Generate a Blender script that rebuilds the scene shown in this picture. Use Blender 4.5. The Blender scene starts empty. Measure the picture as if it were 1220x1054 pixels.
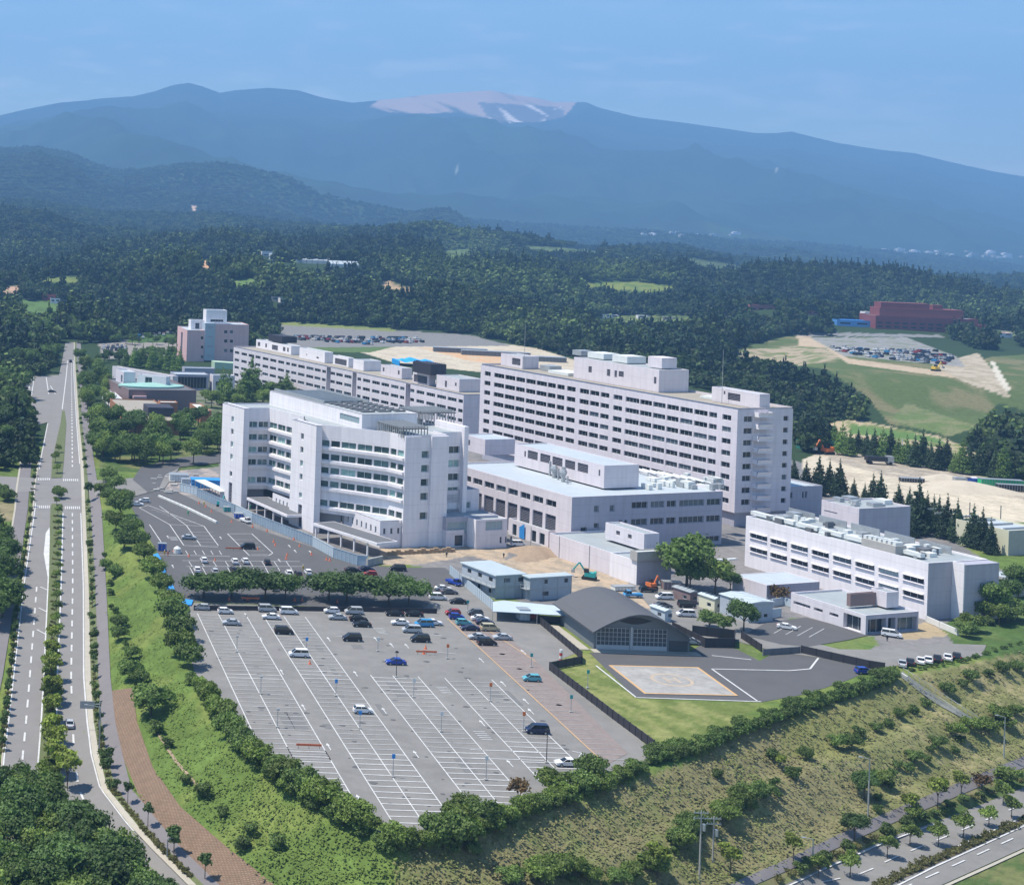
import bpy, math, random
import numpy as np
from mathutils import Vector, Matrix
random.seed(7); rng = np.random.default_rng(11)
S = bpy.context.scene
rad = math.radians
# ---------------------------------------------------------------- camera
# an off-centre crop of a wider picture: the optical axis is level and leaves at the left edge (lens shift)
PX, PY, FL, H = 10.0, 248.3, 1770.0, 100.0
RO = math.atan(.033); CR, SR = math.cos(RO), math.sin(RO)
cd = bpy.data.cameras.new('camera'); cam = bpy.data.objects.new('camera', cd); S.collection.objects.link(cam)
cd.sensor_width = 36; cd.lens = 36*FL/1220; cd.shift_x = (610-PX)/1220; cd.shift_y = -(527-PY)/1220
cd.clip_start = 1; cd.clip_end = 60000
cam.matrix_world = Matrix(((CR, -SR, 0, 0), (0, 0, -1, 0), (SR, CR, 0, H), (0, 0, 0, 1)))
S.camera = cam
# ---------------------------------------------------------------- light
w = bpy.data.worlds.new('World'); S.world = w; w.use_nodes = True
nt = w.node_tree; bg = nt.nodes['Background']; sk = nt.nodes.new('ShaderNodeTexSky')
SUN_EL, SUN_AZ = 65, -86          # azimuth from +Y towards +X
sk.sky_type = 'NISHITA'; sk.sun_disc = False; sk.sun_elevation = rad(SUN_EL); sk.sun_rotation = rad(SUN_AZ)
sk.altitude = 200; sk.air_density = 1.25; sk.dust_density = .0; sk.ozone_density = 6
bg.inputs[1].default_value = .120
tc = nt.nodes.new('ShaderNodeTexCoord'); cn = nt.nodes.new('ShaderNodeTexNoise'); mpn = nt.nodes.new('ShaderNodeMapping'); mpn.inputs['Scale'].default_value = (14, 14, 60)   # faint wisps of cloud over the summit
cn.inputs['Scale'].default_value = 1.6; cn.inputs['Detail'].default_value = 5; nt.links.new(tc.outputs['Generated'], mpn.inputs[0]); nt.links.new(mpn.outputs[0], cn.inputs['Vector'])
cr = nt.nodes.new('ShaderNodeValToRGB'); cr.color_ramp.elements[0].position = .50; cr.color_ramp.elements[1].position = .70; cr.color_ramp.elements[1].color = (.35, .35, .35, 1); nt.links.new(cn.outputs[0], cr.inputs[0])
sx = nt.nodes.new('ShaderNodeSeparateXYZ'); nt.links.new(tc.outputs['Generated'], sx.inputs[0]); mrz = nt.nodes.new('ShaderNodeMapRange'); mrz.inputs[1].default_value = .16; mrz.inputs[2].default_value = .10; nt.links.new(sx.outputs[2], mrz.inputs[0])
mm = nt.nodes.new('ShaderNodeMath'); mm.operation = 'MULTIPLY'; nt.links.new(cr.outputs[0], mm.inputs[0]); nt.links.new(mrz.outputs[0], mm.inputs[1])
cm = nt.nodes.new('ShaderNodeMix'); cm.data_type = 'RGBA'; nt.links.new(mm.outputs[0], cm.inputs[0]); nt.links.new(sk.outputs[0], cm.inputs[6]); cm.inputs[7].default_value = (8.5, 8.6, 8.8, 1)
nt.links.new(cm.outputs[2], bg.inputs[0])
sl = bpy.data.lights.new('sun', 'SUN'); sl.energy = 5.0; sl.angle = rad(.5); sl.color = (1, .935, .82)
so = bpy.data.objects.new('sun', sl); S.collection.objects.link(so)
sd = Vector((math.sin(rad(SUN_AZ))*math.cos(rad(SUN_EL)), math.cos(rad(SUN_AZ))*math.cos(rad(SUN_EL)), math.sin(rad(SUN_EL))))
so.rotation_euler = sd.to_track_quat('Z', 'Y').to_euler(); so.location = (0, 0, 500)
S.view_settings.view_transform = 'Standard'; S.view_settings.look = 'None'; S.view_settings.exposure = .60; S.view_settings.gamma = 1
S.cycles.volume_bounces = 0; S.cycles.max_bounces = 6; S.cycles.transparent_max_bounces = 8
HAZE = 1.2e-4; HAZE_COL = (.27, .56, 1.0)
# ---------------------------------------------------------------- picture <-> place
def uv(x, y):
    u = x-PX; v = y-PY
    return u*CR+v*SR, -u*SR+v*CR
def G(x, y, z=0.0):
    u, v = uv(x, y); Y = FL*(H-z)/v
    return Vector((u*Y/FL, Y, z))
def px(X, Y, z):
    u = X*FL/Y; v = (H-z)*FL/Y
    return PX+u*CR-v*SR, PY+u*SR+v*CR
def along(x, p, d, z):             # distance t from p along d (plan) where the picture column is x
    return ((x-PX)*p[1]-p[0]*FL*CR+(H-z)*FL*SR)/(d[0]*FL*CR-(x-PX)*d[1])
def zat(x, y, Y):
    return H-uv(x, y)[1]*Y/FL
# ---------------------------------------------------------------- noise (numpy)
def _h(i, j, s):
    n = np.sin(i*127.1+j*311.7+s*74.7)*43758.5453
    return n-np.floor(n)
def vn(x, y, s=0):
    i = np.floor(x); j = np.floor(y); a = x-i; b = y-j
    a = a*a*(3-2*a); b = b*b*(3-2*b)
    return (_h(i, j, s)*(1-a)+_h(i+1, j, s)*a)*(1-b)+(_h(i, j+1, s)*(1-a)+_h(i+1, j+1, s)*a)*b
def fbm(x, y, s=0, o=4):
    r = 0; a = .5
    for k in range(o):
        r = r+a*vn(x, y, s+k); x = x*2.03+17; y = y*2.03+9; a *= .5
    return r
def ridged(x, y, s=0, o=4):
    r = 0; a = .5
    for k in range(o):
        r = r+a*(1-np.abs(2*vn(x, y, s+k)-1)); x = x*2.1+5; y = y*2.1+3; a *= .5
    return r
def inpoly(x, y, P):
    x = np.asarray(x, float); y = np.asarray(y, float); r = np.zeros(x.shape, bool); n = len(P)
    for k in range(n):
        x0, y0 = P[k]; x1, y1 = P[(k+1) % n]
        if y0 == y1: continue
        c = (y0 > y) != (y1 > y)
        r ^= c & (x < (x1-x0)*(y-y0)/(y1-y0)+x0)
    return r
# ---------------------------------------------------------------- terrain height
CREST = [(118, 574), (132, 610), (150, 640), (186, 700), (205, 740), (222, 800), (290, 892), (390, 962), (470, 1000), (560, 985), (700, 937), (800, 900), (900, 860), (1000, 830), (1070, 803), (1150, 786), (1240, 757)]
PLAT = [(30.0, 900.0), (34.0, 640.0)]+[tuple(G(*p)[:2]) for p in CREST]+[(400, 420), (700, 600), (3000, 900), (3000, 2500), (-3000, 2500), (-3000, 900)]
def polydist(X, Y, P):
    d = np.full(X.shape, 1e9)
    for k in range(len(P)):
        ax, ay = P[k]; bx, by = P[(k+1) % len(P)]
        dx, dy = bx-ax, by-ay; t = np.clip(((X-ax)*dx+(Y-ay)*dy)/(dx*dx+dy*dy), 0, 1)
        d = np.minimum(d, np.hypot(X-ax-t*dx, Y-ay-t*dy))
    return d
RA = [(-400, 165), (-200, 150), (0, 137), (30, 130), (70, 122), (105, 119), (118, 117), (160, 114), (185, 108), (205, 101), (225, 98), (240, 102), (262, 110), (280, 107), (320, 104), (355, 107), (385, 116), (420, 122), (450, 119), (480, 116), (500, 113), (540, 110), (585, 107), (610, 112), (640, 116), (660, 121), (698, 121), (715, 128), (760, 139), (810, 145), (860, 152), (900, 158), (925, 158), (943, 156), (970, 163), (1000, 170), (1050, 178), (1090, 182), (1130, 192), (1180, 203), (1220, 210), (1500, 262), (1900, 300)]
RB = [(-400, 190), (0, 178), (45, 177), (85, 185), (110, 197), (135, 206), (190, 206), (225, 200), (260, 199), (300, 207), (345, 216), (380, 236), (420, 246), (450, 252), (540, 260), (620, 268), (760, 276), (870, 287), (960, 291), (1040, 299), (1140, 309), (1220, 318), (1900, 360)]
RC = [(-400, 236), (0, 238), (60, 243), (130, 256), (250, 260), (350, 270), (500, 280), (610, 291), (700, 299), (800, 302), (900, 312), (1000, 322), (1100, 334), (1220, 347), (1900, 390)]
DA, DB, DC = 14000.0, 7000.0, 4200.0
def ridge(R, D):
    q = [uv(*p) for p in R]
    return [a[0] for a in q], [H-a[1]*D/FL for a in q]
RAu, RAz = ridge(RA, DA); RBu, RBz = ridge(RB, DB); RCu, RCz = ridge(RC, DC)
BAND = [(0, 0), (2.2, 0), (9, -4.6), (12.5, -5.0), (20, -10), (23.5, -10.4), (31, -15.5), (60, -20)]
KNOLL = [(*tuple(G(x, y, 0)[:2]), r_, h_) for x, y, r_, h_ in ((865, 400, 75, 34), (800, 412, 70, 16), (730, 395, 90, 20), (650, 380, 90, 18), (480, 372, 120, 24), (380, 366, 110, 20), (240, 372, 120, 18), (120, 380, 90, 14), (20, 385, 90, 16), (1000, 485, 42, 9), (1190, 500, 45, 12), (1200, 385, 110, 14))]
def ss(a, b, x):
    t = np.clip((x-a)/(b-a), 0, 1); return t*t*(3-2*t)
def zf(X, Y):
    X = np.asarray(X, float); Y = np.asarray(Y, float)
    Tl = np.interp(Y, [220, 260, 350, 520, 620, 900], [-14, -13.5, -10, -2.4, -1, 0])
    Tr = np.interp(Y, [220, 300, 420, 600], [-14, -13.5, -13, -8])
    k = ss(60, 150, X); T = Tl*(1-k)+Tr*k
    ins = inpoly(X, Y, PLAT); d = polydist(X, Y, PLAT[:len(PLAT)-5])
    dep = np.interp(d, [b[0] for b in BAND], [b[1] for b in BAND])
    # shallow bank where the drive meets the crossing
    sh = ss(505, 560, Y)*(X < 120)
    dep = dep*(1-sh)+np.maximum(-d*.12, -3)*sh
    z = np.where(ins, 0.0, np.maximum(T, dep))
    # wooded bank left of the road
    bank = ss(-2, 14, -(X+np.interp(Y, [240, 350, 520, 700], [40, 22, 6, 8])))
    z = z+bank*(2.0+5*fbm(X/60, Y/60, 5))*(Y < 1500)
    # fields and car park on the rise to the right
    u = X/Y*FL
    z = z+(-12)*ss(735, 800, Y)*ss(700, 900, u)*(1-ss(880, 960, Y))
    z = z+10*ss(900, 985, Y)*ss(900, 1000, u)*(1-ss(1250, 1500, Y))
    for kx, ky, kr, kh in KNOLL: z = z+kh*np.exp(-((X-kx)**2+((Y-ky)*.8)**2)/kr**2)
    fm = Y > 1150
    if not fm.any(): return z
    X, Y, u, z0 = X[fm], Y[fm], u[fm], z[fm]
    cz = np.interp(u, RCu, RCz); bz = np.interp(u, RBu, RBz); az = np.interp(u, RAu, RAz)
    n1 = fbm(X/420, Y/420, 3, 4)-.47; n2 = ridged(X/1100+3, Y/1100, 9, 5)-.5; n3 = ridged(X/2200, Y/3000, 21, 5)-.5
    f = ss(1150, 1500, Y)
    far = cz*ss(1500, DC, Y)+f*(n1*175*(1-ss(3200, DC, Y)*.85))
    w1 = np.sin(np.clip((Y-DC)/(DB-DC), 0, 1)*math.pi)
    far = np.where(Y > DC, cz+(bz-cz)*ss(DC, DB, Y)-36*w1+n2*230*w1*ss(-60, 160, bz), far)
    low = np.minimum(bz-60, 120)
    t = np.clip((Y-DB)/(DA-DB), 0, 1)
    va = low+(az-low)*(t**1.35)+n3*2100*np.sin(t*math.pi)*(1-t)**1.3*ss(200, 900, az)*.9
    far = np.where(Y > DB, bz+(va-bz)*ss(DB, DB+700, Y), far)
    far = np.where(Y > DA, az-(Y-DA)*.35, far)
    z = z.copy(); z[fm] = z0*(1-f)+far*f
    return z
YS = np.geomspace(190, 15000, 560)
def hit(x, y):                      # where the sight line through a picture point meets the terrain (arrays allowed)
    x = np.atleast_1d(np.asarray(x, float)); y = np.atleast_1d(np.asarray(y, float)); u, v = uv(x, y)
    if v.min() > 60:                # near country: the level lies between -22 and +30 m
        a = FL*(H-30)/v; b = FL*(H+22)/v; Yg = a[:, None]+(b-a)[:, None]*np.linspace(0, 1, 40)[None, :]
    else: Yg = np.broadcast_to(YS[None, :], (len(x), len(YS)))
    Xg = u[:, None]/FL*Yg
    g = zf(Xg, Yg)-(H-v[:, None]*Yg/FL); r_ = np.arange(len(x))
    i = np.clip(np.argmax(g > 0, axis=1), 1, Yg.shape[1]-1); lo = Yg[r_, i-1].copy(); hi = Yg[r_, i].copy()
    for _ in range(12):
        m = (lo+hi)/2; gm = zf(u/FL*m, m)-(H-v*m/FL)
        hi = np.where(gm > 0, m, hi); lo = np.where(gm > 0, lo, m)
    Y = (lo+hi)/2; X = u/FL*Y
    return X, Y, zf(X, Y)
def hit1(x, y):
    X, Y, Z = hit(x, y); return Vector((float(X[0]), float(Y[0]), float(Z[0])))
# ---------------------------------------------------------------- materials
def mat(name, col, rough=.8, metal=0, noise=0, nscale=1.0, col2=None, bump=0, objcol=False, spec=None, emit=None, vcol=None, obj_rand=0, coord='Object', detail=4, joints=0):
    m = bpy.data.materials.new(name); m.use_nodes = True; n = m.node_tree.nodes; L = m.node_tree.links
    b = n['Principled BSDF']; b.inputs['Roughness'].default_value = rough; b.inputs['Metallic'].default_value = metal
    if spec is not None: b.inputs['Specular IOR Level'].default_value = spec
    out = None
    if objcol:
        oi = n.new('ShaderNodeObjectInfo'); out = oi.outputs['Color']
    elif vcol:
        at = n.new('ShaderNodeAttribute'); at.attribute_name = vcol; out = at.outputs['Color']
    else:
        c = n.new('ShaderNodeRGB'); c.outputs[0].default_value = (*col, 1); out = c.outputs[0]
    geo = n.new('ShaderNodeNewGeometry') if coord == 'World' else n.new('ShaderNodeTexCoord')
    co = geo.outputs['Position'] if coord == 'World' else geo.outputs['Object']
    if col2 is not None or noise:
        t = n.new('ShaderNodeTexNoise'); t.inputs['Scale'].default_value = nscale; t.inputs['Detail'].default_value = detail; t.inputs['Roughness'].default_value = .62
        L.new(co, t.inputs['Vector'])
        if col2 is not None:
            r = n.new('ShaderNodeValToRGB'); r.color_ramp.elements[0].position = .4; r.color_ramp.elements[1].position = .6
            L.new(t.outputs[0], r.inputs[0])
            mx = n.new('ShaderNodeMix'); mx.data_type = 'RGBA'; L.new(r.outputs[0], mx.inputs[0]); L.new(out, mx.inputs[6]); mx.inputs[7].default_value = (*col2, 1); out = mx.outputs[2]
        if noise:
            mr = n.new('ShaderNodeMapRange'); mr.inputs[1].default_value = .3; mr.inputs[2].default_value = .7; mr.inputs[3].default_value = 1-noise; mr.inputs[4].default_value = 1+noise
            t2 = n.new('ShaderNodeTexNoise'); t2.inputs['Scale'].default_value = nscale*3.7; t2.inputs['Detail'].default_value = 5; t2.inputs['Roughness'].default_value = .7; L.new(co, t2.inputs['Vector'])
            ad = n.new('ShaderNodeMath'); ad.operation = 'ADD'; L.new(t.outputs[0], ad.inputs[0]); L.new(t2.outputs[0], ad.inputs[1])
            hf = n.new('ShaderNodeMath'); hf.operation = 'MULTIPLY'; hf.inputs[1].default_value = .5; L.new(ad.outputs[0], hf.inputs[0]); L.new(hf.outputs[0], mr.inputs[0])
            vm = n.new('ShaderNodeVectorMath'); vm.operation = 'SCALE'; L.new(out, vm.inputs[0]); L.new(mr.outputs[0], vm.inputs['Scale']); out = vm.outputs[0]
        if bump:
            bp = n.new('ShaderNodeBump'); bp.inputs['Strength'].default_value = bump; bp.inputs['Distance'].default_value = .3; L.new(t.outputs[0], bp.inputs['Height']); L.new(bp.outputs[0], b.inputs['Normal'])
    if joints:                       # storey joints and rain streaks on rendered walls
        g = n.new('ShaderNodeNewGeometry'); sp_ = n.new('ShaderNodeSeparateXYZ'); L.new(g.outputs['Position'], sp_.inputs[0])
        d_ = n.new('ShaderNodeMath'); d_.operation = 'DIVIDE'; d_.inputs[1].default_value = joints; L.new(sp_.outputs[2], d_.inputs[0]); fr = n.new('ShaderNodeMath'); fr.operation = 'FRACT'; L.new(d_.outputs[0], fr.inputs[0])
        lt_ = n.new('ShaderNodeMath'); lt_.operation = 'LESS_THAN'; lt_.inputs[1].default_value = .035; L.new(fr.outputs[0], lt_.inputs[0])
        mp_ = n.new('ShaderNodeMapping'); mp_.inputs['Scale'].default_value = (.9, .9, .07); L.new(g.outputs['Position'], mp_.inputs[0]); ns = n.new('ShaderNodeTexNoise'); ns.inputs['Scale'].default_value = 1; ns.inputs['Detail'].default_value = 5; L.new(mp_.outputs[0], ns.inputs['Vector'])
        m1 = n.new('ShaderNodeMapRange'); m1.inputs[1].default_value = .42; m1.inputs[2].default_value = .72; m1.inputs[3].default_value = 1.0; m1.inputs[4].default_value = .89; L.new(ns.outputs[0], m1.inputs[0])
        m2 = n.new('ShaderNodeMath'); m2.operation = 'MULTIPLY'; m2.inputs[1].default_value = -.14; L.new(lt_.outputs[0], m2.inputs[0]); m3 = n.new('ShaderNodeMath'); L.new(m1.outputs[0], m3.inputs[0]); L.new(m2.outputs[0], m3.inputs[1])
        vs = n.new('ShaderNodeVectorMath'); vs.operation = 'SCALE'; L.new(out, vs.inputs[0]); L.new(m3.outputs[0], vs.inputs['Scale']); out = vs.outputs[0]
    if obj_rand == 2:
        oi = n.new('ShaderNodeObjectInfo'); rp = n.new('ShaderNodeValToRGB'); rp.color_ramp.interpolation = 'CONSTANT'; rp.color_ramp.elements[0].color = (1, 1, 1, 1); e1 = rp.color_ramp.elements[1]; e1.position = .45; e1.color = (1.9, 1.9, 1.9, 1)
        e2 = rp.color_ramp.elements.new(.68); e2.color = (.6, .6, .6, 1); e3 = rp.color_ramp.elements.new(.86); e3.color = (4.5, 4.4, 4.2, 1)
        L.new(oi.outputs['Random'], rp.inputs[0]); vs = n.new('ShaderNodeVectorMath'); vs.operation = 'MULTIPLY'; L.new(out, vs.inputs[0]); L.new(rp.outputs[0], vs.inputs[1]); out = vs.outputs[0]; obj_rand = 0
    if obj_rand:
        oi = n.new('ShaderNodeObjectInfo'); mr = n.new('ShaderNodeMapRange'); mr.inputs[3].default_value = 1-obj_rand; mr.inputs[4].default_value = 1+obj_rand
        L.new(oi.outputs['Random'], mr.inputs[0]); vm = n.new('ShaderNodeVectorMath'); vm.operation = 'SCALE'; L.new(out, vm.inputs[0]); L.new(mr.outputs[0], vm.inputs['Scale']); out = vm.outputs[0]
    L.new(out, b.inputs['Base Color'])
    if emit: b.inputs['Emission Color'].default_value = (*emit, 1); b.inputs['Emission Strength'].default_value = 1
    return m
def leafmat(name, col, var=.25, patch=False):
    m = bpy.data.materials.new(name); m.use_nodes = True; n = m.node_tree.nodes; L = m.node_tree.links
    b = n['Principled BSDF']; b.inputs['Roughness'].default_value = .65; b.inputs['Specular IOR Level'].default_value = .25
    at = n.new('ShaderNodeAttribute'); at.attribute_name = 'tint'
    mr = n.new('ShaderNodeMapRange'); mr.inputs[3].default_value = 1-var*1.6; mr.inputs[4].default_value = 1+var*1.6; L.new(at.outputs['Fac'], mr.inputs[0])
    oi = n.new('ShaderNodeObjectInfo'); m2 = n.new('ShaderNodeMapRange'); m2.inputs[3].default_value = .72; m2.inputs[4].default_value = 1.3; L.new(oi.outputs['Random'], m2.inputs[0])
    mu = n.new('ShaderNodeMath'); mu.operation = 'MULTIPLY'; L.new(mr.outputs[0], mu.inputs[0]); L.new(m2.outputs[0], mu.inputs[1])
    vm = n.new('ShaderNodeVectorMath'); vm.operation = 'SCALE'; vm.inputs[0].default_value = col; L.new(mu.outputs[0], vm.inputs['Scale'])
    if patch:
        pa = n.new('ShaderNodeAttribute'); pa.attribute_type = 'INSTANCER'; pa.attribute_name = 'patch'; mx = n.new('ShaderNodeMix'); mx.data_type = 'RGBA'
        mx.inputs[6].default_value = (*col, 1); mx.inputs[7].default_value = (.11, .155, .042, 1); L.new(pa.outputs['Fac'], mx.inputs[0]); L.new(mx.outputs[2], vm.inputs[0])
    L.new(vm.outputs[0], b.inputs['Base Color'])
    tr = n.new('ShaderNodeBsdfTranslucent'); v2 = n.new('ShaderNodeVectorMath'); v2.operation = 'MULTIPLY'; v2.inputs[1].default_value = (1.3, 1.5, .6); L.new(vm.outputs[0], v2.inputs[0]); L.new(v2.outputs[0], tr.inputs[0])
    ms = n.new('ShaderNodeMixShader'); ms.inputs[0].default_value = .25; L.new(b.outputs[0], ms.inputs[1]); L.new(tr.outputs[0], ms.inputs[2]); L.new(ms.outputs[0], n['Material Output'].inputs[0])
    return m
M = dict(
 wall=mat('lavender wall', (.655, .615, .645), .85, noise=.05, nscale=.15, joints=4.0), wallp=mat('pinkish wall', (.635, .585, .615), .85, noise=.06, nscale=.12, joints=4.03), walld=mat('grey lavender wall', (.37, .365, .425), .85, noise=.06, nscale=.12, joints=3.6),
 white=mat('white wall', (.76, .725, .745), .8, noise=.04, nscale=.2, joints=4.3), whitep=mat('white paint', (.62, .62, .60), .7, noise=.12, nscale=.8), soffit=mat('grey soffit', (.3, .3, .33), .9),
 pink=mat('pink tile wall', (.66, .43, .42), .8, noise=.07, nscale=.3, joints=3.4), brick=mat('brown brick wall', (.20, .14, .135), .85, noise=.08, nscale=.4), orange=mat('orange brick wall', (.34, .15, .075), .85, noise=.1, nscale=.5), redb=mat('dark red wall', (.20, .05, .055), .85, noise=.1, nscale=.1),
 roofg=mat('grey roof sheet', (.30, .33, .34), .75, noise=.14, nscale=.12), roofb=mat('pale blue roof', (.41, .455, .485), .6, noise=.09, nscale=.1), rooft=mat('tan roof gravel', (.30, .27, .22), .9, noise=.12, nscale=.15), roofd=mat('dark roof', (.12, .125, .135), .8, noise=.12, nscale=.2), roofgreen=mat('verdigris roof', (.27, .47, .41), .6, noise=.08, nscale=.2), hroof=mat('slate metal roof', (.085, .086, .092), .75, noise=.06, nscale=.3),
 glass=mat('dark window glass', (.022, .028, .034), .12, noise=.3, nscale=.4, obj_rand=2), glassg=mat('green window glass', (.060, .098, .098), .12, noise=.5, nscale=.5, obj_rand=2), glassb=mat('pale glass', (.25, .33, .36), .2), black=mat('black metal', (.018, .018, .022), .5), frame=mat('window frame', (.42, .43, .45), .6), louv=mat('dark louvre', (.035, .033, .045), .7),
 steel=mat('galvanised steel', (.38, .4, .41), .45, .4, noise=.15, nscale=.6), duct=mat('white duct', (.62, .64, .62), .55, noise=.1, nscale=.5), conc=mat('concrete', (.36, .35, .33), .9, noise=.12, nscale=.3), concl=mat('light concrete kerb', (.38, .35, .29), .9, noise=.12, nscale=.5),
 asph=mat('worn asphalt', (.188, .180, .168), .92, noise=.24, nscale=.06, coord='World', detail=9), asphn=mat('new asphalt', (.086, .084, .085), .9, noise=.12, nscale=.06, coord='World', detail=8), road=mat('road asphalt', (.195, .185, .176), .92, noise=.10, nscale=.08, coord='World', detail=8), walk=mat('sidewalk paving', (.17, .155, .155), .92, noise=.1, nscale=.15, coord='World'),
 brownpave=mat('brown block stall paving', (.21, .172, .155), .92, noise=.2, nscale=.4, coord='World'), pad=mat('helipad concrete', (.30, .288, .268), .85, noise=.34, nscale=.15, coord='World'), padline=mat('orange pad paint', (.55, .33, .14), .75, noise=.12, nscale=1), paintw=mat('road marking paint', (.52, .52, .51), .8, noise=.25, nscale=.35, coord='World'), paintf=mat('faded marking paint', (.40, .40, .395), .85, noise=.3, nscale=.3, coord='World'), painto=mat('tan marking paint', (.42, .28, .16), .8, noise=.2, nscale=.4),
 blue=mat('blue tarp', (.03, .25, .62), .6, noise=.15, nscale=.5), teal=mat('teal paint', (.02, .30, .29), .5), orangep=mat('orange paint', (.62, .16, .04), .6), redp=mat('red paint', (.45, .04, .03), .5), yel=mat('yellow paint', (.6, .42, .05), .5), bluep=mat('blue paint', (.02, .07, .4), .5),
 hoard=mat('pale hoarding panel', (.42, .49, .54), .6, noise=.08, nscale=.3), hoardb=mat('blue grey hoarding panel', (.23, .30, .37), .6, noise=.15, nscale=.3), prefab=mat('prefab grey panel', (.36, .40, .44), .65, noise=.12, nscale=.3), prefabr=mat('prefab metal roof', (.50, .56, .58), .5, noise=.06, nscale=.3), cream=mat('cream wall', (.60, .58, .42), .8), hang=mat('hangar wall', (.16, .18, .20), .7, noise=.08, nscale=.3), fence=mat('black fence panel', (.028, .025, .03), .7), gfence=mat('grey mesh fence', (.13, .13, .14), .6),
 dirt=mat('excavated earth', (.30, .22, .15), .95, noise=.2, nscale=.3, bump=.6), bark=mat('tree bark', (.10, .075, .05), .95, noise=.2, nscale=2), padmark=mat('faded pad paint', (.40, .32, .24), .8, noise=.25, nscale=.8), door=mat('grey gridded door', (.055, .062, .068), .5), tyre=mat('tyre rubber', (.02, .02, .02), .9), carp=mat('car paint', (1, 1, 1), .3, objcol=True), carg=mat('car glass', (.015, .018, .022), .08), lampw=mat('headlight lens', (.6, .6, .6), .2), cone=mat('traffic cone orange', (.62, .14, .05), .6), wood=mat('timber stack', (.34, .24, .15), .9, noise=.15, nscale=.6), skin=mat('skin', (.45, .3, .22), .6), blockp=mat('brown slope block', (.24, .155, .115), .95, noise=.14, nscale=.7, coord='World'),
)
FOREST_PATCH = True
def brickmat():
    m = mat('brown slope block', (.235, .165, .115), .95, noise=.2, nscale=.5, coord='World', bump=.4); n = m.node_tree.nodes; L = m.node_tree.links
    b = n.new('ShaderNodeTexBrick'); b.inputs['Scale'].default_value = .8; b.inputs['Mortar Size'].default_value = .07; b.inputs['Color1'].default_value = (1.1, 1.08, 1.05, 1); b.inputs['Color2'].default_value = (.85, .82, .8, 1); b.inputs['Mortar'].default_value = (.6, .55, .5, 1)
    g = n.new('ShaderNodeNewGeometry'); r = n.new('ShaderNodeVectorRotate'); r.inputs['Angle'].default_value = .7; r.inputs['Axis'].default_value = (0, 0, 1); L.new(g.outputs['Position'], r.inputs['Vector']); L.new(r.outputs[0], b.inputs['Vector'])
    bc = n['Principled BSDF'].inputs['Base Color']; src = bc.links[0].from_socket; mu = n.new('ShaderNodeVectorMath'); mu.operation = 'MULTIPLY'; L.new(src, mu.inputs[0]); L.new(b.outputs['Color'], mu.inputs[1]); L.new(mu.outputs[0], bc); return m
M['blockp'] = brickmat()
LF = dict(dark=leafmat('dark leaves', (0.08, 0.13, 0.038)), mid=leafmat('mid green leaves', (0.1, 0.155, 0.04)), light=leafmat('light green leaves', (0.15, 0.205, 0.05)), yel=leafmat('yellow green leaves', (0.185, 0.225, 0.045), .3), con=leafmat('conifer needles', (0.048, 0.078, 0.038)), hedge=leafmat('hedge leaves', (0.112, 0.162, 0.046)), meta=leafmat('feathery leaves', (0.13, 0.2, 0.05)), rust=leafmat('rusty leaves', (.12, .075, .03)), low=leafmat('low hedge leaves', (0.13, 0.125, 0.045), .3), forest=leafmat('forest leaves', (.044, .070, .022), .42, True), fcon=leafmat('far conifers', (.020, .040, .020), .4, True))
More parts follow.
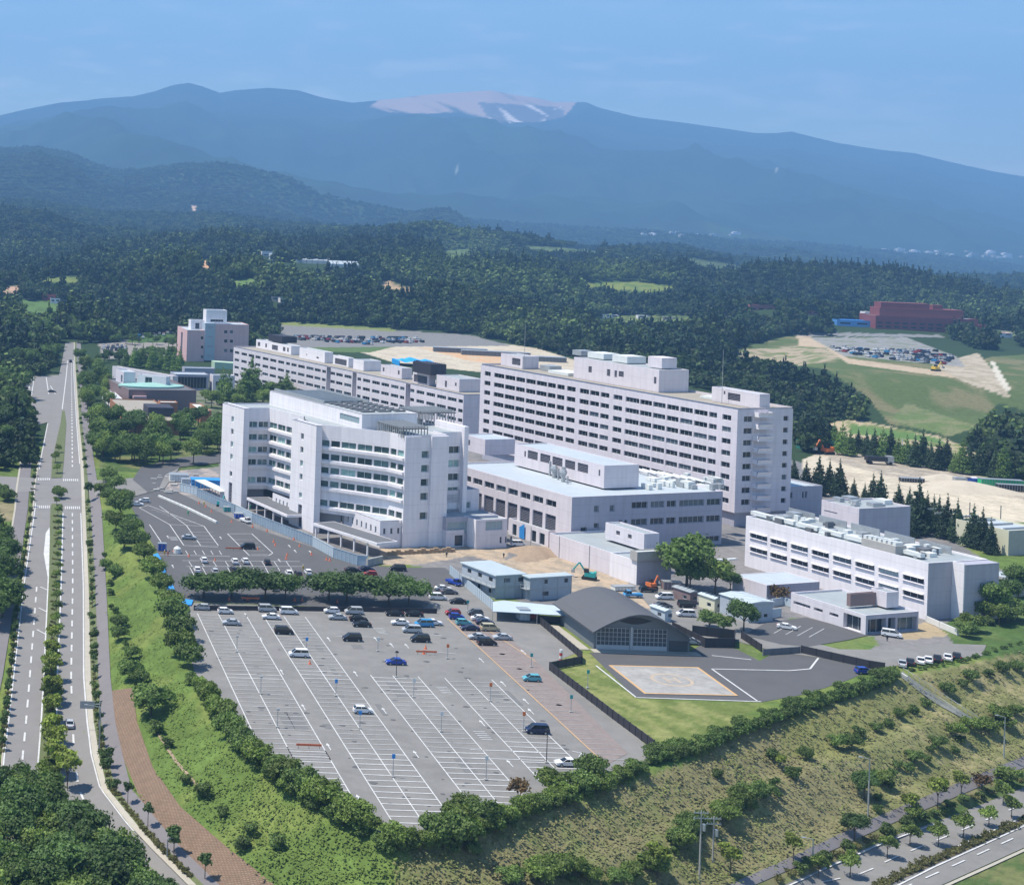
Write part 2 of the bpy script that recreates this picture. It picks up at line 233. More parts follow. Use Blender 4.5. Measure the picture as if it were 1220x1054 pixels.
# ---------------------------------------------------------------- builders
def tag(o, label=None, cat=None, group=None, kind=None):
    if label: o['label'] = label
    if cat: o['category'] = cat
    if group: o['group'] = group
    if kind: o['kind'] = kind
    return o
def wl(o):
    v = Vector(o.location)
    while o.parent: o = o.parent; v += Vector(o.location)
    return v
def thing(name, label, cat, loc=(0, 0, 0), rz=0, group=None):
    o = bpy.data.objects.new(name, None); S.collection.objects.link(o); o.empty_display_size = .5
    o.location = loc; o.rotation_euler = (0, 0, rz); return tag(o, label, cat, group)
class MB:
    def __init__(s): s.v = []; s.f = []; s.m = []; s.mi = 0
    def face(s, pts, mi=None):
        b = len(s.v); s.v += [tuple(p) for p in pts]; s.f.append(tuple(range(b, b+len(pts)))); s.m.append(s.mi if mi is None else mi)
    def box(s, x0, x1, y0, y1, z0, z1, mi=None, T=None):
        c = [(x0, y0, z0), (x1, y0, z0), (x1, y1, z0), (x0, y1, z0), (x0, y0, z1), (x1, y0, z1), (x1, y1, z1), (x0, y1, z1)]
        if T: c = [T(*p) for p in c]
        b = len(s.v); s.v += [tuple(p) for p in c]
        for q in ((3, 2, 1, 0), (4, 5, 6, 7), (0, 1, 5, 4), (1, 2, 6, 5), (2, 3, 7, 6), (3, 0, 4, 7)):
            s.f.append(tuple(b+k for k in q)); s.m.append(s.mi if mi is None else mi)
        return s
    def bar(s, a, b, r, n=6, r2=None, mi=None, cap=True):
        a = Vector(a); b = Vector(b); d = (b-a).normalized(); r2 = r if r2 is None else r2
        e = d.cross(Vector((0, 0, 1)) if abs(d.z) < .9 else Vector((1, 0, 0))).normalized(); g = d.cross(e); k0 = len(s.v)
        for c, q in ((a, r), (b, r2)):
            for k in range(n):
                t = 2*math.pi*k/n; s.v.append(tuple(c+e*(q*math.cos(t))+g*(q*math.sin(t))))
        for k in range(n):
            s.f.append((k0+k, k0+(k+1) % n, k0+n+(k+1) % n, k0+n+k)); s.m.append(s.mi if mi is None else mi)
        if cap: s.f.append(tuple(k0+n+k for k in range(n))); s.m.append(s.mi if mi is None else mi); s.f.append(tuple(k0+n-1-k for k in range(n))); s.m.append(s.mi if mi is None else mi)
        return s
    def ball(s, c, r, n=8, mi=None, sz=1):
        k0 = len(s.v); R = n//2
        for i in range(R+1):
            p = math.pi*i/R
            for k in range(n):
                t = 2*math.pi*k/n; s.v.append((c[0]+r*math.sin(p)*math.cos(t), c[1]+r*math.sin(p)*math.sin(t), c[2]+r*sz*math.cos(p)))
        for i in range(R):
            for k in range(n):
                s.f.append((k0+i*n+k, k0+(i+1)*n+k, k0+(i+1)*n+(k+1) % n, k0+i*n+(k+1) % n)); s.m.append(s.mi if mi is None else mi)
        return s
    def ext(s, prof, y0, y1, mi=None, T=None):       # profile in x,z swept along y
        f = T or (lambda x, y, z: (x, y, z)); n = len(prof)
        s.face([f(x, y0, z) for x, z in prof], mi); s.face([f(x, y1, z) for x, z in reversed(prof)], mi)
        for k in range(n):
            (a, b), (c, d) = prof[k], prof[(k+1) % n]; s.face([f(a, y0, b), f(a, y1, b), f(c, y1, d), f(c, y0, d)], mi)
        return s
    def build(s, name, mats, parent=None, local=False, smooth=False, attr=None):
        if not isinstance(mats, (list, tuple)): mats = [mats]
        me = bpy.data.meshes.new(name)
        V = np.array(s.v, float).reshape(-1, 3)
        o = bpy.data.objects.new(name, me); S.collection.objects.link(o)
        if parent: 
            o.parent = parent
            if not local: V = V-np.array(wl(parent))
        elif not local:
            c = np.array([V[:, 0].mean(), V[:, 1].mean(), V[:, 2].min()]); V = V-c; o.location = c
        me.from_pydata(V.tolist(), [], s.f)
        for m in mats: me.materials.append(m)
        if len(mats) > 1: me.polygons.foreach_set('material_index', s.m)
        if smooth: me.polygons.foreach_set('use_smooth', [True]*len(s.f))
        me.update(); return o
def struct(o, name=None):
    o['kind'] = 'structure'; return o
def copytree(o, parent=None):
    c = o.copy(); S.collection.objects.link(c); c.parent = parent
    for ch in list(o.children):
        copytree(ch, c)
    return c
def put(proto, loc, rz=0, sc=None, label=None, group=None, color=None, col_parts=True):
    o = copytree(proto) if proto.get('_used') else proto
    proto['_used'] = 1
    if '_used' in o and o is not proto: del o['_used']
    o.location = loc; o.rotation_euler = (0, 0, rz)
    if sc is not None: o.scale = (sc, sc, sc) if not hasattr(sc, '__len__') else sc
    if label: o['label'] = label
    if group: o['group'] = group
    if color is not None:
        o.color = (*color, 1)
        for c in o.children: c.color = (*color, 1)
    PUT.append(proto); return o
PUT = []
def cleanup():
    for p in PUT:
        if '_used' in p: del p['_used']
# ================================================================ GROUND (one sheet to the horizon)
def ground():
    us = np.arange(-500, 1760, 3.1); Ys = np.concatenate([np.arange(188, 440, 1.7), 440*1.0035**np.arange(0, 387), 1700*1.0064**np.arange(0, 345)]); Ys = Ys[Ys < 15000]
    U, Yg = np.meshgrid(us, Ys); X = U/FL*Yg; Z = zf(X, Yg)
    nr, nc = X.shape; V = np.stack([X.ravel(), Yg.ravel(), Z.ravel()], 1)
    i = np.arange(nr-1)[:, None]*nc+np.arange(nc-1)[None, :]
    F = np.stack([i, i+1, i+nc+1, i+nc], -1).reshape(-1, 4)
    me = bpy.data.meshes.new('ground'); me.vertices.add(len(V)); me.vertices.foreach_set('co', V.ravel())
    me.loops.add(F.size); me.loops.foreach_set('vertex_index', F.ravel().astype(np.int32)); me.polygons.add(len(F))
    me.polygons.foreach_set('loop_start', np.arange(0, F.size, 4, dtype=np.int32)); me.polygons.foreach_set('loop_total', np.full(len(F), 4, dtype=np.int32))
    me.polygons.foreach_set('use_smooth', np.ones(len(F), bool)); me.update(); me.validate()
    # surface cover
    x, y = px(X, Yg, Z)
    C = np.zeros(X.shape+(3,)); C[:] = (.030, .052, .020)
    n = fbm(X/9, Yg/9, 2, 4); nn = fbm(X/55, Yg/55, 8, 3); n3 = fbm((X+Yg*.5)/2.6, (Yg-X*.5)/7, 31, 4)
    def mixc(mask, col, col2=None, nz=None, lo=.42, hi=.58):
        m = mask.astype(float)[..., None]; c = np.array(col, float)
        if col2 is not None:
            k = ss(lo, hi, n if nz is None else nz)[..., None]; c = c*(1-k)+np.array(col2)*k
        C[:] = C*(1-m)+c*m
    near = Yg < 640
    mixc(near, (.100, .150, .036), (.140, .175, .046))
    mixc((Yg > DC-200), (.020, .034, .018), (.036, .060, .022), fbm(X/200, Yg/200, 4, 4))
    mixc((Yg > 7600), (.016, .032, .022), (.024, .046, .024), fbm(X/500, Yg/500, 4, 4))
    # dry bank above the lower right road
    dry = inpoly(x, y, [(440, 1120), (500, 1000), (560, 990), (700, 948), (830, 905), (900, 865), (1065, 808), (1400, 740), (1400, 900), (1050, 1000), (850, 1120)])
    mixc(dry, (.200, .182, .090), (.135, .150, .056), .5*n3+.5*nn, .42, .54)
    mixc(dry & (y < 905) & (x > 930), (.190, .190, .070), (.245, .22, .105), .5*n3+.5*nn)
    mixc(dry & (x > 1040), (.175, .180, .070), (.235, .205, .105), .5*n3+.5*nn)
    low = (Yg < 330) & (x > 700) & (zf(X, Yg) < -12.6)
    mixc(low, (.075, .115, .035), (.12, .13, .05), n3)
    # path on the green bank
    # hospital precinct
    prec = inpoly(x, y, [(196, 562), (262, 556), (262, 520), (560, 470), (1000, 560), (1195, 680), (1190, 745), (1150, 772), (1000, 790), (870, 762), (640, 725), (540, 682), (300, 640), (165, 585)])
    mixc(prec, (.20, .19, .185), (.165, .16, .16))
    mixc(inpoly(x, y, [(178, 552), (235, 550), (262, 566), (262, 590), (176, 588), (160, 572)]), (.33, .28, .25), (.20, .19, .19), n3)
    mixc(inpoly(x, y, [(452, 652), (600, 643), (608, 655), (600, 668), (668, 640), (745, 690), (800, 705), (800, 735), (745, 715), (700, 706), (640, 700), (600, 672), (560, 662), (500, 672), (455, 673)]), (.40, .31, .22), (.30, .25, .19), n3)
    mixc(inpoly(x, y, [(110, 500), (230, 500), (260, 520), (262, 556), (196, 562), (120, 562)]), (.06, .1, .03), (.14, .15, .06))
    mixc(inpoly(x, y, [(200, 470), (300, 440), (560, 500), (300, 500), (262, 520)]), (.16, .16, .12), (.07, .1, .04))
    # lawns
    mixc(inpoly(x, y, [(650, 778), (708, 780), (757, 832), (905, 839), (832, 890), (776, 894)]), (.13, .165, .045), (.185, .195, .07), n3)
    mixc(inpoly(x, y, [(962, 768), (1000, 757), (1040, 757), (1048, 768), (1030, 775), (990, 775)]), (.10, .16, .04), (.13, .17, .05))
    mixc(inpoly(x, y, [(920, 745), (945, 735), (1020, 760), (1000, 766)]) & (y < 752), (.17, .16, .08), (.11, .15, .05))
    mixc(inpoly(x, y, [(880, 762), (905, 776), (900, 786), (876, 776)]), (.12, .16, .05), (.17, .17, .08))
    mixc(inpoly(x, y, [(1120, 745), (1220, 700), (1400, 660), (1400, 760), (1150, 785)]), (.065, .11, .03), (.1, .14, .045))
    mixc(inpoly(x, y, [(1060, 750), (1110, 740), (1130, 757), (1080, 762)]), (.34, .27, .17))
    # left: road side
    mixc(near & (x < 60) & (y < 620) & (y > 535), (.10, .14, .04), (.22, .19, .11), nn, .5, .6)
    # levelled sand sites
    mixc(inpoly(x, y, [(955, 548), (990, 533), (1045, 541), (1220, 578), (1400, 610), (1400, 660), (1220, 622), (1100, 622), (1000, 595), (962, 580)]), (.48, .42, .32), (.40, .34, .26), nn)
    mixc(inpoly(x, y, [(990, 533), (1045, 541), (1220, 578), (1220, 596), (1080, 572), (985, 548)]), (.30, .26, .21), (.38, .33, .26), n3)
    mixc(inpoly(x, y, [(425, 418), (470, 412), (560, 404), (640, 415), (760, 452), (640, 450), (560, 442), (470, 432)]), (.48, .42, .32), (.42, .36, .28))
    mixc(inpoly(x, y, [(500, 414), (560, 416), (640, 424), (640, 438), (560, 430)]), (.52, .33, .19), (.48, .36, .24))
    mixc(inpoly(x, y, [(325, 384), (560, 399), (610, 412), (470, 413), (340, 415), (325, 400)]), (.19, .185, .18))
    mixc(inpoly(x, y, [(326, 382), (470, 392), (472, 395), (330, 387)]), (.17, .2, .07))
    mixc(inpoly(x, y, [(360, 414), (470, 413), (440, 420), (380, 419)]), (.09, .14, .05))
    mixc(inpoly(x, y, [(130, 402), (215, 390), (215, 400), (150, 409)]), (.22, .21, .2))
    mixc(inpoly(x, y, [(160, 398), (215, 396), (215, 412), (150, 408)]), (.06, .11, .03))
    mixc(inpoly(x, y, [(118, 408), (215, 408), (215, 425), (120, 428)]), (.24, .22, .2))
    # right-hand fields on the rise
    fld = inpoly(x, y, [(865, 418), (950, 398), (1005, 420), (1150, 437), (1180, 425), (1260, 420), (1260, 500), (1190, 480), (1165, 505), (1120, 515), (1060, 505), (1030, 470), (985, 440), (930, 432)])
    mixc(fld, (.085, .115, .040), (.16, .15, .075), fbm(X/16, Yg/30, 71, 4), .42, .62)
    mixc(inpoly(x, y, [(865, 418), (950, 412), (1005, 418), (1000, 428), (940, 438), (900, 432)]), (.33, .27, .19), (.13, .16, .06), n)
    mixc(inpoly(x, y, [(950, 398), (985, 405), (1010, 427), (1155, 446), (1150, 452), (1010, 433), (985, 415), (950, 412)]), (.42, .33, .23), (.36, .29, .2), n)
    mixc(inpoly(x, y, [(1110, 435), (1165, 420), (1195, 455), (1205, 475), (1150, 455)]), (.40, .34, .26), (.3, .26, .18), n)
    mixc(inpoly(x, y, [(1180, 430), (1184, 430), (1205, 465), (1198, 466), (1186, 448)]), (.5, .46, .38))
    mixc(inpoly(x, y, [(985, 502), (1020, 500), (1120, 520), (1180, 545), (1210, 560), (1210, 572), (1170, 558), (1080, 530), (1000, 520)]), (.38, .31, .2), (.14, .17, .06), n)
    mixc(inpoly(x, y, [(1015, 505), (1120, 522), (1125, 528), (1010, 516)]), (.10, .17, .05))
    mixc(inpoly(x, y, [(1080, 480), (1165, 508), (1130, 520), (1060, 500)]), (.11, .15, .05), (.16, .17, .08), n)
    mixc(inpoly(x, y, [(965, 402), (1080, 402), (1140, 425), (1150, 437), (1005, 424)]), (.24, .235, .23), (.16, .18, .12), n, .5, .6)
    mixc(inpoly(x, y, [(945, 395), (1120, 399), (1125, 402), (950, 400)]), (.2, .2, .2))
    # clearings in the woods
    for P, c in CLEAR: mixc(inpoly(x, y, P), c[0], c[1], n)
    # bare volcanic summit and scars
    vol = inpoly(x, y, [(440, 128), (452, 118), (500, 100), (600, 95), (690, 118), (672, 140), (640, 146), (585, 146), (545, 134), (500, 136), (466, 134)]) & (Yg > 12000)
    vnz = fbm(X/170, Yg/1500, 41, 5)
    mixc(vol, (.50, .35, .27), (.05, .065, .05), vnz, .50, .66)
    mixc(vol & inpoly(x, y, [(570, 122), (672, 128), (672, 142), (640, 147), (585, 147)]), (.16, .13, .12), (.82, .70, .62), fbm(X/85, Yg/900, 57, 4), .50, .58)
    C[:] *= (1+.7*(n3-.47)*(near & ~prec))[..., None]
    at = me.color_attributes.new('cover', 'FLOAT_COLOR', 'POINT'); A = np.ones((C.shape[0]*C.shape[1], 4)); A[:, :3] = C.reshape(-1, 3).clip(.005, 1); at.data.foreach_set('color', A.ravel())
    o = bpy.data.objects.new('ground', me); S.collection.objects.link(o); struct(o)
    me.materials.append(mat('ground cover', None, .95, vcol='cover', noise=.24, nscale=.30, bump=.5, coord='World', detail=6, spec=.1) if False else GM)
CLEAR = [
 ([(690, 336), (760, 335), (805, 341), (800, 349), (740, 346), (700, 345)], ((.17, .20, .05), (.10, .15, .04))),
 ([(448, 336), (465, 334), (480, 342), (500, 341), (498, 348), (452, 347)], ((.40, .28, .17), (.25, .2, .12))),
 ([(236, 310), (255, 310), (250, 320), (240, 318)], ((.55, .32, .18), (.4, .26, .16))),
 ([(272, 333), (300, 331), (315, 336), (300, 342), (275, 341)], ((.10, .17, .05), (.14, .2, .06))),
 ([(0, 342), (28, 340), (24, 349), (0, 352)], ((.42, .28, .2), (.3, .22, .15))),
 ([(20, 358), (78, 360), (80, 372), (25, 376)], ((.10, .17, .05), (.08, .13, .04))),
 ([(45, 331), (95, 330), (92, 337), (55, 338)], ((.14, .17, .05), (.08, .12, .04))),
 ([(226, 246), (236, 243), (233, 252), (228, 251)], ((.6, .42, .3), (.5, .36, .26))),
 ([(620, 292), (700, 297), (720, 302), (640, 299)], ((.11, .15, .06), (.05, .08, .03))),
 ([(520, 300), (560, 296), (566, 307), (540, 312)], ((.10, .14, .05), (.05, .08, .03))),
 ([(790, 306), (860, 312), (900, 322), (840, 320)], ((.08, .11, .05), (.05, .07, .03))),
 ([(540, 203), (552, 204), (546, 205.5)], ((.3, .32, .25), (.2, .25, .15))),
 ([(918, 198), (930, 198), (926, 200)], ((.4, .4, .35), (.3, .3, .25))),
 ([(730, 376), (820, 376), (825, 384), (735, 386)], ((.12, .15, .05), (.06, .09, .03))),
 ([(1160, 392), (1215, 395), (1215, 402), (1165, 400)], ((.2, .2, .16), (.1, .14, .06))),
]
GM = mat('ground cover', (0, 0, 0), .95, vcol='cover', noise=.34, nscale=.42, bump=.8, coord='World', detail=6, spec=.1)
ground()
# ================================================================ SHEETS: lots, roads, markings
def flat(name, P, m, z, kind=True):
    mb = MB(); mb.face([G(x, y, z) for x, y in P]); o = mb.build(name, m)
    if kind: struct(o)
    return o
LOTP = [(208, 722), (232, 800), (300, 893), (395, 962), (470, 999), (560, 984), (700, 936), (790, 902), (776, 893), (730, 851), (655, 791), (692, 775), (668, 748), (598, 722), (545, 690), (528, 690), (500, 727), (480, 727), (216, 717)]
flat('parking_lot', LOTP, M['asph'], .05)
flat('upper_parking_lot', [(152, 596), (180, 580), (205, 583), (300, 628), (436, 672), (470, 676), (530, 676), (548, 690), (528, 702), (502, 727), (216, 716), (203, 700), (186, 655)], M['asphn'], .06)
flat('entrance_road', [(158, 571), (168, 556), (215, 545), (262, 540), (262, 551), (215, 556), (196, 566), (190, 580), (176, 586)], M['asphn'], .30)
flat('stall_strip', [(535, 740), (560, 737), (603, 757), (632, 780), (690, 838), (748, 897), (722, 911), (640, 834)], M['brownpave'], .09)
flat('helipad_apron', [(702, 777), (820, 777), (845, 762), (880, 774), (905, 787), (925, 776), (952, 776), (1000, 784), (1040, 795), (1015, 808), (962, 826), (907, 836), (758, 831)], M['asphn'], .06)
flat('access_road', [(870, 757), (880, 764), (925, 776), (1000, 786), (1060, 794), (1110, 786), (1170, 781), (1175, 768), (1120, 766), (1060, 774), (1000, 773), (955, 762), (905, 752)], M['asph'], .1)
flat('clinic_car_park', [(886, 756), (912, 742), (960, 735), (1040, 755), (1010, 762), (962, 770), (930, 767)], M['asphn'], .14)
flat('service_yard', [(745, 690), (800, 690), (880, 735), (900, 752), (840, 762), (790, 740)], M['asph'], .08)
def wstrip(mb, pts, wdt, z):          # a painted line of constant width along world points
    for a, b in zip(pts[:-1], pts[1:]):
        a = Vector(a[:2]); b = Vector(b[:2]); d = (b-a).normalized(); n = Vector((-d.y, d.x))*wdt/2
        mb.face([(*(a-n), z), (*(b-n), z), (*(b+n), z), (*(a+n), z)])
def wl2(mb, P, wdt=.2, z=.1): wstrip(mb, [G(x, y, 0) for x, y in P], wdt, z)
# --- stall columns of the big lot: long lines run straight away from the camera
mk = MB(); mf = MB()
def xw(x, y): return G(x, y)[0]
def yw(x, y): return G(x, y)[1]
def column(xs, y0, y1, step, strong=lambda y: True, frac=1.0, jit=0, mid=True, skip=()):
    a, m_, b = xs
    for k, X in enumerate(xs):
        if k == 1 and not mid: continue
        (mk).face([(X-.1, y0, .1), (X+.1, y0, .1), (X+.1, y1, .1), (X-.1, y1, .1)])
    y = y0
    while y < y1+.1:
        tgt = mk if strong(y) else mf; wdt = .14 if strong(y) else .115
        for p, q in ((a, m_), (m_, b)):
            if not any(s0 < y < s1 and q == qq for s0, s1, qq in skip): tgt.face([(p, y-wdt, .105), (q, y-wdt, .105), (q, y+wdt, .105), (p, y+wdt, .105)])
        y += step
X1, X2, X3 = xw(300, 870), xw(338, 882), xw(386, 892)
Yt = yw(240, 731)
column((X1, X2, X3), yw(370, 905), Yt, 2.62, lambda y: abs(y-yw(270, 804)) < 3, mid=True)
mk.face([(X2-.1, yw(400, 950), .1), (X2+.1, yw(400, 950), .1), (X2+.1, yw(345, 890), .1), (X2-.1, yw(345, 890), .1)])
column((X2, (X2+X3)/2, X3), yw(395, 955), yw(350, 893), 2.62, mid=False)
X4, X5, X6 = xw(468, 980), xw(504, 980), xw(532, 967)
column((X4, X5, X6), yw(468, 980), Yt, 2.62, lambda y: y < yw(420, 895) or abs(y-yw(355, 803)) < 3)
X7, X8, X9 = xw(442, 805), xw(468, 805), xw(498, 806)
column((X7, X8, X9), yw(555, 955), yw(470, 805), 2.62, lambda y: y < yw(520, 895) or y > yw(460, 830))
XA, XB, XC = xw(530, 808), xw(558, 810), xw(587, 811)
column((XA, XB, XC), yw(690, 935), yw(560, 809), 2.62, lambda y: y < yw(620, 880))
# tan edge lines of the brown strip
mt = MB(); XL, XR = xw(620, 818), xw(655, 812)
wl2(mt, [(533, 737), (722, 911)], .35, .13); wl2(mt, [(560, 737), (638, 788)], .3, .13)
y = yw(730, 905)
while y < yw(560, 745):
    mt2 = mf; mf.face([(xw(722, 911)+.2, y, .14), (xw(722, 911)+5.6, y, .14), (xw(722, 911)+5.6, y+.14, .14), (xw(722, 911)+.2, y+.14, .14)]); y += 2.7
# arrows and short dashes on the driving lanes
def arrow(x, y, s=.8, rz=0):
    p = G(x, y); c, q = math.cos(rz), math.sin(rz)
    def T(a, b): return (p[0]+(a*c-b*q)*s, p[1]+(a*q+b*c)*s, .1)
    mk.face([T(-.12, -2), T(.12, -2), T(.12, 1), T(-.12, 1)]); mk.face([T(-.5, 1), T(.5, 1), T(0, 2.6)])
for x, y in [(311, 762), (336, 801), (362, 843), (392, 890), (428, 952), (424, 803), (458, 847), (496, 899), (392, 762), (467, 769), (485, 770), (627, 836), (608, 910), (624, 777), (574, 787), (600, 815), (633, 848), (448, 762), (293, 733), (575, 862)]: arrow(x, y)
# blocks of big faded lettering on the lanes are only worn patches of white
for x, y in [(525, 819), (570, 872), (450, 749), (205, 640)]:
    p = G(x, y)
    for k in range(5): mf.face([(p[0]-1+.1*k, p[1]-k*1.1, .1), (p[0]+1.4, p[1]-k*1.1, .1), (p[0]+1.4, p[1]-k*1.1+.35, .1), (p[0]-1, p[1]-k*1.1+.35, .1)])
wl2(mk, [(560, 893), (800-155, 896)], .25); wl2(mk, [(562, 903), (648, 906)], .25); wl2(mk, [(682, 895), (693, 897), (690, 902)], .25)
wl2(mk, [(401, 758), (452, 759)], .2); wl2(mk, [(500, 775), (544, 779)], .2); wl2(mk, [(500, 756), (526, 757)], .2)
# upper lot outlines
for P in [[(166, 605), (176, 602), (243, 627), (260, 650)], [(166, 605), (202, 625), (219, 650)], [(219, 650), (260, 652)], [(202, 625), (243, 627)], [(190, 603), (222, 626), (239, 650)], [(271, 636), (297, 662), (320, 662), (325, 659), (300, 636), (271, 636)], [(190, 661), (274, 663)], [(217, 668), (357, 669)], [(222, 675), (360, 675)], [(228, 686), (365, 690)], [(178, 625), (192, 646)], [(233, 727), (520, 731)]]: wl2(mk, P, .25, .11)
for k in range(7): wl2(mk, [(190+k*7.2, 609+k*2.2), (176+k*6.5+4, 607+k*2.6)], .15, .11)
for k in range(5): wl2(mf, [(223+k*2+1, 634+k*4), (254+k*1.6, 634.5+k*4)], .2, .11)
for k in range(5): wl2(mf, [(279+k*5, 643+k*4.4), (303+k*4, 643+k*4.4)], .2, .11)
for k in range(9): wl2(mk, [(225+k*14.5, 669), (229+k*14.5, 675)], .18, .11)
for k in range(9): wl2(mk, [(226+k*15, 676), (232+k*15, 687)], .18, .11)
for k in range(5): wl2(mk, [(221+k*10, 656), (224+k*10, 661)], .18, .11)
for x, y in [(200, 640), (206, 675), (263, 641), (352, 657), (370, 658), (345, 651), (333, 668)]: arrow(x, y)
# kerb line of the drop-off lane
# helipad apron lines
for P in [[(848, 797), (902, 835)], [(848, 797), (940, 799), (965, 797), (975, 784)], [(848, 781), (895, 786)], [(710, 793), (758, 831), (907, 836)]]: wl2(mk, P, .4, .11)
# access lot and clinic
for k in range(4): wl2(mk, [(922+k*14, 755+k*1.5), (940+k*14, 745+k*1.5)], .15, .2)
struct(mk.build('painted_markings', M['paintw'])); struct(mf.build('faded_markings', M['paintf'])); struct(mt.build('tan_markings', M['painto']))
# --- helipad
hp = thing('helipad', 'pale helicopter landing square with orange border and circled H before the arched hangar', 'helipad', G(803, 811))
c4 = [(725, 793), (832, 795.5), (879.5, 829.5), (768, 827)]
mb = MB(); pts = [Vector(G(x, y, 0)) for x, y in c4]
for k in range(4): mb.face([(*pts[k][:2], .06), (*pts[(k+1) % 4][:2], .06), (*pts[(k+1) % 4][:2], .2), (*pts[k][:2], .2)])
mb.face([(*p[:2], .2) for p in pts]); mb.build('slab', M['pad'], hp)
cen = sum(pts, Vector())/4; mb = MB()
for k in range(4):
    a, b = pts[k], pts[(k+1) % 4]; ia = a.lerp(cen, .05); ib = b.lerp(cen, .05); mb.face([(*a[:2], .21), (*b[:2], .21), (*ib[:2], .21), (*ia[:2], .21)])
mb.build('border', M['padline'], hp)
mb = MB(); ax = ((pts[1]-pts[0]).normalized(), (pts[0]-pts[3]).normalized()); R = 4.6
def hpnt(a, b, z=.21): return tuple((cen+ax[0]*a+ax[1]*b)[:2])+(z,)
for k in range(32):
    t0, t1 = 2*math.pi*k/32, 2*math.pi*(k+1)/32
    mb.face([hpnt(R*math.cos(t0), R*math.sin(t0)), hpnt(R*math.cos(t1), R*math.sin(t1)), hpnt((R-.75)*math.cos(t1), (R-.75)*math.sin(t1)), hpnt((R-.75)*math.cos(t0), (R-.75)*math.sin(t0))])
for a0, a1, b0, b1 in ((-1.5, -.9, -2, 2), (.9, 1.5, -2, 2), (-.9, .9, -.35, .35)): mb.face([hpnt(a0, b0), hpnt(a1, b0), hpnt(a1, b1), hpnt(a0, b1)])
mb.build('circled_letter', M['padmark'], hp)
# ---------------------------------------------------------------- roads draped on the terrain
def drape(name, Lp, Rp, m, off=.08, nacross=4, nalong=60, lift=0):
    def samp(P, t):
        d = [0]
        for a, b in zip(P[:-1], P[1:]): d.append(d[-1]+math.hypot(a[0]-b[0], a[1]-b[1]))
        d = np.array(d)/d[-1]; return np.interp(t, d, [p[0] for p in P]), np.interp(t, d, [p[1] for p in P])
    t = np.linspace(0, 1, nalong); lx, ly = samp(Lp, t); rx, ry = samp(Rp, t); s = np.linspace(0, 1, nacross)
    xx = lx[:, None]*(1-s)+rx[:, None]*s; yy = ly[:, None]*(1-s)+ry[:, None]*s
    X, Y, Z = hit(xx.ravel(), yy.ravel()); mb = MB(); mb.v = list(zip(X, Y, Z+off))
    for i in range(nalong-1):
        for j in range(nacross-1):
            a = i*nacross+j; mb.f.append((a, a+1, a+nacross+1, a+nacross)); mb.m.append(0)
    return mb if m is None else mb.build(name, m, smooth=True)
TY = [408, 430, 448, 505, 550, 582, 607, 700, 807, 860, 900, 940, 985, 1010, 1056]
TT = dict(
 wl=[-60, -60, -60, -60, 26, 21, 19, 4, -20, -33, -45, -60, -80, -90, -120],
 wr=[-60, -60, -60, -60, 38, 35, 33, 20, 3, -8, -16, -25, -40, -50, -80],
 rl=[78, 74, 70, 56, 47, 42, 40.5, 27, 15, 9, 4, 0, -8, -12, -20],
 ml=[82.6, 80.5, 79, 72, 62, 61, 60, 58, 53, 50, 47, 44, 44, 50, 75],
 mr=[83.4, 82.5, 81, 79, 76, 75, 74, 71.5, 67, 66, 65, 64, 68, 78, 110],
 rr=[88, 88.3, 88.7, 92, 95.5, 97, 97.4, 100.6, 101, 105, 110, 120.5, 154.7, 178, 224],
 br=[89, 89.5, 90.5, 94.5, 99, 100.8, 101.6, 105.6, 108, 111.5, 118, 127.5, 164, 186, 234],
 vr=[91, 92, 93.5, 98, 102.5, 105.5, 108, 113.5, 117, 120.5, 127, 138, 173, 196, 243],
 sr=[96, 98, 101, 106, 112, 117, 121, 126.5, 131.5, 137, 146, 156.5, 193, 215, 262])
def tl(k, dx=0): return [(x+dx, y) for x, y in zip(TT[k], TY)]
def tx(k, y): return float(np.interp(y, TY, TT[k]))
struct(drape('avenue', tl('rl'), tl('rr'), M['road'], .20, 8, 260))
struct(drape('sidewalk', tl('vr'), tl('sr'), M['walk'], .24, 3, 260))
struct(drape('kerb', tl('rr'), tl('br'), M['concl'], .33, 2, 260))
struct(drape('verge', tl('br'), tl('vr'), mat('verge grass', (.11, .13, .05), 0.95, noise=.25, nscale=.6), .28, 2, 260))
k0 = TY.index(550)
struct(drape('sidewalk', tl('wl')[k0:-3], tl('wr')[k0:-3], M['walk'], .24, 3, 160))
struct(drape('kerb', [(x-2.2, y) for x, y in tl('wl')[k0:-3]], tl('wl')[k0:-3], M['concl'], .36, 2, 160))
struct(drape('kerb', [(x-2, y) for x, y in tl('rl')[k0:-2]], tl('rl')[k0:-2], M['concl'], .34, 2, 160))
md = [(a, b) for a, b in zip(tl('ml'), tl('mr')) if b[1] >= 607]
struct(drape('median_island', [(61.5, 601)]+[a for a, b in md], [(74, 601)]+[b for a, b in md], mat('median planting', (.10, .12, .045), .95, noise=.3, nscale=.7), .38, 3, 200))
md2 = [(a, b) for a, b in zip(tl('ml'), tl('mr')) if 500 < b[1] <= 575]
struct(drape('median_island', [(74, 490)]+[a for a, b in md2]+[(61, 570)], [(77, 490)]+[b for a, b in md2]+[(74, 570)], mat('median planting', (.10, .12, .045), .95, noise=.3, nscale=.7), .38, 3, 60))
# side apron and crossing arms
struct(drape('side_road', [(18, 449), (46, 505), (40, 508)], [(70, 447), (66, 470), (58, 503)], M['road'], .23, 6, 30))
struct(drape('crossing_road', [(96, 574), (130, 572), (158, 570), (215, 556)], [(97, 592), (128, 592), (152, 594), (196, 582)], M['asph'], .24, 4, 40))
struct(drape('crossing_road', [(-40, 566), (0, 568), (44, 570)], [(-40, 590), (0, 588), (42, 586)], M['road'], .27, 4, 30))
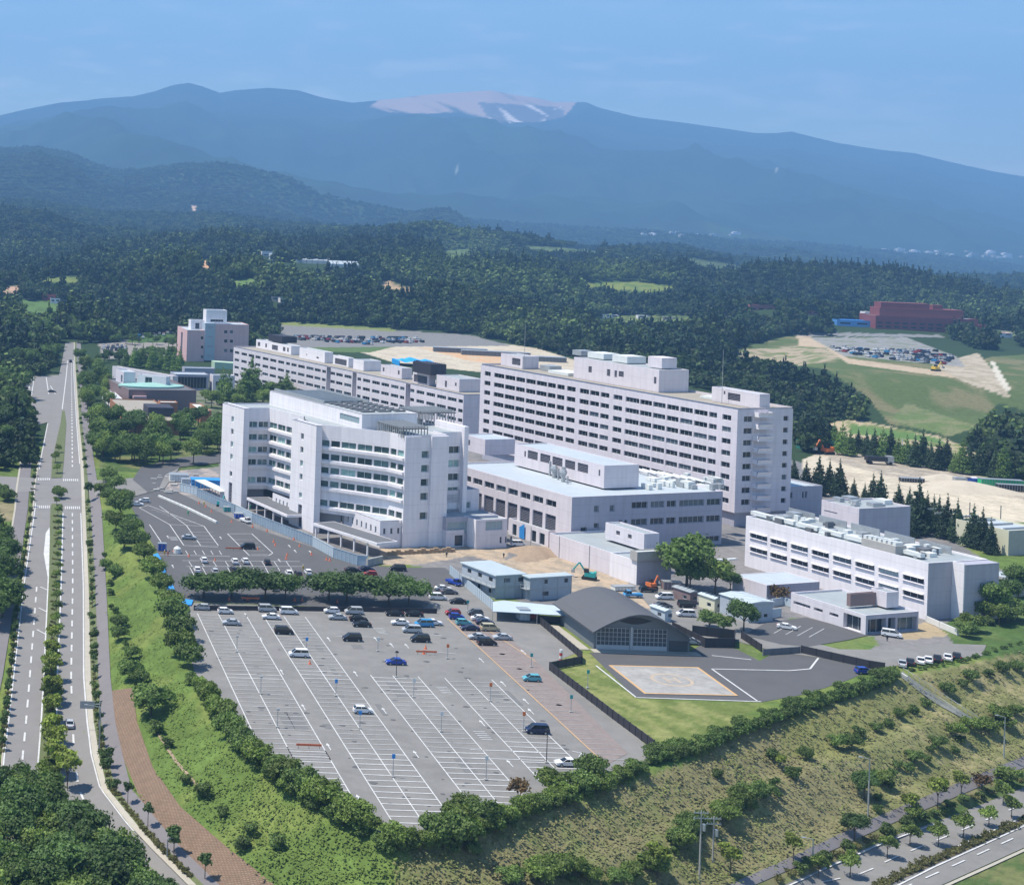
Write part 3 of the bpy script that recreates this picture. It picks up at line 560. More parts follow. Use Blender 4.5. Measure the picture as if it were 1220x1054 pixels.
# markings on the avenue
am = MB(); 
def dashes(fn, y0, y1, nd, fillf=.5, wpx=.55):
    # nd world-equal dashes
    ys = np.linspace(y0, y1, 900); X, Y, Z = hit(np.array([fn(t) for t in ys]), ys)
    d = np.concatenate([[0], np.cumsum(np.hypot(np.diff(X), np.diff(Y)))]); L = d[-1]; n = max(1, int(L/nd))
    for k in range(n):
        a, b = k*nd, k*nd+nd*fillf
        t = np.linspace(a, b, 2 if nd < 20 else 12)
        P = [Vector((float(np.interp(q, d, X)), float(np.interp(q, d, Y)), float(np.interp(q, d, Z))+.29)) for q in t]
        for p, q in zip(P[:-1], P[1:]):
            dd = (q-p); dd.z = 0; dd.normalize(); nrm = Vector((-dd.y, dd.x, 0))*wpx*.28; am.face([p-nrm, q-nrm, q+nrm, p+nrm])
dashes(lambda y: tx('mr', y)*.48+tx('rr', y)*.52, 612, 1054, 9.5, .5, .75)
dashes(lambda y: tx('rl', y)*.46+tx('ml', y)*.54, 700, 1000, 9.5, .5, .75)
dashes(lambda y: tx('mr', y)*.48+tx('rr', y)*.52, 430, 560, 10, .5, .9)
dashes(lambda y: tx('rr', y)-1.3, 612, 1054, 40, 1.0, .6); dashes(lambda y: tx('rr', y)-.8, 430, 560, 40, 1.0, .6)
dashes(lambda y: tx('mr', y)+1.2, 612, 1054, 40, 1.0, .7); dashes(lambda y: tx('ml', y)-.9, 690, 1054, 40, 1.0, .6)
dashes(lambda y: tx('rl', y)+1.2, 600, 1000, 40, 1.0, .6); dashes(lambda y: tx('rl', y)+1, 505, 565, 40, 1.0, .6)
dashes(lambda y: tx('ml', y), 430, 490, 40, 1.0, .8)
for q in np.linspace(78, 95, 8): am.v += []; 
def zebra(x0, x1, y, n, hpx=3.4):
    for k in range(n):
        a = x0+(x1-x0)*(k+.1)/n; b = x0+(x1-x0)*(k+.62)/n
        X, Y, Z = hit([a, b, b, a], [y, y, y-hpx, y-hpx]); am.face([(X[i], Y[i], Z[i]+.33) for i in range(4)])
zebra(77, 96, 607.5, 8); zebra(42, 60, 606.5, 8); zebra(75, 94, 574, 8, 2.6); zebra(45, 60, 573, 7, 2.6)
# hatched nose beside the median
for P in [[(54.5, 636), (59, 629), (60, 660), (59, 700), (57, 690), (52, 660)]]:
    X, Y, Z = hit([p[0] for p in P], [p[1] for p in P]); am.face([(X[i], Y[i], Z[i]+.29) for i in range(len(P))])
for (a, b, c, d) in [(48, 700, 57, 704), (46, 725, 56, 730), (44, 751, 55, 757), (34, 452, 40, 455), (36, 455, 32, 480), (40, 455, 36, 482), (55, 450, 58, 470), (60, 460, 66, 470)]:
    X, Y, Z = hit([a, c], [b, d]); p = Vector((X[0], Y[0], Z[0]+.3)); q = Vector((X[1], Y[1], Z[1]+.3)); n = (q-p).cross(Vector((0, 0, 1))).normalized()*.22; am.face([p-n, q-n, q+n, p+n])
struct(am.build('avenue_markings', M['paintw']))
# --- lower right road
RL = [(838, 1066), (860, 1058), (940, 1022), (1040, 975), (1100, 950), (1160, 925), (1240, 893)]     # footpath, upper edge
RLb = [(875, 1066), (900, 1054), (950, 1032), (1046, 988), (1108, 962), (1168, 937), (1240, 906)]
R1 = [(905, 1070), (935, 1054), (1010, 1020), (1070, 994), (1140, 970), (1240, 930)]                   # carriageway edge
R2 = [(1100, 1090), (1118, 1054), (1180, 1026), (1240, 1000)]
RM1 = [(1030, 1068), (1058, 1050), (1140, 1012), (1240, 968)]; RM2 = [(1042, 1068), (1064, 1052), (1145, 1016), (1240, 972)]
struct(drape('footpath', RL, RLb, M['walk'], .12, 3, 90)); struct(drape('lower_road', R1, [(1080, 1100), (1118, 1056), (1180, 1028), (1250, 996)], M['asph'], .1, 10, 90))
struct(drape('road_median', RM1, RM2, mat('median planting', (.12, .10, .04), .95, noise=.3, nscale=.7), .2, 2, 60))
struct(drape('kerb', [(1118, 1058), (1180, 1030), (1250, 998)], [(1121, 1060), (1182, 1032.5), (1250, 1001)], M['concl'], .2, 2, 40))
am = MB()
def offs(P, f):                      # picture polyline as function of x
    return lambda x: float(np.interp(x, [p[0] for p in P], [p[1] for p in P]))+f
def dashx(fy, x0, x1, nd, fillf, wd):
    xs = np.linspace(x0, x1, 700); ys = np.array([fy(t) for t in xs]); X, Y, Z = hit(xs, ys); d = np.concatenate([[0], np.cumsum(np.hypot(np.diff(X), np.diff(Y)))])
    for k in range(int(d[-1]/nd)):
        t = np.linspace(k*nd, k*nd+nd*fillf, 2 if fillf < 1 else 4); P = [Vector((float(np.interp(q, d, X)), float(np.interp(q, d, Y)), float(np.interp(q, d, Z))+.22)) for q in t]
        for p, q in zip(P[:-1], P[1:]):
            dd = q-p; dd.z = 0; dd.normalize(); n = Vector((-dd.y, dd.x, 0))*wd/2; am.face([p-n, q-n, q+n, p+n])
f1 = offs(R1, 0); fm = offs(RM1, 0); fm2 = offs(RM2, 0); f2 = offs([(1060, 1080), (1118, 1054), (1180, 1026), (1240, 1000)], 0)
dashx(lambda x: f1(x)+3.2, 925, 1235, 60, 1.0, .3); dashx(lambda x: fm(x)-3, 1040, 1235, 60, 1.0, .3); dashx(lambda x: fm2(x)+3.2, 1050, 1235, 60, 1.0, .3); dashx(lambda x: f2(x)-2.6, 1100, 1235, 60, 1.0, .3)
dashx(lambda x: f1(x)+(fm(x)-f1(x))*.52, 980, 1235, 9.6, .52, .28); dashx(lambda x: fm2(x)+(f2(x)-fm2(x))*.45, 1070, 1235, 9.6, .5, .28)
struct(am.build('lower_road_markings', M['paintw']))
# brown block paving on the bank
struct(drape('slope_paving', [(131, 824), (136, 860), (147, 905), (170, 960), (200, 1002), (262, 1060)], [(158, 820), (163, 860), (182, 915), (215, 962), (268, 1008), (336, 1062)], M['blockp'], .22, 10, 110))
# dirt trace on the green bank
struct(drape('dirt_path', [(178, 856), (190, 880), (208, 908), (232, 936), (250, 950)], [(180, 855), (193, 879), (211, 906), (235, 933), (252, 946)], M['dirt'], .12, 2, 40))
# concrete steps and channel down the right bank
st = thing('slope_stairs', 'long straight grey concrete stairway running down the dry grass bank', 'stairs', hit1(1120, 832))
o = drape('steps', [(1068, 803), (1092, 822), (1112, 837), (1128, 846), (1165, 866)], [(1076, 801), (1100, 820), (1120, 834), (1136, 843), (1172, 864)], None, .22, 3, 70)
for i in range(len(o.v)): pass
oo = o.build('tread_ramp', mat('weathered steps', (.17, .175, .155), .9, noise=.25, nscale=.9), st)
for (A_, B_) in (((1068, 803), (1165, 866)), ((1076, 801), (1172, 864))):
    mb = MB(); t = np.linspace(0, 1, 16); X, Y, Z = hit(A_[0]+(B_[0]-A_[0])*t, A_[1]+(B_[1]-A_[1])*t)
    for k in range(16): mb.bar((X[k], Y[k], Z[k]), (X[k], Y[k], Z[k]+1.1), .05, 4)
    for k in range(15): mb.bar((X[k], Y[k], Z[k]+1.1), (X[k+1], Y[k+1], Z[k+1]+1.1), .05, 4)
    mb.build('handrail', M['steel'], st)

# repairs, stains and tyre wear on the big lot
random.seed(19); mb = MB(); ms_ = MB()
for k in range(16):
    x = random.uniform(250, 700); y = random.uniform(740, 960)
    if not inpoly([x], [y], [(235, 735), (520, 735), (640, 800), (740, 900), (480, 985), (400, 945), (300, 880)])[0]: continue
    c = G(x, y, 0); w_, d_ = random.uniform(.8, 3.5), random.uniform(2, 12); mb.face([(c[0]-w_/2, c[1]-d_/2, .085), (c[0]+w_/2, c[1]-d_/2, .085), (c[0]+w_/2+.1, c[1]+d_/2, .085), (c[0]-w_/2, c[1]+d_/2, .085)])
for k in range(150):
    x = random.uniform(240, 700); y = random.uniform(735, 970)
    if not inpoly([x], [y], [(235, 735), (520, 735), (640, 800), (740, 900), (480, 985), (400, 945), (300, 880)])[0]: continue
    c = G(x, y, 0); r_ = random.uniform(.2, .75); ph = random.random()*6; ms_.face([(c[0]+r_*(1+.3*math.sin(3*t_+ph))*math.cos(t_), c[1]+r_*.8*math.sin(t_), .09) for t_ in [q*math.pi/5 for q in range(10)]])
struct(mb.build('asphalt_repairs', mat('patched asphalt', (.15, .146, .14), .92, noise=.12, nscale=.4))); struct(ms_.build('oil_stains', mat('oil stained asphalt', (.095, .092, .09), .7, noise=.2, nscale=1)))
# ================================================================ BUILDINGS
def vec2(a): return Vector((math.cos(a), math.sin(a)))
TH = rad(19.2); A = Vector((math.sin(TH), -math.cos(TH))); B = Vector((math.cos(TH), math.sin(TH)))   # A towards the viewer, B to the right
def P3(p, z): return (p[0], p[1], z)
def facade(mb, p0, d, n, L, z0, z1, ops, rec=.3, mi=0):
    p0 = Vector(p0[:2]); ops = [o for o in ops if o[1] > 0 and o[0] < L]
    us = sorted({0.0, float(L)} | {min(max(o[k], 0), L) for o in ops for k in (0, 1)}); zs = sorted({float(z0), float(z1)} | {min(max(o[k], z0), z1) for o in ops for k in (2, 3)})
    def q(u, z, r=0): return (*(p0+d*u-n*r), z)
    for za, zb in zip(zs[:-1], zs[1:]):
        if zb-za < 1e-4: continue
        zc = (za+zb)/2; run = None
        for ua, ub in zip(us[:-1], us[1:]):
            uc = (ua+ub)/2; hole = any(o[0] < uc < o[1] and o[2] < zc < o[3] for o in ops)
            if not hole: run = (run[0], ub) if run else (ua, ub)
            if hole or ub == us[-1]:
                if run: mb.face([q(run[0], za), q(run[1], za), q(run[1], zb), q(run[0], zb)], mi)
                run = None
    for a, b, c, e in [o[:4] for o in ops]:
        a = max(a, 0); b = min(b, L)
        mb.face([q(a, c), q(b, c), q(b, c, rec), q(a, c, rec)], mi); mb.face([q(a, e), q(a, e, rec), q(b, e, rec), q(b, e)], mi)
        mb.face([q(a, c), q(a, c, rec), q(a, e, rec), q(a, e)], mi); mb.face([q(b, c), q(b, e), q(b, e, rec), q(b, c, rec)], mi)
WC = {}
def window(parent, p0, d, n, op, rec=.3, style='dark', name='window'):
    a, b, c, e = op[:4]; w_ = round(b-a, 1); h = round(e-c, 1); key = (w_, h, style)
    if key not in WC:
        mb = MB(); w2, h2 = w_, h
        if style == 'louv':
            mb.face([(0, 0, 0), (w2, 0, 0), (w2, 0, h2), (0, 0, h2)], 0)
            k = .5
            while k < h2: mb.box(0, w2, -.08, 0, k-.05, k, 1); k += .5
            ms = [M['louv'], M['walld']]
        else:
            mb.face([(0, 0, 0), (w2, 0, 0), (w2, 0, h2), (0, 0, h2)], 0)
            nb = max(1, int(w2/1.7)); t = .06
            for k in range(nb+1): u = min(max(k*w2/nb, t), w2-t); mb.box(u-t, u+t, -.07, .0, 0, h2, 1)
            mb.box(0, w2, -.09, 0, 0, .1, 1); mb.box(0, w2, -.08, 0, h2-.08, h2, 1)
            ms = [M['glassg' if style == 'green' else 'glassb' if style == 'pale' else 'glass'], M['duct' if style == 'green' else 'frame']]
        me = bpy.data.meshes.new('window'); me.from_pydata(mb.v, [], mb.f)
        for m in ms: me.materials.append(m)
        me.polygons.foreach_set('material_index', mb.m); WC[key] = me
    o = bpy.data.objects.new(name, WC[key]); S.collection.objects.link(o); o.parent = parent
    p = Vector(p0[:2])+d*a-n*rec; o.location = Vector((p.x, p.y, c))-wl(parent)
    o.rotation_euler = (0, 0, math.atan2(d.y, d.x)); 
    # outward must be local -y; flip by mirrored direction when needed
    loc_out = Vector((d.y, -d.x))
    if loc_out.dot(n) < 0:
        p = Vector(p0[:2])+d*b-n*rec; o.location = Vector((p.x, p.y, c))-wl(parent); o.rotation_euler = (0, 0, math.atan2(-d.y, -d.x))
    return o
def windows(parent, p0, d, n, ops, rec=.3, style='dark', budget=None):
    for op in ops: window(parent, p0, d, n, op, rec, op[4] if len(op) > 4 else style)
def roofcap(parent, poly, z, wallm, roofm, par=.5, name='roof'):
    """roof sheet sunk behind a parapet with a coping; poly = plan corners in order"""
    c = sum((Vector(p) for p in poly), Vector((0, 0)))/len(poly); n = len(poly)
    ins = []
    for k in range(n):
        a, b, e = Vector(poly[k-1]), Vector(poly[k]), Vector(poly[(k+1) % n]); d1 = (b-a).normalized(); d2 = (e-b).normalized(); v = (d2-d1); 
        v = v.normalized() if v.length > 1e-3 else Vector((-d1.y, d1.x)); 
        if v.dot(c-b) < 0 and v.length < .01: v = -v
        ins.append(b+v*.42)
    mb = MB(); mb.face([P3(p, z-par) for p in ins], 0)
    for k in range(n):
        a, b, i0, i1 = poly[k], poly[(k+1) % n], ins[k], ins[(k+1) % n]
        mb.face([P3(a, z), P3(b, z), P3(i1, z), P3(i0, z)], 1); mb.face([P3(i0, z), P3(i1, z), P3(i1, z-par), P3(i0, z-par)], 1)
    return mb.build(name, [roofm, wallm], parent)
def block(parent, K, Ls, Lt, z0, z1, wm, rm, opW=(), opE=(), rec=.3, styW='dark', styE='dark', par=.5, a=None, b=None, name='wall', em=None, roof='roof'):
    """K = plan corner nearest the viewer; Ls runs away along -A, Lt right along B. opW/opE in metres from K."""
    a = a or A; b = b or B; K = Vector(K[:2]); mb = MB()
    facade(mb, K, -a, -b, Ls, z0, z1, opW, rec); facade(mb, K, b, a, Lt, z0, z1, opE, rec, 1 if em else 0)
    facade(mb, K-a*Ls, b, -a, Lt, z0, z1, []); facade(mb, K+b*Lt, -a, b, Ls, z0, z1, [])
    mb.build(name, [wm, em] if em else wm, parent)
    roofcap(parent, [K, K+b*Lt, K+b*Lt-a*Ls, K-a*Ls], z1, wm, rm, par, roof)
    windows(parent, K, -a, -b, opW, rec, styW); windows(parent, K, b, a, opE, rec, styE)
def lenS(x, K, z, a=None): return along(x, K, -(a or A), z)
def lenT(x, K, z, b=None): return along(x, K, (b or B), z)
def grid_ops(K, d, cols, zc, h, ref):
    """cols: picture columns (x0,x1) at height ref -> openings for each row centre in zc"""
    r = []
    for x0, x1 in cols:
        u0, u1 = sorted((along(x0, K, d, ref), along(x1, K, d, ref)))
        for z in zc: r.append((u0, u1, z-h/2, z+h/2))
    return r
def sp(vals, ox, f): return [(ox+a/f, ox+b/f) for a, b in vals]
def roofunit(mb, K, s, t, w_, d_, h, z, mi=0):   # plant box on a roof, plan offset s back, t right of K
    c = Vector(K[:2])-A*s+B*t
    def T(x, y, zz): p = c+B*x-A*y; return (p.x, p.y, zz)
    mb.box(0, w_, 0, d_, z, z+h, mi, T)
# ---------------------------------------------------------------- ward tower
K = G(879, 488, 40); zt = 40
Ls = lenS(573, K, zt); Lt = lenT(945, K, zt)
t = thing('hospital_tower', 'long ten-storey lavender ward block with rows of dark windows, the tallest building', 'building', (K[0], K[1], 0))
cw = sp([(135, 155), (167, 201), (204, 238), (241, 271), (275, 307), (310, 345), (348, 375), (380, 405), (413, 442), (456, 487), (491, 522), (527, 556), (570, 600), (611, 657), (660, 700), (704, 746), (751, 791), (796, 838), (843, 888), (893, 920), (938, 968)], 530, 2.837)
rows = [36.7-4.03*k for k in range(8)]
opW = grid_ops(K, -A, cw, rows[:7], 1.85, 37)+grid_ops(K, -A, cw[13:], rows[7:], 1.85, 37)
opE = grid_ops(K, B, sp([(272, 332)], 840, 5.857), rows, 1.9, 37)+grid_ops(K, B, sp([(548, 582)], 840, 5.857), rows, 1.7, 37)
mb = MB(); KK = Vector(K[:2])
facade(mb, KK, -A, -B, Ls, 5, zt, opW, .45); facade(mb, KK, B, A, Lt, 5, zt, opE, .45); facade(mb, KK-A*Ls, B, -A, Lt, 5, zt, []); facade(mb, KK+B*Lt, -A, B, Ls, 5, zt, [])
mb.face([P3(KK, 5), P3(KK+B*Lt, 5), P3(KK+B*Lt-A*Ls, 5), P3(KK-A*Ls, 5)])
mb.build('wall', M['wallp'], t)
big = sorted(opW, key=lambda o: o[0])
allw = [(o, 'W') for o in big]+[(o, 'E') for o in opE]
for o in opE: window(t, KK, B, A, o, .45)
for o in big[:84]: window(t, KK, -A, -B, o, .45)
mb = MB()                                             # the farther windows as one part
for a_, b_, c_, e_ in big[84:]:
    p = KK-A*a_+B*.45; q = KK-A*b_+B*.45; mb.face([P3(p, c_), P3(q, c_), P3(q, e_), P3(p, e_)])
    n = max(1, int((b_-a_)/1.7))
    for k in range(n+1):
        m_ = p.lerp(q, k/n); m2 = m_-A*.1; mb.face([P3(m_-B*.05, c_), P3(m2-B*.05, c_), P3(m2-B*.05, e_), P3(m_-B*.05, e_)], 1)
o = mb.build('windows', [M['glass'], M['frame']], t); tag(o, kind='stuff')
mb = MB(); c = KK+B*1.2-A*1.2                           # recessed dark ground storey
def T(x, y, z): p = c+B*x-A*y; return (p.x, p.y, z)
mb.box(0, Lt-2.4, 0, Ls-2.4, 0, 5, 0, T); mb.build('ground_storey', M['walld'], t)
roofcap(t, [KK, KK+B*Lt, KK+B*Lt-A*Ls, KK-A*Ls], zt+.6, M['wallp'], M['rooft'], .7)
def pent(parent, xk, yk, h, xl, xr, z, wm=None, rm=None, ops=(), par=.3, name='penthouse', off=0):
    k = G(xk, yk, z); pw = bpy.data.objects.new('x', None)
    ls, lt = lenS(xl, k, z+h), lenT(xr, k, z+h)
    kk = Vector(k[:2]); mb = MB(); o2 = [(along(b, k, -A, z+h/2), along(a, k, -A, z+h/2), z+c, z+e) for a, b, c, e in ops]
    facade(mb, kk, -A, -B, ls, z, z+h, o2, .25); facade(mb, kk, B, A, lt, z, z+h, []); facade(mb, kk-A*ls, B, -A, lt, z, z+h, []); facade(mb, kk+B*lt, -A, B, ls, z, z+h, [])
    o = mb.build(name, wm or M['wallp'], parent)
    r = roofcap(parent, [kk, kk+B*lt, kk+B*lt-A*ls, kk-A*ls], z+h, wm or M['wallp'], rm or M['roofg'], par, 'penthouse_roof')
    windows(parent, kk, -A, -B, o2, .25, 'louv'); bpy.data.objects.remove(pw); return k, ls, lt
pent(t, 622.3, 439.5, 5.2, 597, 642, 40, ops=[(610, 620, 1.2, 4)])
k2, ls2, lt2 = pent(t, 784.5, 467.5, 8.3, 684, 820.8, 40, ops=[(701, 705, 3.2, 5.6), (723, 727, 3, 5.6), (732, 735, 3, 5.6), (737, 743, 3.5, 5.6), (779, 782, 3, 5.5)])
pent(t, 904.7, 487.2, 5.1, 848.3, 917.5, 40, rm=M['roofb'], ops=[(862, 864, 3, 4.2), (867, 882, 1.4, 3.9)])
for ag in ((k2, 4, lt2-9, 7, 7, 4.0, 48.3, 0), (k2, 22, 5, 9, 8, 2.6, 48.3, 1), (k2, 36, 6, 8, 9, 2.2, 48.3, 1), (k2, 50, 7, 6, 5, 2, 48.3, 2), (K, 14, 13, 8, 16, .9, 40, 1), (K, 96, 10, 10, 12, 1.2, 40, 1), (K, 112, 14, 6, 6, 2.2, 40, 2)):
    mb = MB(); roofunit(mb, *ag); mb.build('plant_box', [M['wallp'], M['duct'], M['steel']], t)
for s_, t_, hh in ((118, 6, 14), (15, 8, 14)):
    p = KK-A*s_+B*t_; MB().bar(P3(p, 40), P3(p, 40+hh+5), .12, 5, .05).build('lightning_rod', M['steel'], t)
ub0, ub1 = along(898, K, B, 38), along(915, K, B, 38)   # balconies on the end face
for r in rows+[4.4]:
    mb = MB(); zb_ = r-.2+1.6 if r > 5 else r+1.4
    def T(x, y, z): p = KK+B*x+A*y; return (p.x, p.y, z)
    mb.box(ub0, ub1, 0, 2.4, zb_-.55, zb_-.3, 0, T); mb.face([T(ub0, 2.0, zb_-.55), T(ub1, 2.0, zb_-.55), T(ub1, 2.7, zb_+1.1), T(ub0, 2.7, zb_+1.1)]); mb.face([T(ub0, 1.95, zb_-.55), T(ub0, 2.65, zb_+1.1), T(ub1, 2.65, zb_+1.1), T(ub1, 1.95, zb_-.55)]); mb.box(ub0, ub0+.15, 0, 2.0, zb_-.3, zb_+1.1, 0, T); mb.box(ub1-.15, ub1, 0, 2.0, zb_-.3, zb_+1.1, 0, T)
    mb.build('balcony', M['white'], t)
    if r > 6: window(t, KK, B, A, (ub0+.4, ub1-.3, zb_-2.6, zb_-.5), .02, 'louv', 'balcony_door')
# annex at the right foot of the tower
kx = KK+B*(Lt+.2)-A*3
an = thing('tower_annex', 'plain grey lavender annex in shade against the right foot of the ward tower', 'building', P3(kx, 0))
block(an, kx, 20, lenT(980, kx, 12), 0, 12.5, M['walld'], M['roofb'], opE=[(3, 4, 8.5, 10.5), (8.4, 9.3, 8.3, 10.6), (9.8, 10.7, 8.3, 10.6), (4.5, 6, 3, 5)])
# ---------------------------------------------------------------- laboratory row
zr_ = 22; K = G(552.5, 470.8, zr_); KK = Vector(K[:2]); Ls = lenS(278.5, K, zr_); Lt = lenT(571, K, zr_)+14
t = thing('laboratory_row', 'very long five-storey pinkish row building with small rooftop penthouses, left of the tower', 'building', (K[0], K[1], 0))
def cz(vals, ox, f): return sp(vals, ox, f)
c1 = cz([(525, 562), (582, 652), (672, 750), (768, 850), (865, 945), (962, 1003)], 420, 7.625)
c2 = cz([(45, 78), (95, 160), (178, 248), (262, 332), (350, 418), (432, 472)], 420, 7.625)
c3 = cz([(945, 985), (995, 1055), (1070, 1135)], 270, 7.625)
c4_ = cz([(540, 575), (588, 636), (650, 710), (725, 790), (800, 855), (868, 902)], 270, 7.625)
c5 = cz([(75, 115), (135, 185), (200, 250), (262, 308), (328, 380), (395, 452), (468, 523)], 270, 7.625)
cols = c1+c2+c3+c4_+c5
rws = [zr_-3.0-4.35*k for k in range(5)]; ops = grid_ops(K, -A, cols, rws, 1.7, 20)
slots = [(along(b, K, -A, 12), along(a, K, -A, 12), 0, zr_) for a, b in ((483, 488.3), (419.5, 424.2), (388.7, 393.5))]
mb = MB(); facade(mb, KK, -A, -B, Ls, 0, zr_, ops+slots, .4)
for a_, b_, _, _ in slots:
    for z0_, z1_ in ((0, zr_),):
        p = [KK-A*a_, KK-A*a_+B*3, KK-A*b_+B*3, KK-A*b_]
        for u in range(3): mb.face([P3(p[u], 0), P3(p[u+1], 0), P3(p[u+1], zr_-.05), P3(p[u], zr_-.05)])
facade(mb, KK, B, A, Lt, 0, zr_, []); facade(mb, KK-A*Ls, B, -A, Lt, 0, zr_, []); facade(mb, KK+B*Lt, -A, B, Ls, 0, zr_, []); mb.build('wall', M['wallp'], t)
roofcap(t, [KK, KK+B*Lt, KK+B*Lt-A*Ls, KK-A*Ls], zr_+.5, M['wallp'], M['rooft'], .6)
vis = [o for o in ops if o[2] > 6]; vis.sort(key=lambda o: (-round(o[2]), o[0])); vis = vis[:96]
for o in vis: window(t, KK, -A, -B, o, .4)
rest = [o for o in ops if o not in vis]; mb = MB()
for a_, b_, c_, e_ in rest:
    p = KK-A*a_+B*.4; q = KK-A*b_+B*.4; mb.face([P3(p, c_), P3(q, c_), P3(q, e_), P3(p, e_)])
tag(mb.build('windows', M['glass'], t), kind='stuff')
pent(t, 547, 467.0, 6.0, 520, 575, zr_, ops=[(530, 532.5, 1, 4), (542, 544, 2.5, 4)], rm=M['roofg'])
pent(t, 511, 459.6, 5.4, 492, 519, zr_, ops=[(493, 509, .6, 4.2)]); pent(t, 478.4, 451.7, 5.4, 454, 491, zr_, ops=[(456, 458, 2, 4), (474, 476, 2, 4)])
pent(t, 433, 441.8, 5.2, 421, 454, zr_, wm=M['white']); pent(t, 415, 437.6, 5.0, 397, 422, zr_, wm=M['white'], ops=[(399, 413, .5, 3.6)])
pent(t, 386.7, 432.3, 5.8, 357, 397, zr_, wm=M['white'], ops=[(365, 366, 2, 3), (377, 380, 1.6, 2.5)]); pent(t, 346.7, 422.6, 5.0, 305.4, 359, zr_, wm=M['white'], ops=[(307, 310, 1.2, 3.6), (316, 318, 1.2, 3.6), (324, 331, .8, 3.6), (337, 340, 1.2, 3.6), (342, 344, 1.2, 3.6)])
for xk, yk, h, xl, xr, z in ((336, 408.6, 4.5, 320, 354, 27.2), (513, 447, 6.0, 492, 532, 27.6)):
    k = G(xk, yk, z); kk = Vector(k[:2]); ls, lt = lenS(xl, k, z+h), lenT(xr, k, z+h); mb = MB()
    def T(x, y, zz): p = kk+B*x-A*y; return (p.x, p.y, zz)
    mb.box(0, lt, 0, ls, z, z+h-.9, 0, T); mb.box(.5, lt-.5, .5, ls-.5, z+h-.9, z+h-.8, 0, T)
    for q in range(int(lt/1.2)): mb.box(q*1.2, q*1.2+.15, -.1, 0, z, z+h, 0, T)
    for q in range(int(ls/1.2)): mb.box(-.1, 0, q*1.2, q*1.2+.15, z, z+h, 0, T)
    mb.build('louvre_screen', M['louv'], t)
# ---------------------------------------------------------------- front clinic wing (white, with concave glazed bays)
zt = 34.0
KR = G(478, 652, 0); KR = Vector(KR[:2]); KM = Vector(G(373, 635.3, 0)[:2]); KL = Vector(G(287, 606, 0)[:2])
t = thing('clinic_wing', 'bright white-lavender seven-storey wing with tall piers and concave ribbon-window bays facing the car park', 'building', P3(KR, 0))
def pier(K, Ls, Lt, wx):
    ops = []; z = 29.5
    c = along(wx, K, -A, 24)
    for k in range(4): ops.append((c-.9, c+.9, z-1, z+1)); z -= 4.35
    ops.append((c-.9, c+.9, 9.6, 11.4)); ops.append((c-1.2, c+1.2, .3, 7.5))
    mb = MB(); facade(mb, K, -A, -B, Ls, 0, zt, ops, .5); facade(mb, K, B, A, Lt, 0, zt, []); facade(mb, K-A*Ls, B, -A, Lt, 0, zt, []); facade(mb, K+B*Lt, -A, B, Ls, 0, zt, [])
    mb.build('pier', M['white'], t); windows(t, K, -A, -B, ops[:5], .5, 'green'); window(t, K, -A, -B, ops[5], .5, 'louv', 'slot_opening')
    roofcap(t, [K, K+B*Lt, K+B*Lt-A*Ls, K-A*Ls], zt+.3, M['white'], M['roofg'], .6, 'pier_roof')
LsM = lenS(346, KM, 17)
LsL = lenS(263.5, KL, 17)
pier(KM, LsM, 2.2, 359.5); pier(KL, LsL, 2.2, 276.5)
rowz = [28.6, 24.3, 20.0, 15.7, 9.6]; hh = 2.0
def bay(P0, pts, podz=6.4, shade=(0,)):
    """ribbon-window bay along a chain of plan points; slabs stand proud below each window row"""
    pts = [Vector(p) for p in pts]
    for i, (a, b) in enumerate(zip(pts[:-1], pts[1:])):
        d = (b-a); L = d.length; d.normalize(); n = Vector((d.y, -d.x))
        if n.dot(Vector((0, -1))) < 0 and n.dot(Vector((-1, 0))) < 0: n = -n
        nb = max(2, int(L/4.2)); g = .45; ops = []
        for z in rowz:
            for k in range(nb): ops.append((L*k/nb+g/2, L*(k+1)/nb-g/2, z-hh/2, z+hh/2))
        mb = MB(); facade(mb, a, d, n, L, podz, zt-.2, ops, .35); mb.build('bay_wall', M['white'], t)
        windows(t, a, d, n, ops, .35, 'green')
        for z in rowz:                       # light ledge under each row of windows
            mb = MB(); q = [a+n*.7, b+n*.7]
            z1 = z-hh/2-.15; z0 = z1-.9
            mb.face([P3(a, z1), P3(b, z1), P3(q[1], z1), P3(q[0], z1)]); mb.face([P3(a, z0), P3(b, z0), P3(q[1], z0), P3(q[0], z0)]); mb.face([P3(q[0], z0), P3(q[1], z0), P3(q[1], z1), P3(q[0], z1)])
            mb.face([P3(a, z0), P3(q[0], z0), P3(q[0], z1), P3(a, z1)]); mb.face([P3(b, z0), P3(q[1], z0), P3(q[1], z1), P3(b, z1)])
            mb.build('ledge', M['white'], t)
C0 = KM+B*2.2-A*1.5; C1 = Vector(G(406.5, 509.5, zt)[:2]); C2 = Vector(G(465, 516.5, zt)[:2]); C3 = Vector(G(483, 521, zt)[:2])
C3 = KR.copy(); 
bay(None, [C0, C1, C2, C3])
off = KL-KM
D0 = C0+off; D1 = Vector(G(321, 487, zt)[:2]); D2 = Vector(G(362, 497, zt)[:2])
bay(None, [D0, D1, D2])
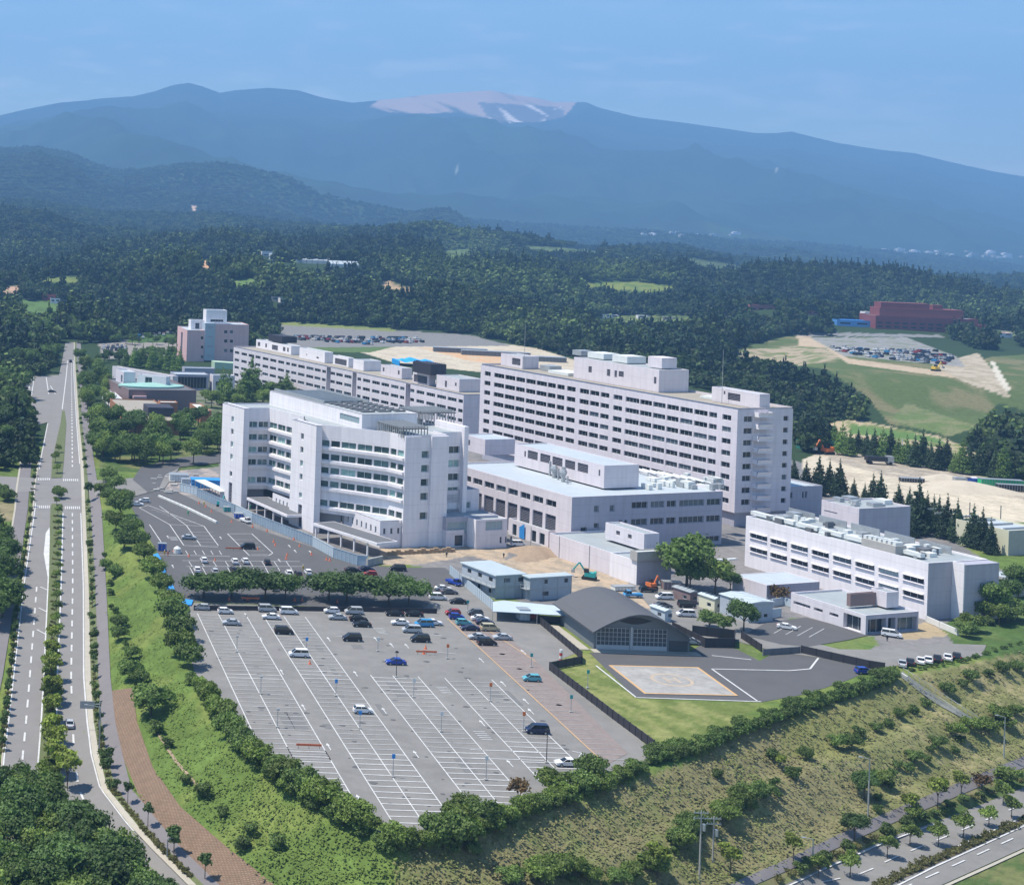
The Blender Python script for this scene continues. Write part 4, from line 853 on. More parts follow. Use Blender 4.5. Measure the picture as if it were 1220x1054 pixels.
# right block with its end face towards the viewer
LtR = lenT(529, KR, 0); LsR = 22
rz = [28.3, 24.0, 19.7, 15.4, 9.4]
u0, u1 = along(502, KR, B, 25), along(511, KR, B, 25)
ops = [(u0, u1, z-1.1, z+1.1) for z in rz]
mb = MB(); facade(mb, KR, B, A, LtR, 0, zt, ops, .8); facade(mb, KR+B*LtR, -A, B, LsR, 0, zt, []); mb.build('end_wall', M['white'], t); windows(t, KR, B, A, ops, .8, 'green')
mb = MB()
def T(x, y, z): p = KR+B*x+A*y; return (p.x, p.y, z)
mb.box(u1+.3, LtR, 0, .8, 0, zt, 0, T); mb.box(0, u0-.6, 0, .5, 0, zt, 0, T); mb.build('end_fin', M['white'], t)
# set back right part and its pier
KB = KR+B*(LtR+.0)-A*7
u2 = along(548, KB, B, 20); u3 = along(553, KB, B, 20)
ops = [(.5, u2-.4, z-1.1, z+1.1) for z in rz[:4]]
mb = MB(); facade(mb, KB, B, A, u2, 0, zt, ops, .6); mb.build('side_wall', M['white'], t); windows(t, KB, B, A, ops, .6, 'green')
mb = MB()
def T(x, y, z): p = KB+B*x+A*y; return (p.x, p.y, z)
mb.box(u2, u3, -14, 1.6, 0, zt+1.8, 0, T); mb.build('side_pier', M['white'], t)
# body behind, main roof
back = [C0, C1, C2, KR, KR+B*LtR, KR+B*LtR-A*7, KB+B*u3, KB+B*u3-A*16, KL+B*34-A*14, KL-A*LsL, KL, D0, D1, D2]
mb = MB()
for p, q in ((KB+B*u3, KB+B*u3-A*16), (KB+B*u3-A*16, KL+B*34-A*14), (KL+B*34-A*14, KL-A*LsL)): mb.face([P3(p, 0), P3(q, 0), P3(q, zt), P3(p, zt)])
mb.build('rear_wall', M['white'], t)
mb = MB(); mb.face([P3(p, zt-.5) for p in back]); mb.build('main_roof', M['roofg'], t)
mb = MB()
for ch in ([C0, C1, C2, KR, KR+B*LtR, KR+B*LtR-A*7], [D0, D1, D2]):          # roof-edge parapet
    for p, q in zip(ch[:-1], ch[1:]):
        d = (q-p).normalized(); n = Vector((-d.y, d.x))*.4
        mb.face([P3(p, zt-.2), P3(q, zt-.2), P3(q, zt+.4), P3(p, zt+.4)]); mb.face([P3(p, zt+.4), P3(q, zt+.4), P3(q+n, zt+.4), P3(p+n, zt+.4)]); mb.face([P3(p+n, zt-.5), P3(q+n, zt-.5), P3(q+n, zt+.4), P3(p+n, zt+.4)])
mb.build('parapet', M['white'], t)
# shaded undercroft behind canopies
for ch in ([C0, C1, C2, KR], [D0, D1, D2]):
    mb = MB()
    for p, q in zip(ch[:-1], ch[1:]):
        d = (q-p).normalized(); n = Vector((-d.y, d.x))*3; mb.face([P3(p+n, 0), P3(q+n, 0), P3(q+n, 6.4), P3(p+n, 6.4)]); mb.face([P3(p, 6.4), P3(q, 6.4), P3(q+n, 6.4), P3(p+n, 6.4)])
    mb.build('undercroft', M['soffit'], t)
# big rooftop plant house
k = G(431, 510.5, zt); kk = Vector(k[:2]); ls = lenS(321.5, k, zt+4); lt = lenT(497, k, zt+4)
hp_ = zat(431, 494, k[1])-zt
mb = MB(); facade(mb, kk, -A, -B, ls, zt-.6, zt+hp_, [(1.5, 13, zt+1.2, zt+3.2)], .2); facade(mb, kk, B, A, lt, zt-.6, zt+hp_, []); facade(mb, kk-A*ls, B, -A, lt, zt-.6, zt+hp_, []); facade(mb, kk+B*lt, -A, B, ls, zt-.6, zt+hp_, [])
mb.build('plant_house', M['white'], t); roofcap(t, [kk, kk+B*lt, kk+B*lt-A*ls, kk-A*ls], zt+hp_+.2, M['white'], M['roofg'], .4, 'plant_house_roof')
window(t, kk, -A, -B, (1.5, 13, zt+1.2, zt+3.2), .2, 'pale')
mb = MB()
for r in range(3):
    for c in range(9): roofunit(mb, kk, 6+c*3.2, 4+r*6.2, 4.6, 1.5, .35, zt+hp_-.1)
for c in range(12): roofunit(mb, kk, ls-4-c*2.4, 2, lt-4, .5, .8, zt+hp_-.1, 1)
roofunit(mb, kk, ls-34, 1.2, .4, 33, 1.2, zt+hp_-.1, 1); roofunit(mb, kk, ls-34, lt-2, .4, 33, 1.2, zt+hp_-.1, 1)
mb.build('roof_plant', [M['roofd'], M['steel']], t)
# heliostat-like cooling screens, right of the plant house
for xk, yk, w_, d_, h, zb in ((480, 520, 9, 14, 3.0, zt), (500, 505, 14, 12, 4.2, zt), (470, 516, 5, 5, 2.2, zt)):
    c = Vector(G(xk, yk, zt)[:2]); mb = MB()
    def T(x, y, z): p = c+B*x-A*y; return (p.x, p.y, z)
    mb.box(0, w_, 0, d_, zb+h-.9, zb+h-.6, 1, T)
    for q in range(int(w_/1.1)+1): mb.box(q*1.1, q*1.1+.25, 0, .25, zb-.4, zb+h, 0, T); mb.box(q*1.1, q*1.1+.25, d_-.25, d_, zb-.4, zb+h, 0, T); mb.box(q*1.1, q*1.1+.12, 0, d_, zb+h-.3, zb+h, 0, T)
    for q in range(int(d_/1.1)+1): mb.box(0, .25, q*1.1, q*1.1+.25, zb-.4, zb+h, 0, T)
    mb.build('roof_screen', [M['steel'], M['roofd']], t)
# low podium with slot windows
kp = Vector(G(452, 653, 0)[:2]); lp = lenS(410, kp, 8); ltp = lenT(479, kp, 7); dirp = -(Vector(G(410, 640, 0)[:2])-kp).normalized() if 0 else None
pz = 8.2; opsW = [(2+2.6*k, 2.8+2.6*k, 4.2, 6.2) for k in range(8)]; opsE = [(1.2+2.5*k, 2.0+2.5*k, 4.2, 6.0) for k in range(3)]+[(1.2+2.5*k, 2.0+2.5*k, .9, 2.8) for k in range(2)]
mb = MB(); facade(mb, kp, -A, -B, lp, 0, pz, opsW, .3); facade(mb, kp, B, A, ltp, 0, pz, opsE, .3); facade(mb, kp-A*lp, B, -A, ltp, 0, pz, []); mb.build('podium_wall', M['white'], t)
windows(t, kp, -A, -B, opsW, .3, 'dark'); windows(t, kp, B, A, opsE, .3, 'dark')
roofcap(t, [kp, kp+B*ltp, kp+B*ltp-A*lp, kp-A*lp], pz+.2, M['white'], M['roofb'], .4, 'podium_roof')
kp2 = kp+off+A*1-B*3
mb = MB(); facade(mb, kp2, -A, -B, 14, 0, pz-1, [(1.5+2.4*k, 2.3+2.4*k, 3.5, 5.8) for k in range(5)], .3); facade(mb, kp2, B, A, 7, 0, pz-1, []); mb.build('podium_wall', M['white'], t)
# entrance canopies
for a_, b_, w_, z in (((373.5, 622.5), (449, 646.5), 8.0, 5.0), ((294, 592), (342, 613), 8, 4.6)):
    p = Vector(G(*a_, z)[:2]); q = Vector(G(*b_, z)[:2]); d = (q-p).normalized(); n = Vector((-d.y, d.x)); L = (q-p).length; mb = MB()
    def T(x, y, zz): r = p+d*x+n*y; return (r.x, r.y, zz)
    mb.box(0, L, 0, w_, z-.9, z-.1, 0, T); mb.box(.4, L-.4, .4, w_-.4, z-.1, z-.05, 1, T)
    for k in range(int(L/6)+1): mb.box(k*6+.4, k*6+.8, .4, .8, 0, z-.9, 0, T)
    mb.build('entrance_canopy', [M['white'], M['roofd']], t)
mb = MB()
# lower blocks right of the clinic wing
t = thing('link_block', 'low lavender link block with greenish ribbon windows right of the white clinic wing', 'building', G(560, 640, 0))
kl = KB+B*(-.5)+A*5; lt = lenT(571, kl, 14)
block(t, kl-A*5, 12, lenT(571, kl-A*5, 15), 0, 15.5, M['wall'], M['roofg'], opE=[(5, 9.8, 9.6, 11.6, 'green'), (10.2, 15, 9.6, 11.6, 'green')])
k_ = Vector(G(531.5, 617, 9)[:2]); block(t, k_, 10, lenT(594, k_, 9), 0, 9.2, M['walld'], M['roofg'], opE=[(.6, 9, 3.8, 7.6, 'pale')])
t = thing('entrance_box', 'small bright white two-storey cube beside the dirt yard, right of the clinic wing', 'building', G(566, 654, 0))
k_ = Vector(G(566, 654, 0)[:2]); block(t, k_, lenS(552.5, k_, 9), lenT(604, k_, 6), 0, 9.0, M['white'], M['roofg'], opE=[(9+2.0*k, 9.8+2.0*k, 1.4, 3.4) for k in range(3)]+[(3.6, 9.8, 5.6, 8.4, 'pale')], em=M['wall'])
k_ = Vector(G(531, 652, 0)[:2]); block(t, k_, 8, lenT(553, k_, 4), 0, 5.2, M['wall'], M['roofg'], opE=[(3.2, 6.3, .2, 3.6)])
# ---------------------------------------------------------------- surgery block with bays
K = G(681.6, 592, 17); KK = Vector(K[:2])
t = thing('surgery_block', 'broad lavender block with pale blue roof, tall dark louvred bays and a raised plant storey', 'building', (K[0], K[1], 0))
f = 7.527; cols = sp([(755, 848), (640, 730), (527, 615), (417, 503), (310, 395), (205, 290), (103, 185), (5, 85), (-95, -13)], 550, f)
top = grid_ops(KK, -A, cols, [13.2], 2.0, 13); bays = [(a_, b_, 0.2, 9.6, 'louv') for a_, b_, _, _ in top[:8]]
f = 6.1; ec = sp([(168, 205), (283, 318)], 680, f); e1 = grid_ops(KK, B, ec, [13.0], 2.0, 13)+grid_ops(KK, B, ec, [7.8], 1.6, 8)
e1 += grid_ops(KK, B, sp([(442, 557), (580, 678), (697, 765), (788, 968), (988, 1088)], 680, f), [13.6, 8.3], 2.0, 12)+grid_ops(KK, B, sp([(740, 960), (980, 1080)], 680, f), [1.8], 1.8, 2)+grid_ops(KK, B, sp([(350, 372), (390, 410)], 680, f), [8], 2.4, 8)+[(along(691.5, KK, B, 5), along(699, KK, B, 5), .2, 7.5), (.8, 3.0, 4, 5.2)]
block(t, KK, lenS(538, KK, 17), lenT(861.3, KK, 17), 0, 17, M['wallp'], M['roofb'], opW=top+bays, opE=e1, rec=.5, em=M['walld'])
k, ls, lt = pent(t, 719.3, 581.8, 7.3, 613.5, 761.5, 17, rm=M['roofb'], ops=[(628.5, 640.5, 3.4, 6.2), (643.5, 655.5, 3.4, 6.2), (658, 670, 3.4, 6.2), (673, 685, 3.4, 6.2), (688, 700.5, 3.4, 6.2), (624.5, 626.5, 3.6, 5.6), (713, 715, 3.6, 5.6)])
k, ls, lt = pent(t, 577.6, 542, 5.6, 552, 614, 17, rm=M['roofb'], ops=[(553, 560, 2, 4)])
# rooftop pipework and tanks
random.seed(3)
for k in range(46):
    x = random.uniform(770, 862); y = random.uniform(561, 583)
    if y < 561+(x-770)*.16: continue
    c = G(x, y, 17); w_, d_, h = random.uniform(.8, 3), random.uniform(.8, 4), random.uniform(.7, 2.2)
    c = Vector(c[:2])
    def T(a_, b_, z): p = c+B*a_-A*b_; return (p.x, p.y, z)
    MB().box(0, w_, 0, d_, 16.6, 16.6+h, 0, T).build('roof_unit', M[random.choice(['duct', 'duct', 'steel'])], t)
for k in range(9):
    x = 772+k*9.5; c = Vector(G(x, 566+k*1.6, 17)[:2]); mb = MB(); mb.bar(P3(c, 17.8), P3(c-A*12+B*2, 17.8), .28, 6, mi=0); mb.bar(P3(c, 16.6), P3(c, 17.8), .2, 5, mi=1); mb.build('roof_pipe', [M['duct'], M['steel']], t)
mb = MB()
for k, x in enumerate((646, 650, 655, 660, 665, 671, 676)):
    c = Vector(G(x, 560+k*2.4, 17)[:2]); mb.bar(P3(c, 16.6), P3(c, 19.0+1.2*(k % 3)), .7 if k in (3, 5) else .35, 7, mi=0)
    if k in (3, 5): mb.ball((c.x, c.y, 19.6), 1.3, 8)
mb.build('roof_tank', [M['steel']], t)
# ---------------------------------------------------------------- right research building
K = G(1106, 670.5, 15); K = Vector(K[:2]); KK = K
t = thing('research_building', 'long bright lavender three-storey building crowded with rooftop plant, right of the clinic', 'building', P3(K, 0))
f = 3.389; cols = sp([(730, 815), (632, 712), (538, 615), (448, 521), (362, 431), (278, 346), (195, 262), (113, 182)], 860, f)
z1 = zat(860+772/f, 560+440/f, (KK-A*along(860+772/f, KK, -A, 9)).y); z2 = zat(860+772/f, 560+503/f, (KK-A*along(860+772/f, KK, -A, 5)).y)
g1 = [o if k != 1 else (*o, 'pale') for k, o in enumerate(grid_ops(KK, -A, cols, [z1], 1.35, 9))]; g2 = [o if k != 1 else (*o, 'pale') for k, o in enumerate(grid_ops(KK, -A, cols, [z2], 1.35, 5))]
Ls = lenS(889, KK, 15); Lt = lenT(1177, KK, 15)
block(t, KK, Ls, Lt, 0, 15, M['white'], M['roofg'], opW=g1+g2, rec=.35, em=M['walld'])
mb = MB()
for o in g1+g2:                       # hoods over the windows
    p = KK-A*o[0]; q = KK-A*o[1]; mb.face([P3(p, o[3]+.25), P3(q, o[3]+.25), P3(q-B*.6, o[3]+.25), P3(p-B*.6, o[3]+.25)]); mb.face([P3(p-B*.6, o[3]+.1), P3(q-B*.6, o[3]+.1), P3(q-B*.6, o[3]+.25), P3(p-B*.6, o[3]+.25)])
    mb.face([P3(p, o[2]-.1), P3(q, o[2]-.1), P3(q-B*.45, o[2]-.1), P3(p-B*.45, o[2]-.1)])
mb.build('window_hood', M['white'], t)
ue = along(1135, KK, B, 8)
mb = MB()
def T(x, y, z): p = KK+B*x+A*y; return (p.x, p.y, z)
mb.box(ue, Lt, 0, 3.2, 0, 14.8, 0, T); mb.build('end_wing', M['walld'], t)
mb = MB(); mb.box(ue-.35, ue, 0, 3.3, 0, 15.1, 0, T); mb.box(-.12, .0, -.3, .12, 0, 15, 0, T); mb.build('corner_strip', M['white'], t)
mb = MB(); random.seed(9)
for k in range(58):
    s_ = random.uniform(3, Ls-4); t_ = random.uniform(2, Lt-5); w_ = random.uniform(.8, 3.4); d_ = random.uniform(.8, 3.6); roofunit(mb, KK, s_, t_, w_, d_, random.uniform(.5, 2.0), 14.5, random.choice([0, 0, 1, 2]))
for k in range(7): roofunit(mb, KK, 5+k*8.2, 3.4, 1.6, 7.4, 1.1, 15.0, 0)
for k in range(5): roofunit(mb, KK, 8+k*11, Lt-3.4, .3, 9.4, 2.1, 14.5, 1)
mb.build('roof_plant', [M['duct'], M['steel'], M['roofd']], t)
c = KK-A*along(1064, KK, -A, 15)+B*.8; mb = MB()
def T(x, y, z): p = c+B*x-A*y; return (p.x, p.y, z)
mb.box(0, 4, 0, 10.5, 14.5, 17.0, 0, T); 
for k in range(7): mb.box(.6, 3.4, .5+k*1.5, 1.4+k*1.5, 17.0, 17.8, 1, T)
mb.build('vent_bank', [M['conc'], M['duct']], t)
# block behind the research building
k_ = G(1023.7, 605.7, 14); k_ = Vector(k_[:2]); t = thing('rear_block', 'plain pinkish block with a blue-rimmed flat roof, half hidden behind the research building', 'building', P3(k_, 0))
block(t, k_, lenS(979, k_, 14), lenT(1085, k_, 14), 0, 14, M['wallp'], M['roofg'], em=M['walld'], opW=[(8, 13, 10.6, 11)])
random.seed(4)
for k in range(9):
    mb = MB(); roofunit(mb, k_, random.uniform(2, 14), random.uniform(2, 18), random.uniform(1, 4), random.uniform(1, 4), random.uniform(.6, 1.6), 13.5, random.choice([0, 1])); mb.build('roof_plant', [M['duct'], M['steel']], t)
k_ = G(1202, 632, 8); k_ = Vector(k_[:2]); t = thing('gymnasium', 'cream low hall with a blue-grey metal roof at the right edge beside conifers', 'building', P3(k_, 0))
block(t, k_, lenS(1139, k_, 8), lenT(1245, k_, 8), 0, 8, M['cream'], M['roofb'], em=M['conc'])
mb = MB()
for q in range(7): roofunit(mb, k_, 3+q*6, 2, 12, .5, .5, 7.6)
mb.build('roof_rib', M['steel'], t)
k_ = G(1205, 690, 5); k_ = Vector(k_[:2]); t = thing('low_shed', 'low shed with pale blue sheet roof right behind the research building end', 'shed', P3(k_, 0))
block(t, k_, lenS(1170, k_, 5), lenT(1250, k_, 5), 0, 5, M['conc'], M['roofb'], par=.15)
# ---------------------------------------------------------------- low service wing (pink-lavender) and neighbours
k_ = Vector(G(758, 697, 0)[:2]); t = thing('service_wing', 'long low windowless pinkish wing with grey flat roof along the dirt yard', 'building', P3(k_, 0))
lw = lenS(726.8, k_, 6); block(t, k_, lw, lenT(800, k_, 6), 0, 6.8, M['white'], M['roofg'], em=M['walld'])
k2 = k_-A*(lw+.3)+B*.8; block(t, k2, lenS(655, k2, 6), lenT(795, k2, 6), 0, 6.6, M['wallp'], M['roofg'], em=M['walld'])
mb = MB()
for q in range(4):
    p = k2-A*(q*13+9); mb.bar(P3(p-B*.05, 0), P3(p-B*.05, 6.6), .08, 4)
mb.build('downpipe', M['roofd'], t)
k3, ls, lt = pent(t, 767, 655.5, 4.8, 721.5, 785.6, 6.8, wm=M['wall'], ops=[(734, 738.5, 2.2, 3.4), (748, 752.5, 2.2, 3.4)])
pent(t, 759, 668.5, 2.6, 751, 791, 6.9, wm=M['conc'], rm=M['duct'], name='plant_screen')
k_ = Vector(G(652.8, 652, 0)[:2]); t = thing('gatehouse', 'small pale lavender building with dark doorways and a bright blue tarp at its door', 'building', P3(k_, 0))
f = 5.083; g = grid_ops(k_, -A, sp([(155, 180), (270, 298), (318, 350)], 580, f), [2.0], 3.6, 2); block(t, k_, lenS(606, k_, 5), lenT(668, k_, 5), 0, 5.2, M['wall'], M['roofg'], opW=g)
p = k_-A*along(626, k_, -A, 3)-B*.4; q = k_-A*along(620, k_, -A, 3)-B*.4
mb = MB(); mb.face([P3(p, .2), P3(q, .2), P3(q-B*.05, 3.6), P3(p-B*.05, 5.0)]); mb.face([P3(p+B*.05, .2), P3(q+B*.05, .2), P3(q, 3.6), P3(p, 5.0)]); tag(mb.build('blue_tarp', M['blue']), 'bright blue tarpaulin hung on the lavender gatehouse wall', 'tarpaulin')
# tall louvred lower storey box left of service wing
# ---------------------------------------------------------------- clinic in front of the research building
k_ = Vector(G(1031, 756.5, 0)[:2]); t = thing('radiology_clinic', 'single-storey lavender clinic with flat grey roof, porch columns and a brown brick roof box', 'building', P3(k_, 0))
f = 5.083; ox = 870
W = lambda a_, b_, c_, e_, s='dark': (along(ox+b_/f, k_, -A, (c_+e_)/2), along(ox+a_/f, k_, -A, (c_+e_)/2), c_, e_, s)
lt = lenT(1094.5, k_, 5)
block(t, k_, lenS(942.6, k_, 5), lt, 0, 5.0, M['wall'], M['roofg'], opW=[W(685, 790, .3, 4.0), W(600, 655, 2.2, 3.0), W(505, 560, 2.2, 3.0), W(383, 485, 2.2, 3.0)], opE=[(.8, lt*.38, .2, 3.9, 'dark'), (lt*.42, lt*.56, .2, 3.9, 'dark'), (lt*.6, lt*.97, .2, 3.7, 'dark')], rec=1.2, em=M['walld'])
pent(t, 1013, 722.5, 3.2, 1009, 1047, 5, wm=M['brick'], name='brick_roof_box'); pent(t, 1056, 724, 4.0, 1038, 1071, 5, wm=M['wallp'], name='roof_box')
k_ = Vector(G(913, 717, 0)[:2]); t = thing('blue_roof_hall', 'low lavender hall with broad pale blue roof just left of the research building', 'building', P3(k_, 0))
block(t, k_, lenS(873, k_, 4.5), lenT(976.5, k_, 4.5), 0, 4.6, M['wallp'], M['roofb'], par=.1, em=M['walld'])
mb = MB()
for q in (0, 1): roofunit(mb, k_, 26, 8+q*5, 3, 1, .4, 4.6)
mb.build('roof_vent', M['duct'], t)
# prefab sheds beside the yard
def shed(name, label, x, y, z0h, xl, xr, wm, rm, wins=2, yaw=None, group=None):
    k_ = Vector(G(x, y, 0)[:2]); t = thing(name, label, 'shed', P3(k_, 0)); h = z0h
    ls, lt = lenS(xl, k_, h), lenT(xr, k_, h); mb = MB(); ops = [(1+q*(lt-2)/max(1, wins), 2.4+q*(lt-2)/max(1, wins), 1.1, 2.1) for q in range(wins)]
    opw = [(1.2+q*3.4, 2.6+q*3.4, 1.0, 2.0) for q in range(max(1, int(ls/3.6)))] if ls > 3.5 else []
    facade(mb, k_, -A, -B, ls, 0, h, opw, .15); facade(mb, k_, B, A, lt, 0, h, ops, .15); facade(mb, k_-A*ls, B, -A, lt, 0, h, []); facade(mb, k_+B*lt, -A, B, ls, 0, h, []); mb.build('wall', wm, t)
    windows(t, k_, B, A, ops, .15); windows(t, k_, -A, -B, opw, .15)
    mb = MB()
    def T(u, v, z): p = k_+B*u-A*v; return (p.x, p.y, z)
    mb.ext([(-.3, h), (lt+.3, h), (lt+.3, h+.12), (lt*.5, h+.5), (-.3, h+.12)], -.3, ls+.3, 0, T)
    q = .5
    while q < ls: mb.box(-.3, lt+.3, q, q+.08, h+.5, h+.56, 0, T); q += 1.4
    mb.build('roof', rm, t); return t
shed('site_hut', 'small brown site hut at the edge of the yard beside the big round tree', 822, 720, 3.2, 802, 831, M['brick'], M['roofg'], 1)
shed('yard_office', 'cream-fronted site office with pale blue roof beside the yard', 851, 729, 3.4, 833, 858, M['cream'], M['prefabr'], 1)
shed('storage_shed', 'blue-grey storage shed with corrugated pale roof behind the dark trees', 892, 742, 5.0, 858, 921, M['prefab'], M['prefabr'], 3)
shed('wall_shed', 'tiny pale blue shed roofed in metal directly right of the arched hangar', 792, 741, 2.8, 775, 800, M['hoard'], M['prefabr'], 1)
# two-storey site offices
def prefab2(label, x, y, h, xl, xr, wx):
    k_ = Vector(G(x, y, 0)[:2]); t = thing('site_office', label, 'site office', P3(k_, 0), group='stacked site cabins'); ls, lt = lenS(xl, k_, h), lenT(xr, k_, h)
    ow = [(1.2+q*4.6, 3.0+q*4.6, z, z+1.3) for q in range(int(ls/4.7)) for z in (1.1, h/2+1.1)]
    oe = [(along(a_, k_, B, z), along(b_, k_, B, z), z, z+1.3) for a_, b_, z in wx]
    mb = MB(); facade(mb, k_, -A, -B, ls, 0, h, ow, .12); facade(mb, k_, B, A, lt, 0, h, oe, .12); facade(mb, k_-A*ls, B, -A, lt, 0, h, []); facade(mb, k_+B*lt, -A, B, ls, 0, h, [])
    mb.build('wall', M['prefab'], t); windows(t, k_, -A, -B, ow, .12); windows(t, k_, B, A, oe, .12)
    def T(u, v, z): p = k_+B*u-A*v; return (p.x, p.y, z)
    mb = MB(); mb.box(-.4, lt+.4, -.4, ls+.4, h, h+.25, 0, T)
    q = 0
    while q < ls: mb.box(-.4, lt+.4, q, q+.07, h+.25, h+.32, 0, T); q += 1.0
    mb.build('roof', M['prefabr'], t)
    mb = MB(); mb.box(-1.2, 0, 0, ls, h/2-.1, h/2, 0, T); mb.box(-1.2, -1.12, 0, ls, h/2+.9, h/2+1, 0, T); mb.box(-.06, lt, -.06, 0, h/2-.12, h/2+.12, 0, T)
    q = 0
    while q < ls: mb.box(-1.2, -1.12, q, q+.08, 0, h/2+1, 0, T); q += 2.3
    q = 0
    while q <= lt: mb.box(q-.06, q+.06, -.08, 0, 0, h, 0, T); q += lt/3
    mb.build('gallery', M['steel'], t)
prefab2('long two-storey grey prefab site office with white roof inside the pale hoarding', 589.8, 713.6, 6.2, 550.5, 625.5, [(600, 608, 4.2), (617, 624, 4.2)])
prefab2('shorter two-storey grey prefab cabin block next to the arched hangar', 631, 715.5, 6.0, 624, 681, [(648, 653, 4.2), (646, 654, 1.0), (672, 677, 4.2)])
# ---------------------------------------------------------------- pink administration building (left back)
zk = 21.5; K = Vector(G(222, 430.5, 0)[:2]); t = thing('administration_building', 'pale pink tiled six-storey building with a grey glass stair strip, alone before the woods', 'building', P3(K, 0))
hA = zat(222, 393, K.y); f = 12.2
an2 = rad(5); A2 = Vector((math.sin(an2), -math.cos(an2))); B2 = Vector((math.cos(an2), math.sin(an2)))
ls = along(211.7, K, -A2, hA); lt = along(244, K, B2, hA)
cols = sp([(418, 455)], 205, f); rz = [hA-5.2, hA-11.5, hA-18.0]
op = [(along(205+a_/f, K, B2, z), along(205+b_/f, K, B2, z), z-1, z+1) for z in rz for a_, b_ in ((418, 455),)]
block(t, K, max(10, ls), lt, 0, hA, M['pink'], M['roofb'], opE=op, a=A2, b=B2, opW=[(ls*.45, ls*.62, 3, hA-3, 'louv')] if ls > 6 else [])
k3 = K+B2*lt; l3 = along(256, k3, B2, hA); mb = MB()
def T(u, v, z): p = k3+B2*u-A2*v; return (p.x, p.y, z)
mb.box(0, l3, -1, 9, 1, hA+5.0, 0, T); mb.build('stair_tower', mat('blue grey stair glass', (.36, .42, .48), .5), t)
for q in range(5):
    mb = MB(); mb.box(l3*.25, l3*.8, -1.12, -1.0, hA+1.5-q*6.4, hA+2.8-q*6.4, 0, T); mb.build('window', M['walld'], t)
k4 = k3+B2*l3; l4 = along(296.5, k4, B2, hA); h4 = hA+4.6
op = [(along(205+a_/f, k4, B2, z), along(205+b_/f, k4, B2, z), z-1.1, z+1.1) for z in (h4-5.2, h4-11.5, h4-18, h4-24.6) for a_, b_ in ((757, 805), (840, 888)) if z > 2]
block(t, k4, 22, l4, 0, h4, M['pink'], M['roofb'], opE=op, a=A2, b=B2)
k5 = k4-B2*(l3*.7)-A2*6; block(t, k5, 10, along(270.5, k5, B2, h4+6), h4-4, h4+9, M['white'], M['roofb'], a=A2, b=B2, name='stair_head', opE=[(3, 12, h4+1, h4+2.6)])
k6 = K-A2*4+B2*along(232, K, B2, hA+4); block(t, k6-A2*8, 8, 11, hA-1, hA+6, M['white'], M['roofg'], a=A2, b=B2, name='roof_room', opE=[(3, 6, hA, hA+4)])
k_ = Vector(G(256, 432, 4)[:2]); mb = MB()
def T(u, v, z): p = k_+B2*u-A2*v; return (p.x, p.y, z)
mb.ext([(0, 0), (40, 0), (40, 6.5), (20, 3.6), (0, 4.5)], 0, 10, 0, T); mb.build('green_canopy', mat('pale green canopy', (.42, .55, .40), .6), t)
# low halls left of the row
def hall(name, label, x, y, z, xl, xr, wm, rm, a_=10, ops=(), em=None, base=0, opw=()):
    an = rad(a_); aa = Vector((math.sin(an), -math.cos(an))); bb = Vector((math.cos(an), math.sin(an))); k_ = Vector(G(x, y, z)[:2]); t = thing(name, label, 'building', P3(k_, 0))
    lt = along(xr, k_, bb, z); o2 = [(along(p, k_, bb, (c_+e_)/2), along(q, k_, bb, (c_+e_)/2), c_, e_, s) for p, q, c_, e_, s in ops]
    block(t, k_, along(xl, k_, -aa, z), lt, base, z, wm, rm, a=aa, b=bb, opE=o2, em=em, rec=.4, opW=opw); return t, k_, aa, bb
t, k_, aa, bb = hall('brick_hall', 'brown brick auditorium with an oval green copper roof', 153.5, 464, 10, 126.5, 234, M['brick'], M['roofd'], 10, [(155, 167, 1, 6.5, 'louv')])
c = Vector(G(180, 458.5, 10.3)[:2]); mb = MB()
for k in range(36):
    t0, t1 = 2*math.pi*k/36, 2*math.pi*(k+1)/36; ra, rb = 46/174*0+22, 30
    e = lambda tt, s=1: c+bb*(17.5*s*math.cos(tt))+aa*(-9*s*math.sin(tt))
    mb.face([P3(e(t0), 9.6), P3(e(t1), 9.6), P3(e(t1), 10.3), P3(e(t0), 10.3)]); mb.face([P3(e(t0), 10.3), P3(e(t1), 10.3), P3(c, 11.6)])
mb.build('oval_roof', M['roofgreen'], t)
mb = MB()
def T(u, v, z): p = k_+bb*u+aa*v; return (p.x, p.y, z)
mb.box(2, 9, 0, 2, 5.8, 7, 0, T); mb.build('door_hood', M['pink'], t)
hall('lecture_hall', 'lavender curved-front hall with two rooftop boxes, behind the brick auditorium', 206, 448, 9, 134, 212, M['wall'], M['rooft'], 35)
t, k_, aa, bb = hall('roof_pavilion', 'small lavender rooftop pavilion with one dark window above the curved hall', 198, 449, 15, 163.5, 203, M['wall'], M['roofb'], 60, base=6, opw=[(8, 12, 10, 14)])
hall('corner_pavilion', 'square lavender rooftop cube at the left end of the curved hall', 147.5, 443, 16, 138.5, 161.5, M['wall'], M['roofb'], 12, base=6, opw=[(2, 5, 10, 14)])
hall('glazed_link', 'low dark-glazed link with pale roof between the hall and the long row', 209, 445.5, 9, 203, 249, M['walld'], M['roofb'], 6, [(212, 246, 1, 7.5, 'dark')])
hall('foyer_block', 'low lavender foyer block at the foot of the pink administration building', 254, 447, 9, 250, 280, M['wall'], M['roofg'], 6, [(257, 276, 3, 5.5, 'louv')])
hall('long_shed', 'low cream-roofed corridor in front of the pink administration building', 220, 438, 6, 217, 256, M['walld'], M['roofb'], 4)
t, k_, aa, bb = hall('canteen_building', 'low orange-brick canteen with a broad tan roof beside the roadside trees', 158, 500, 6.5, 131, 216, M['orange'], M['rooft'], 4)
c = Vector(G(184, 495, 6.5)[:2]); mb = MB()
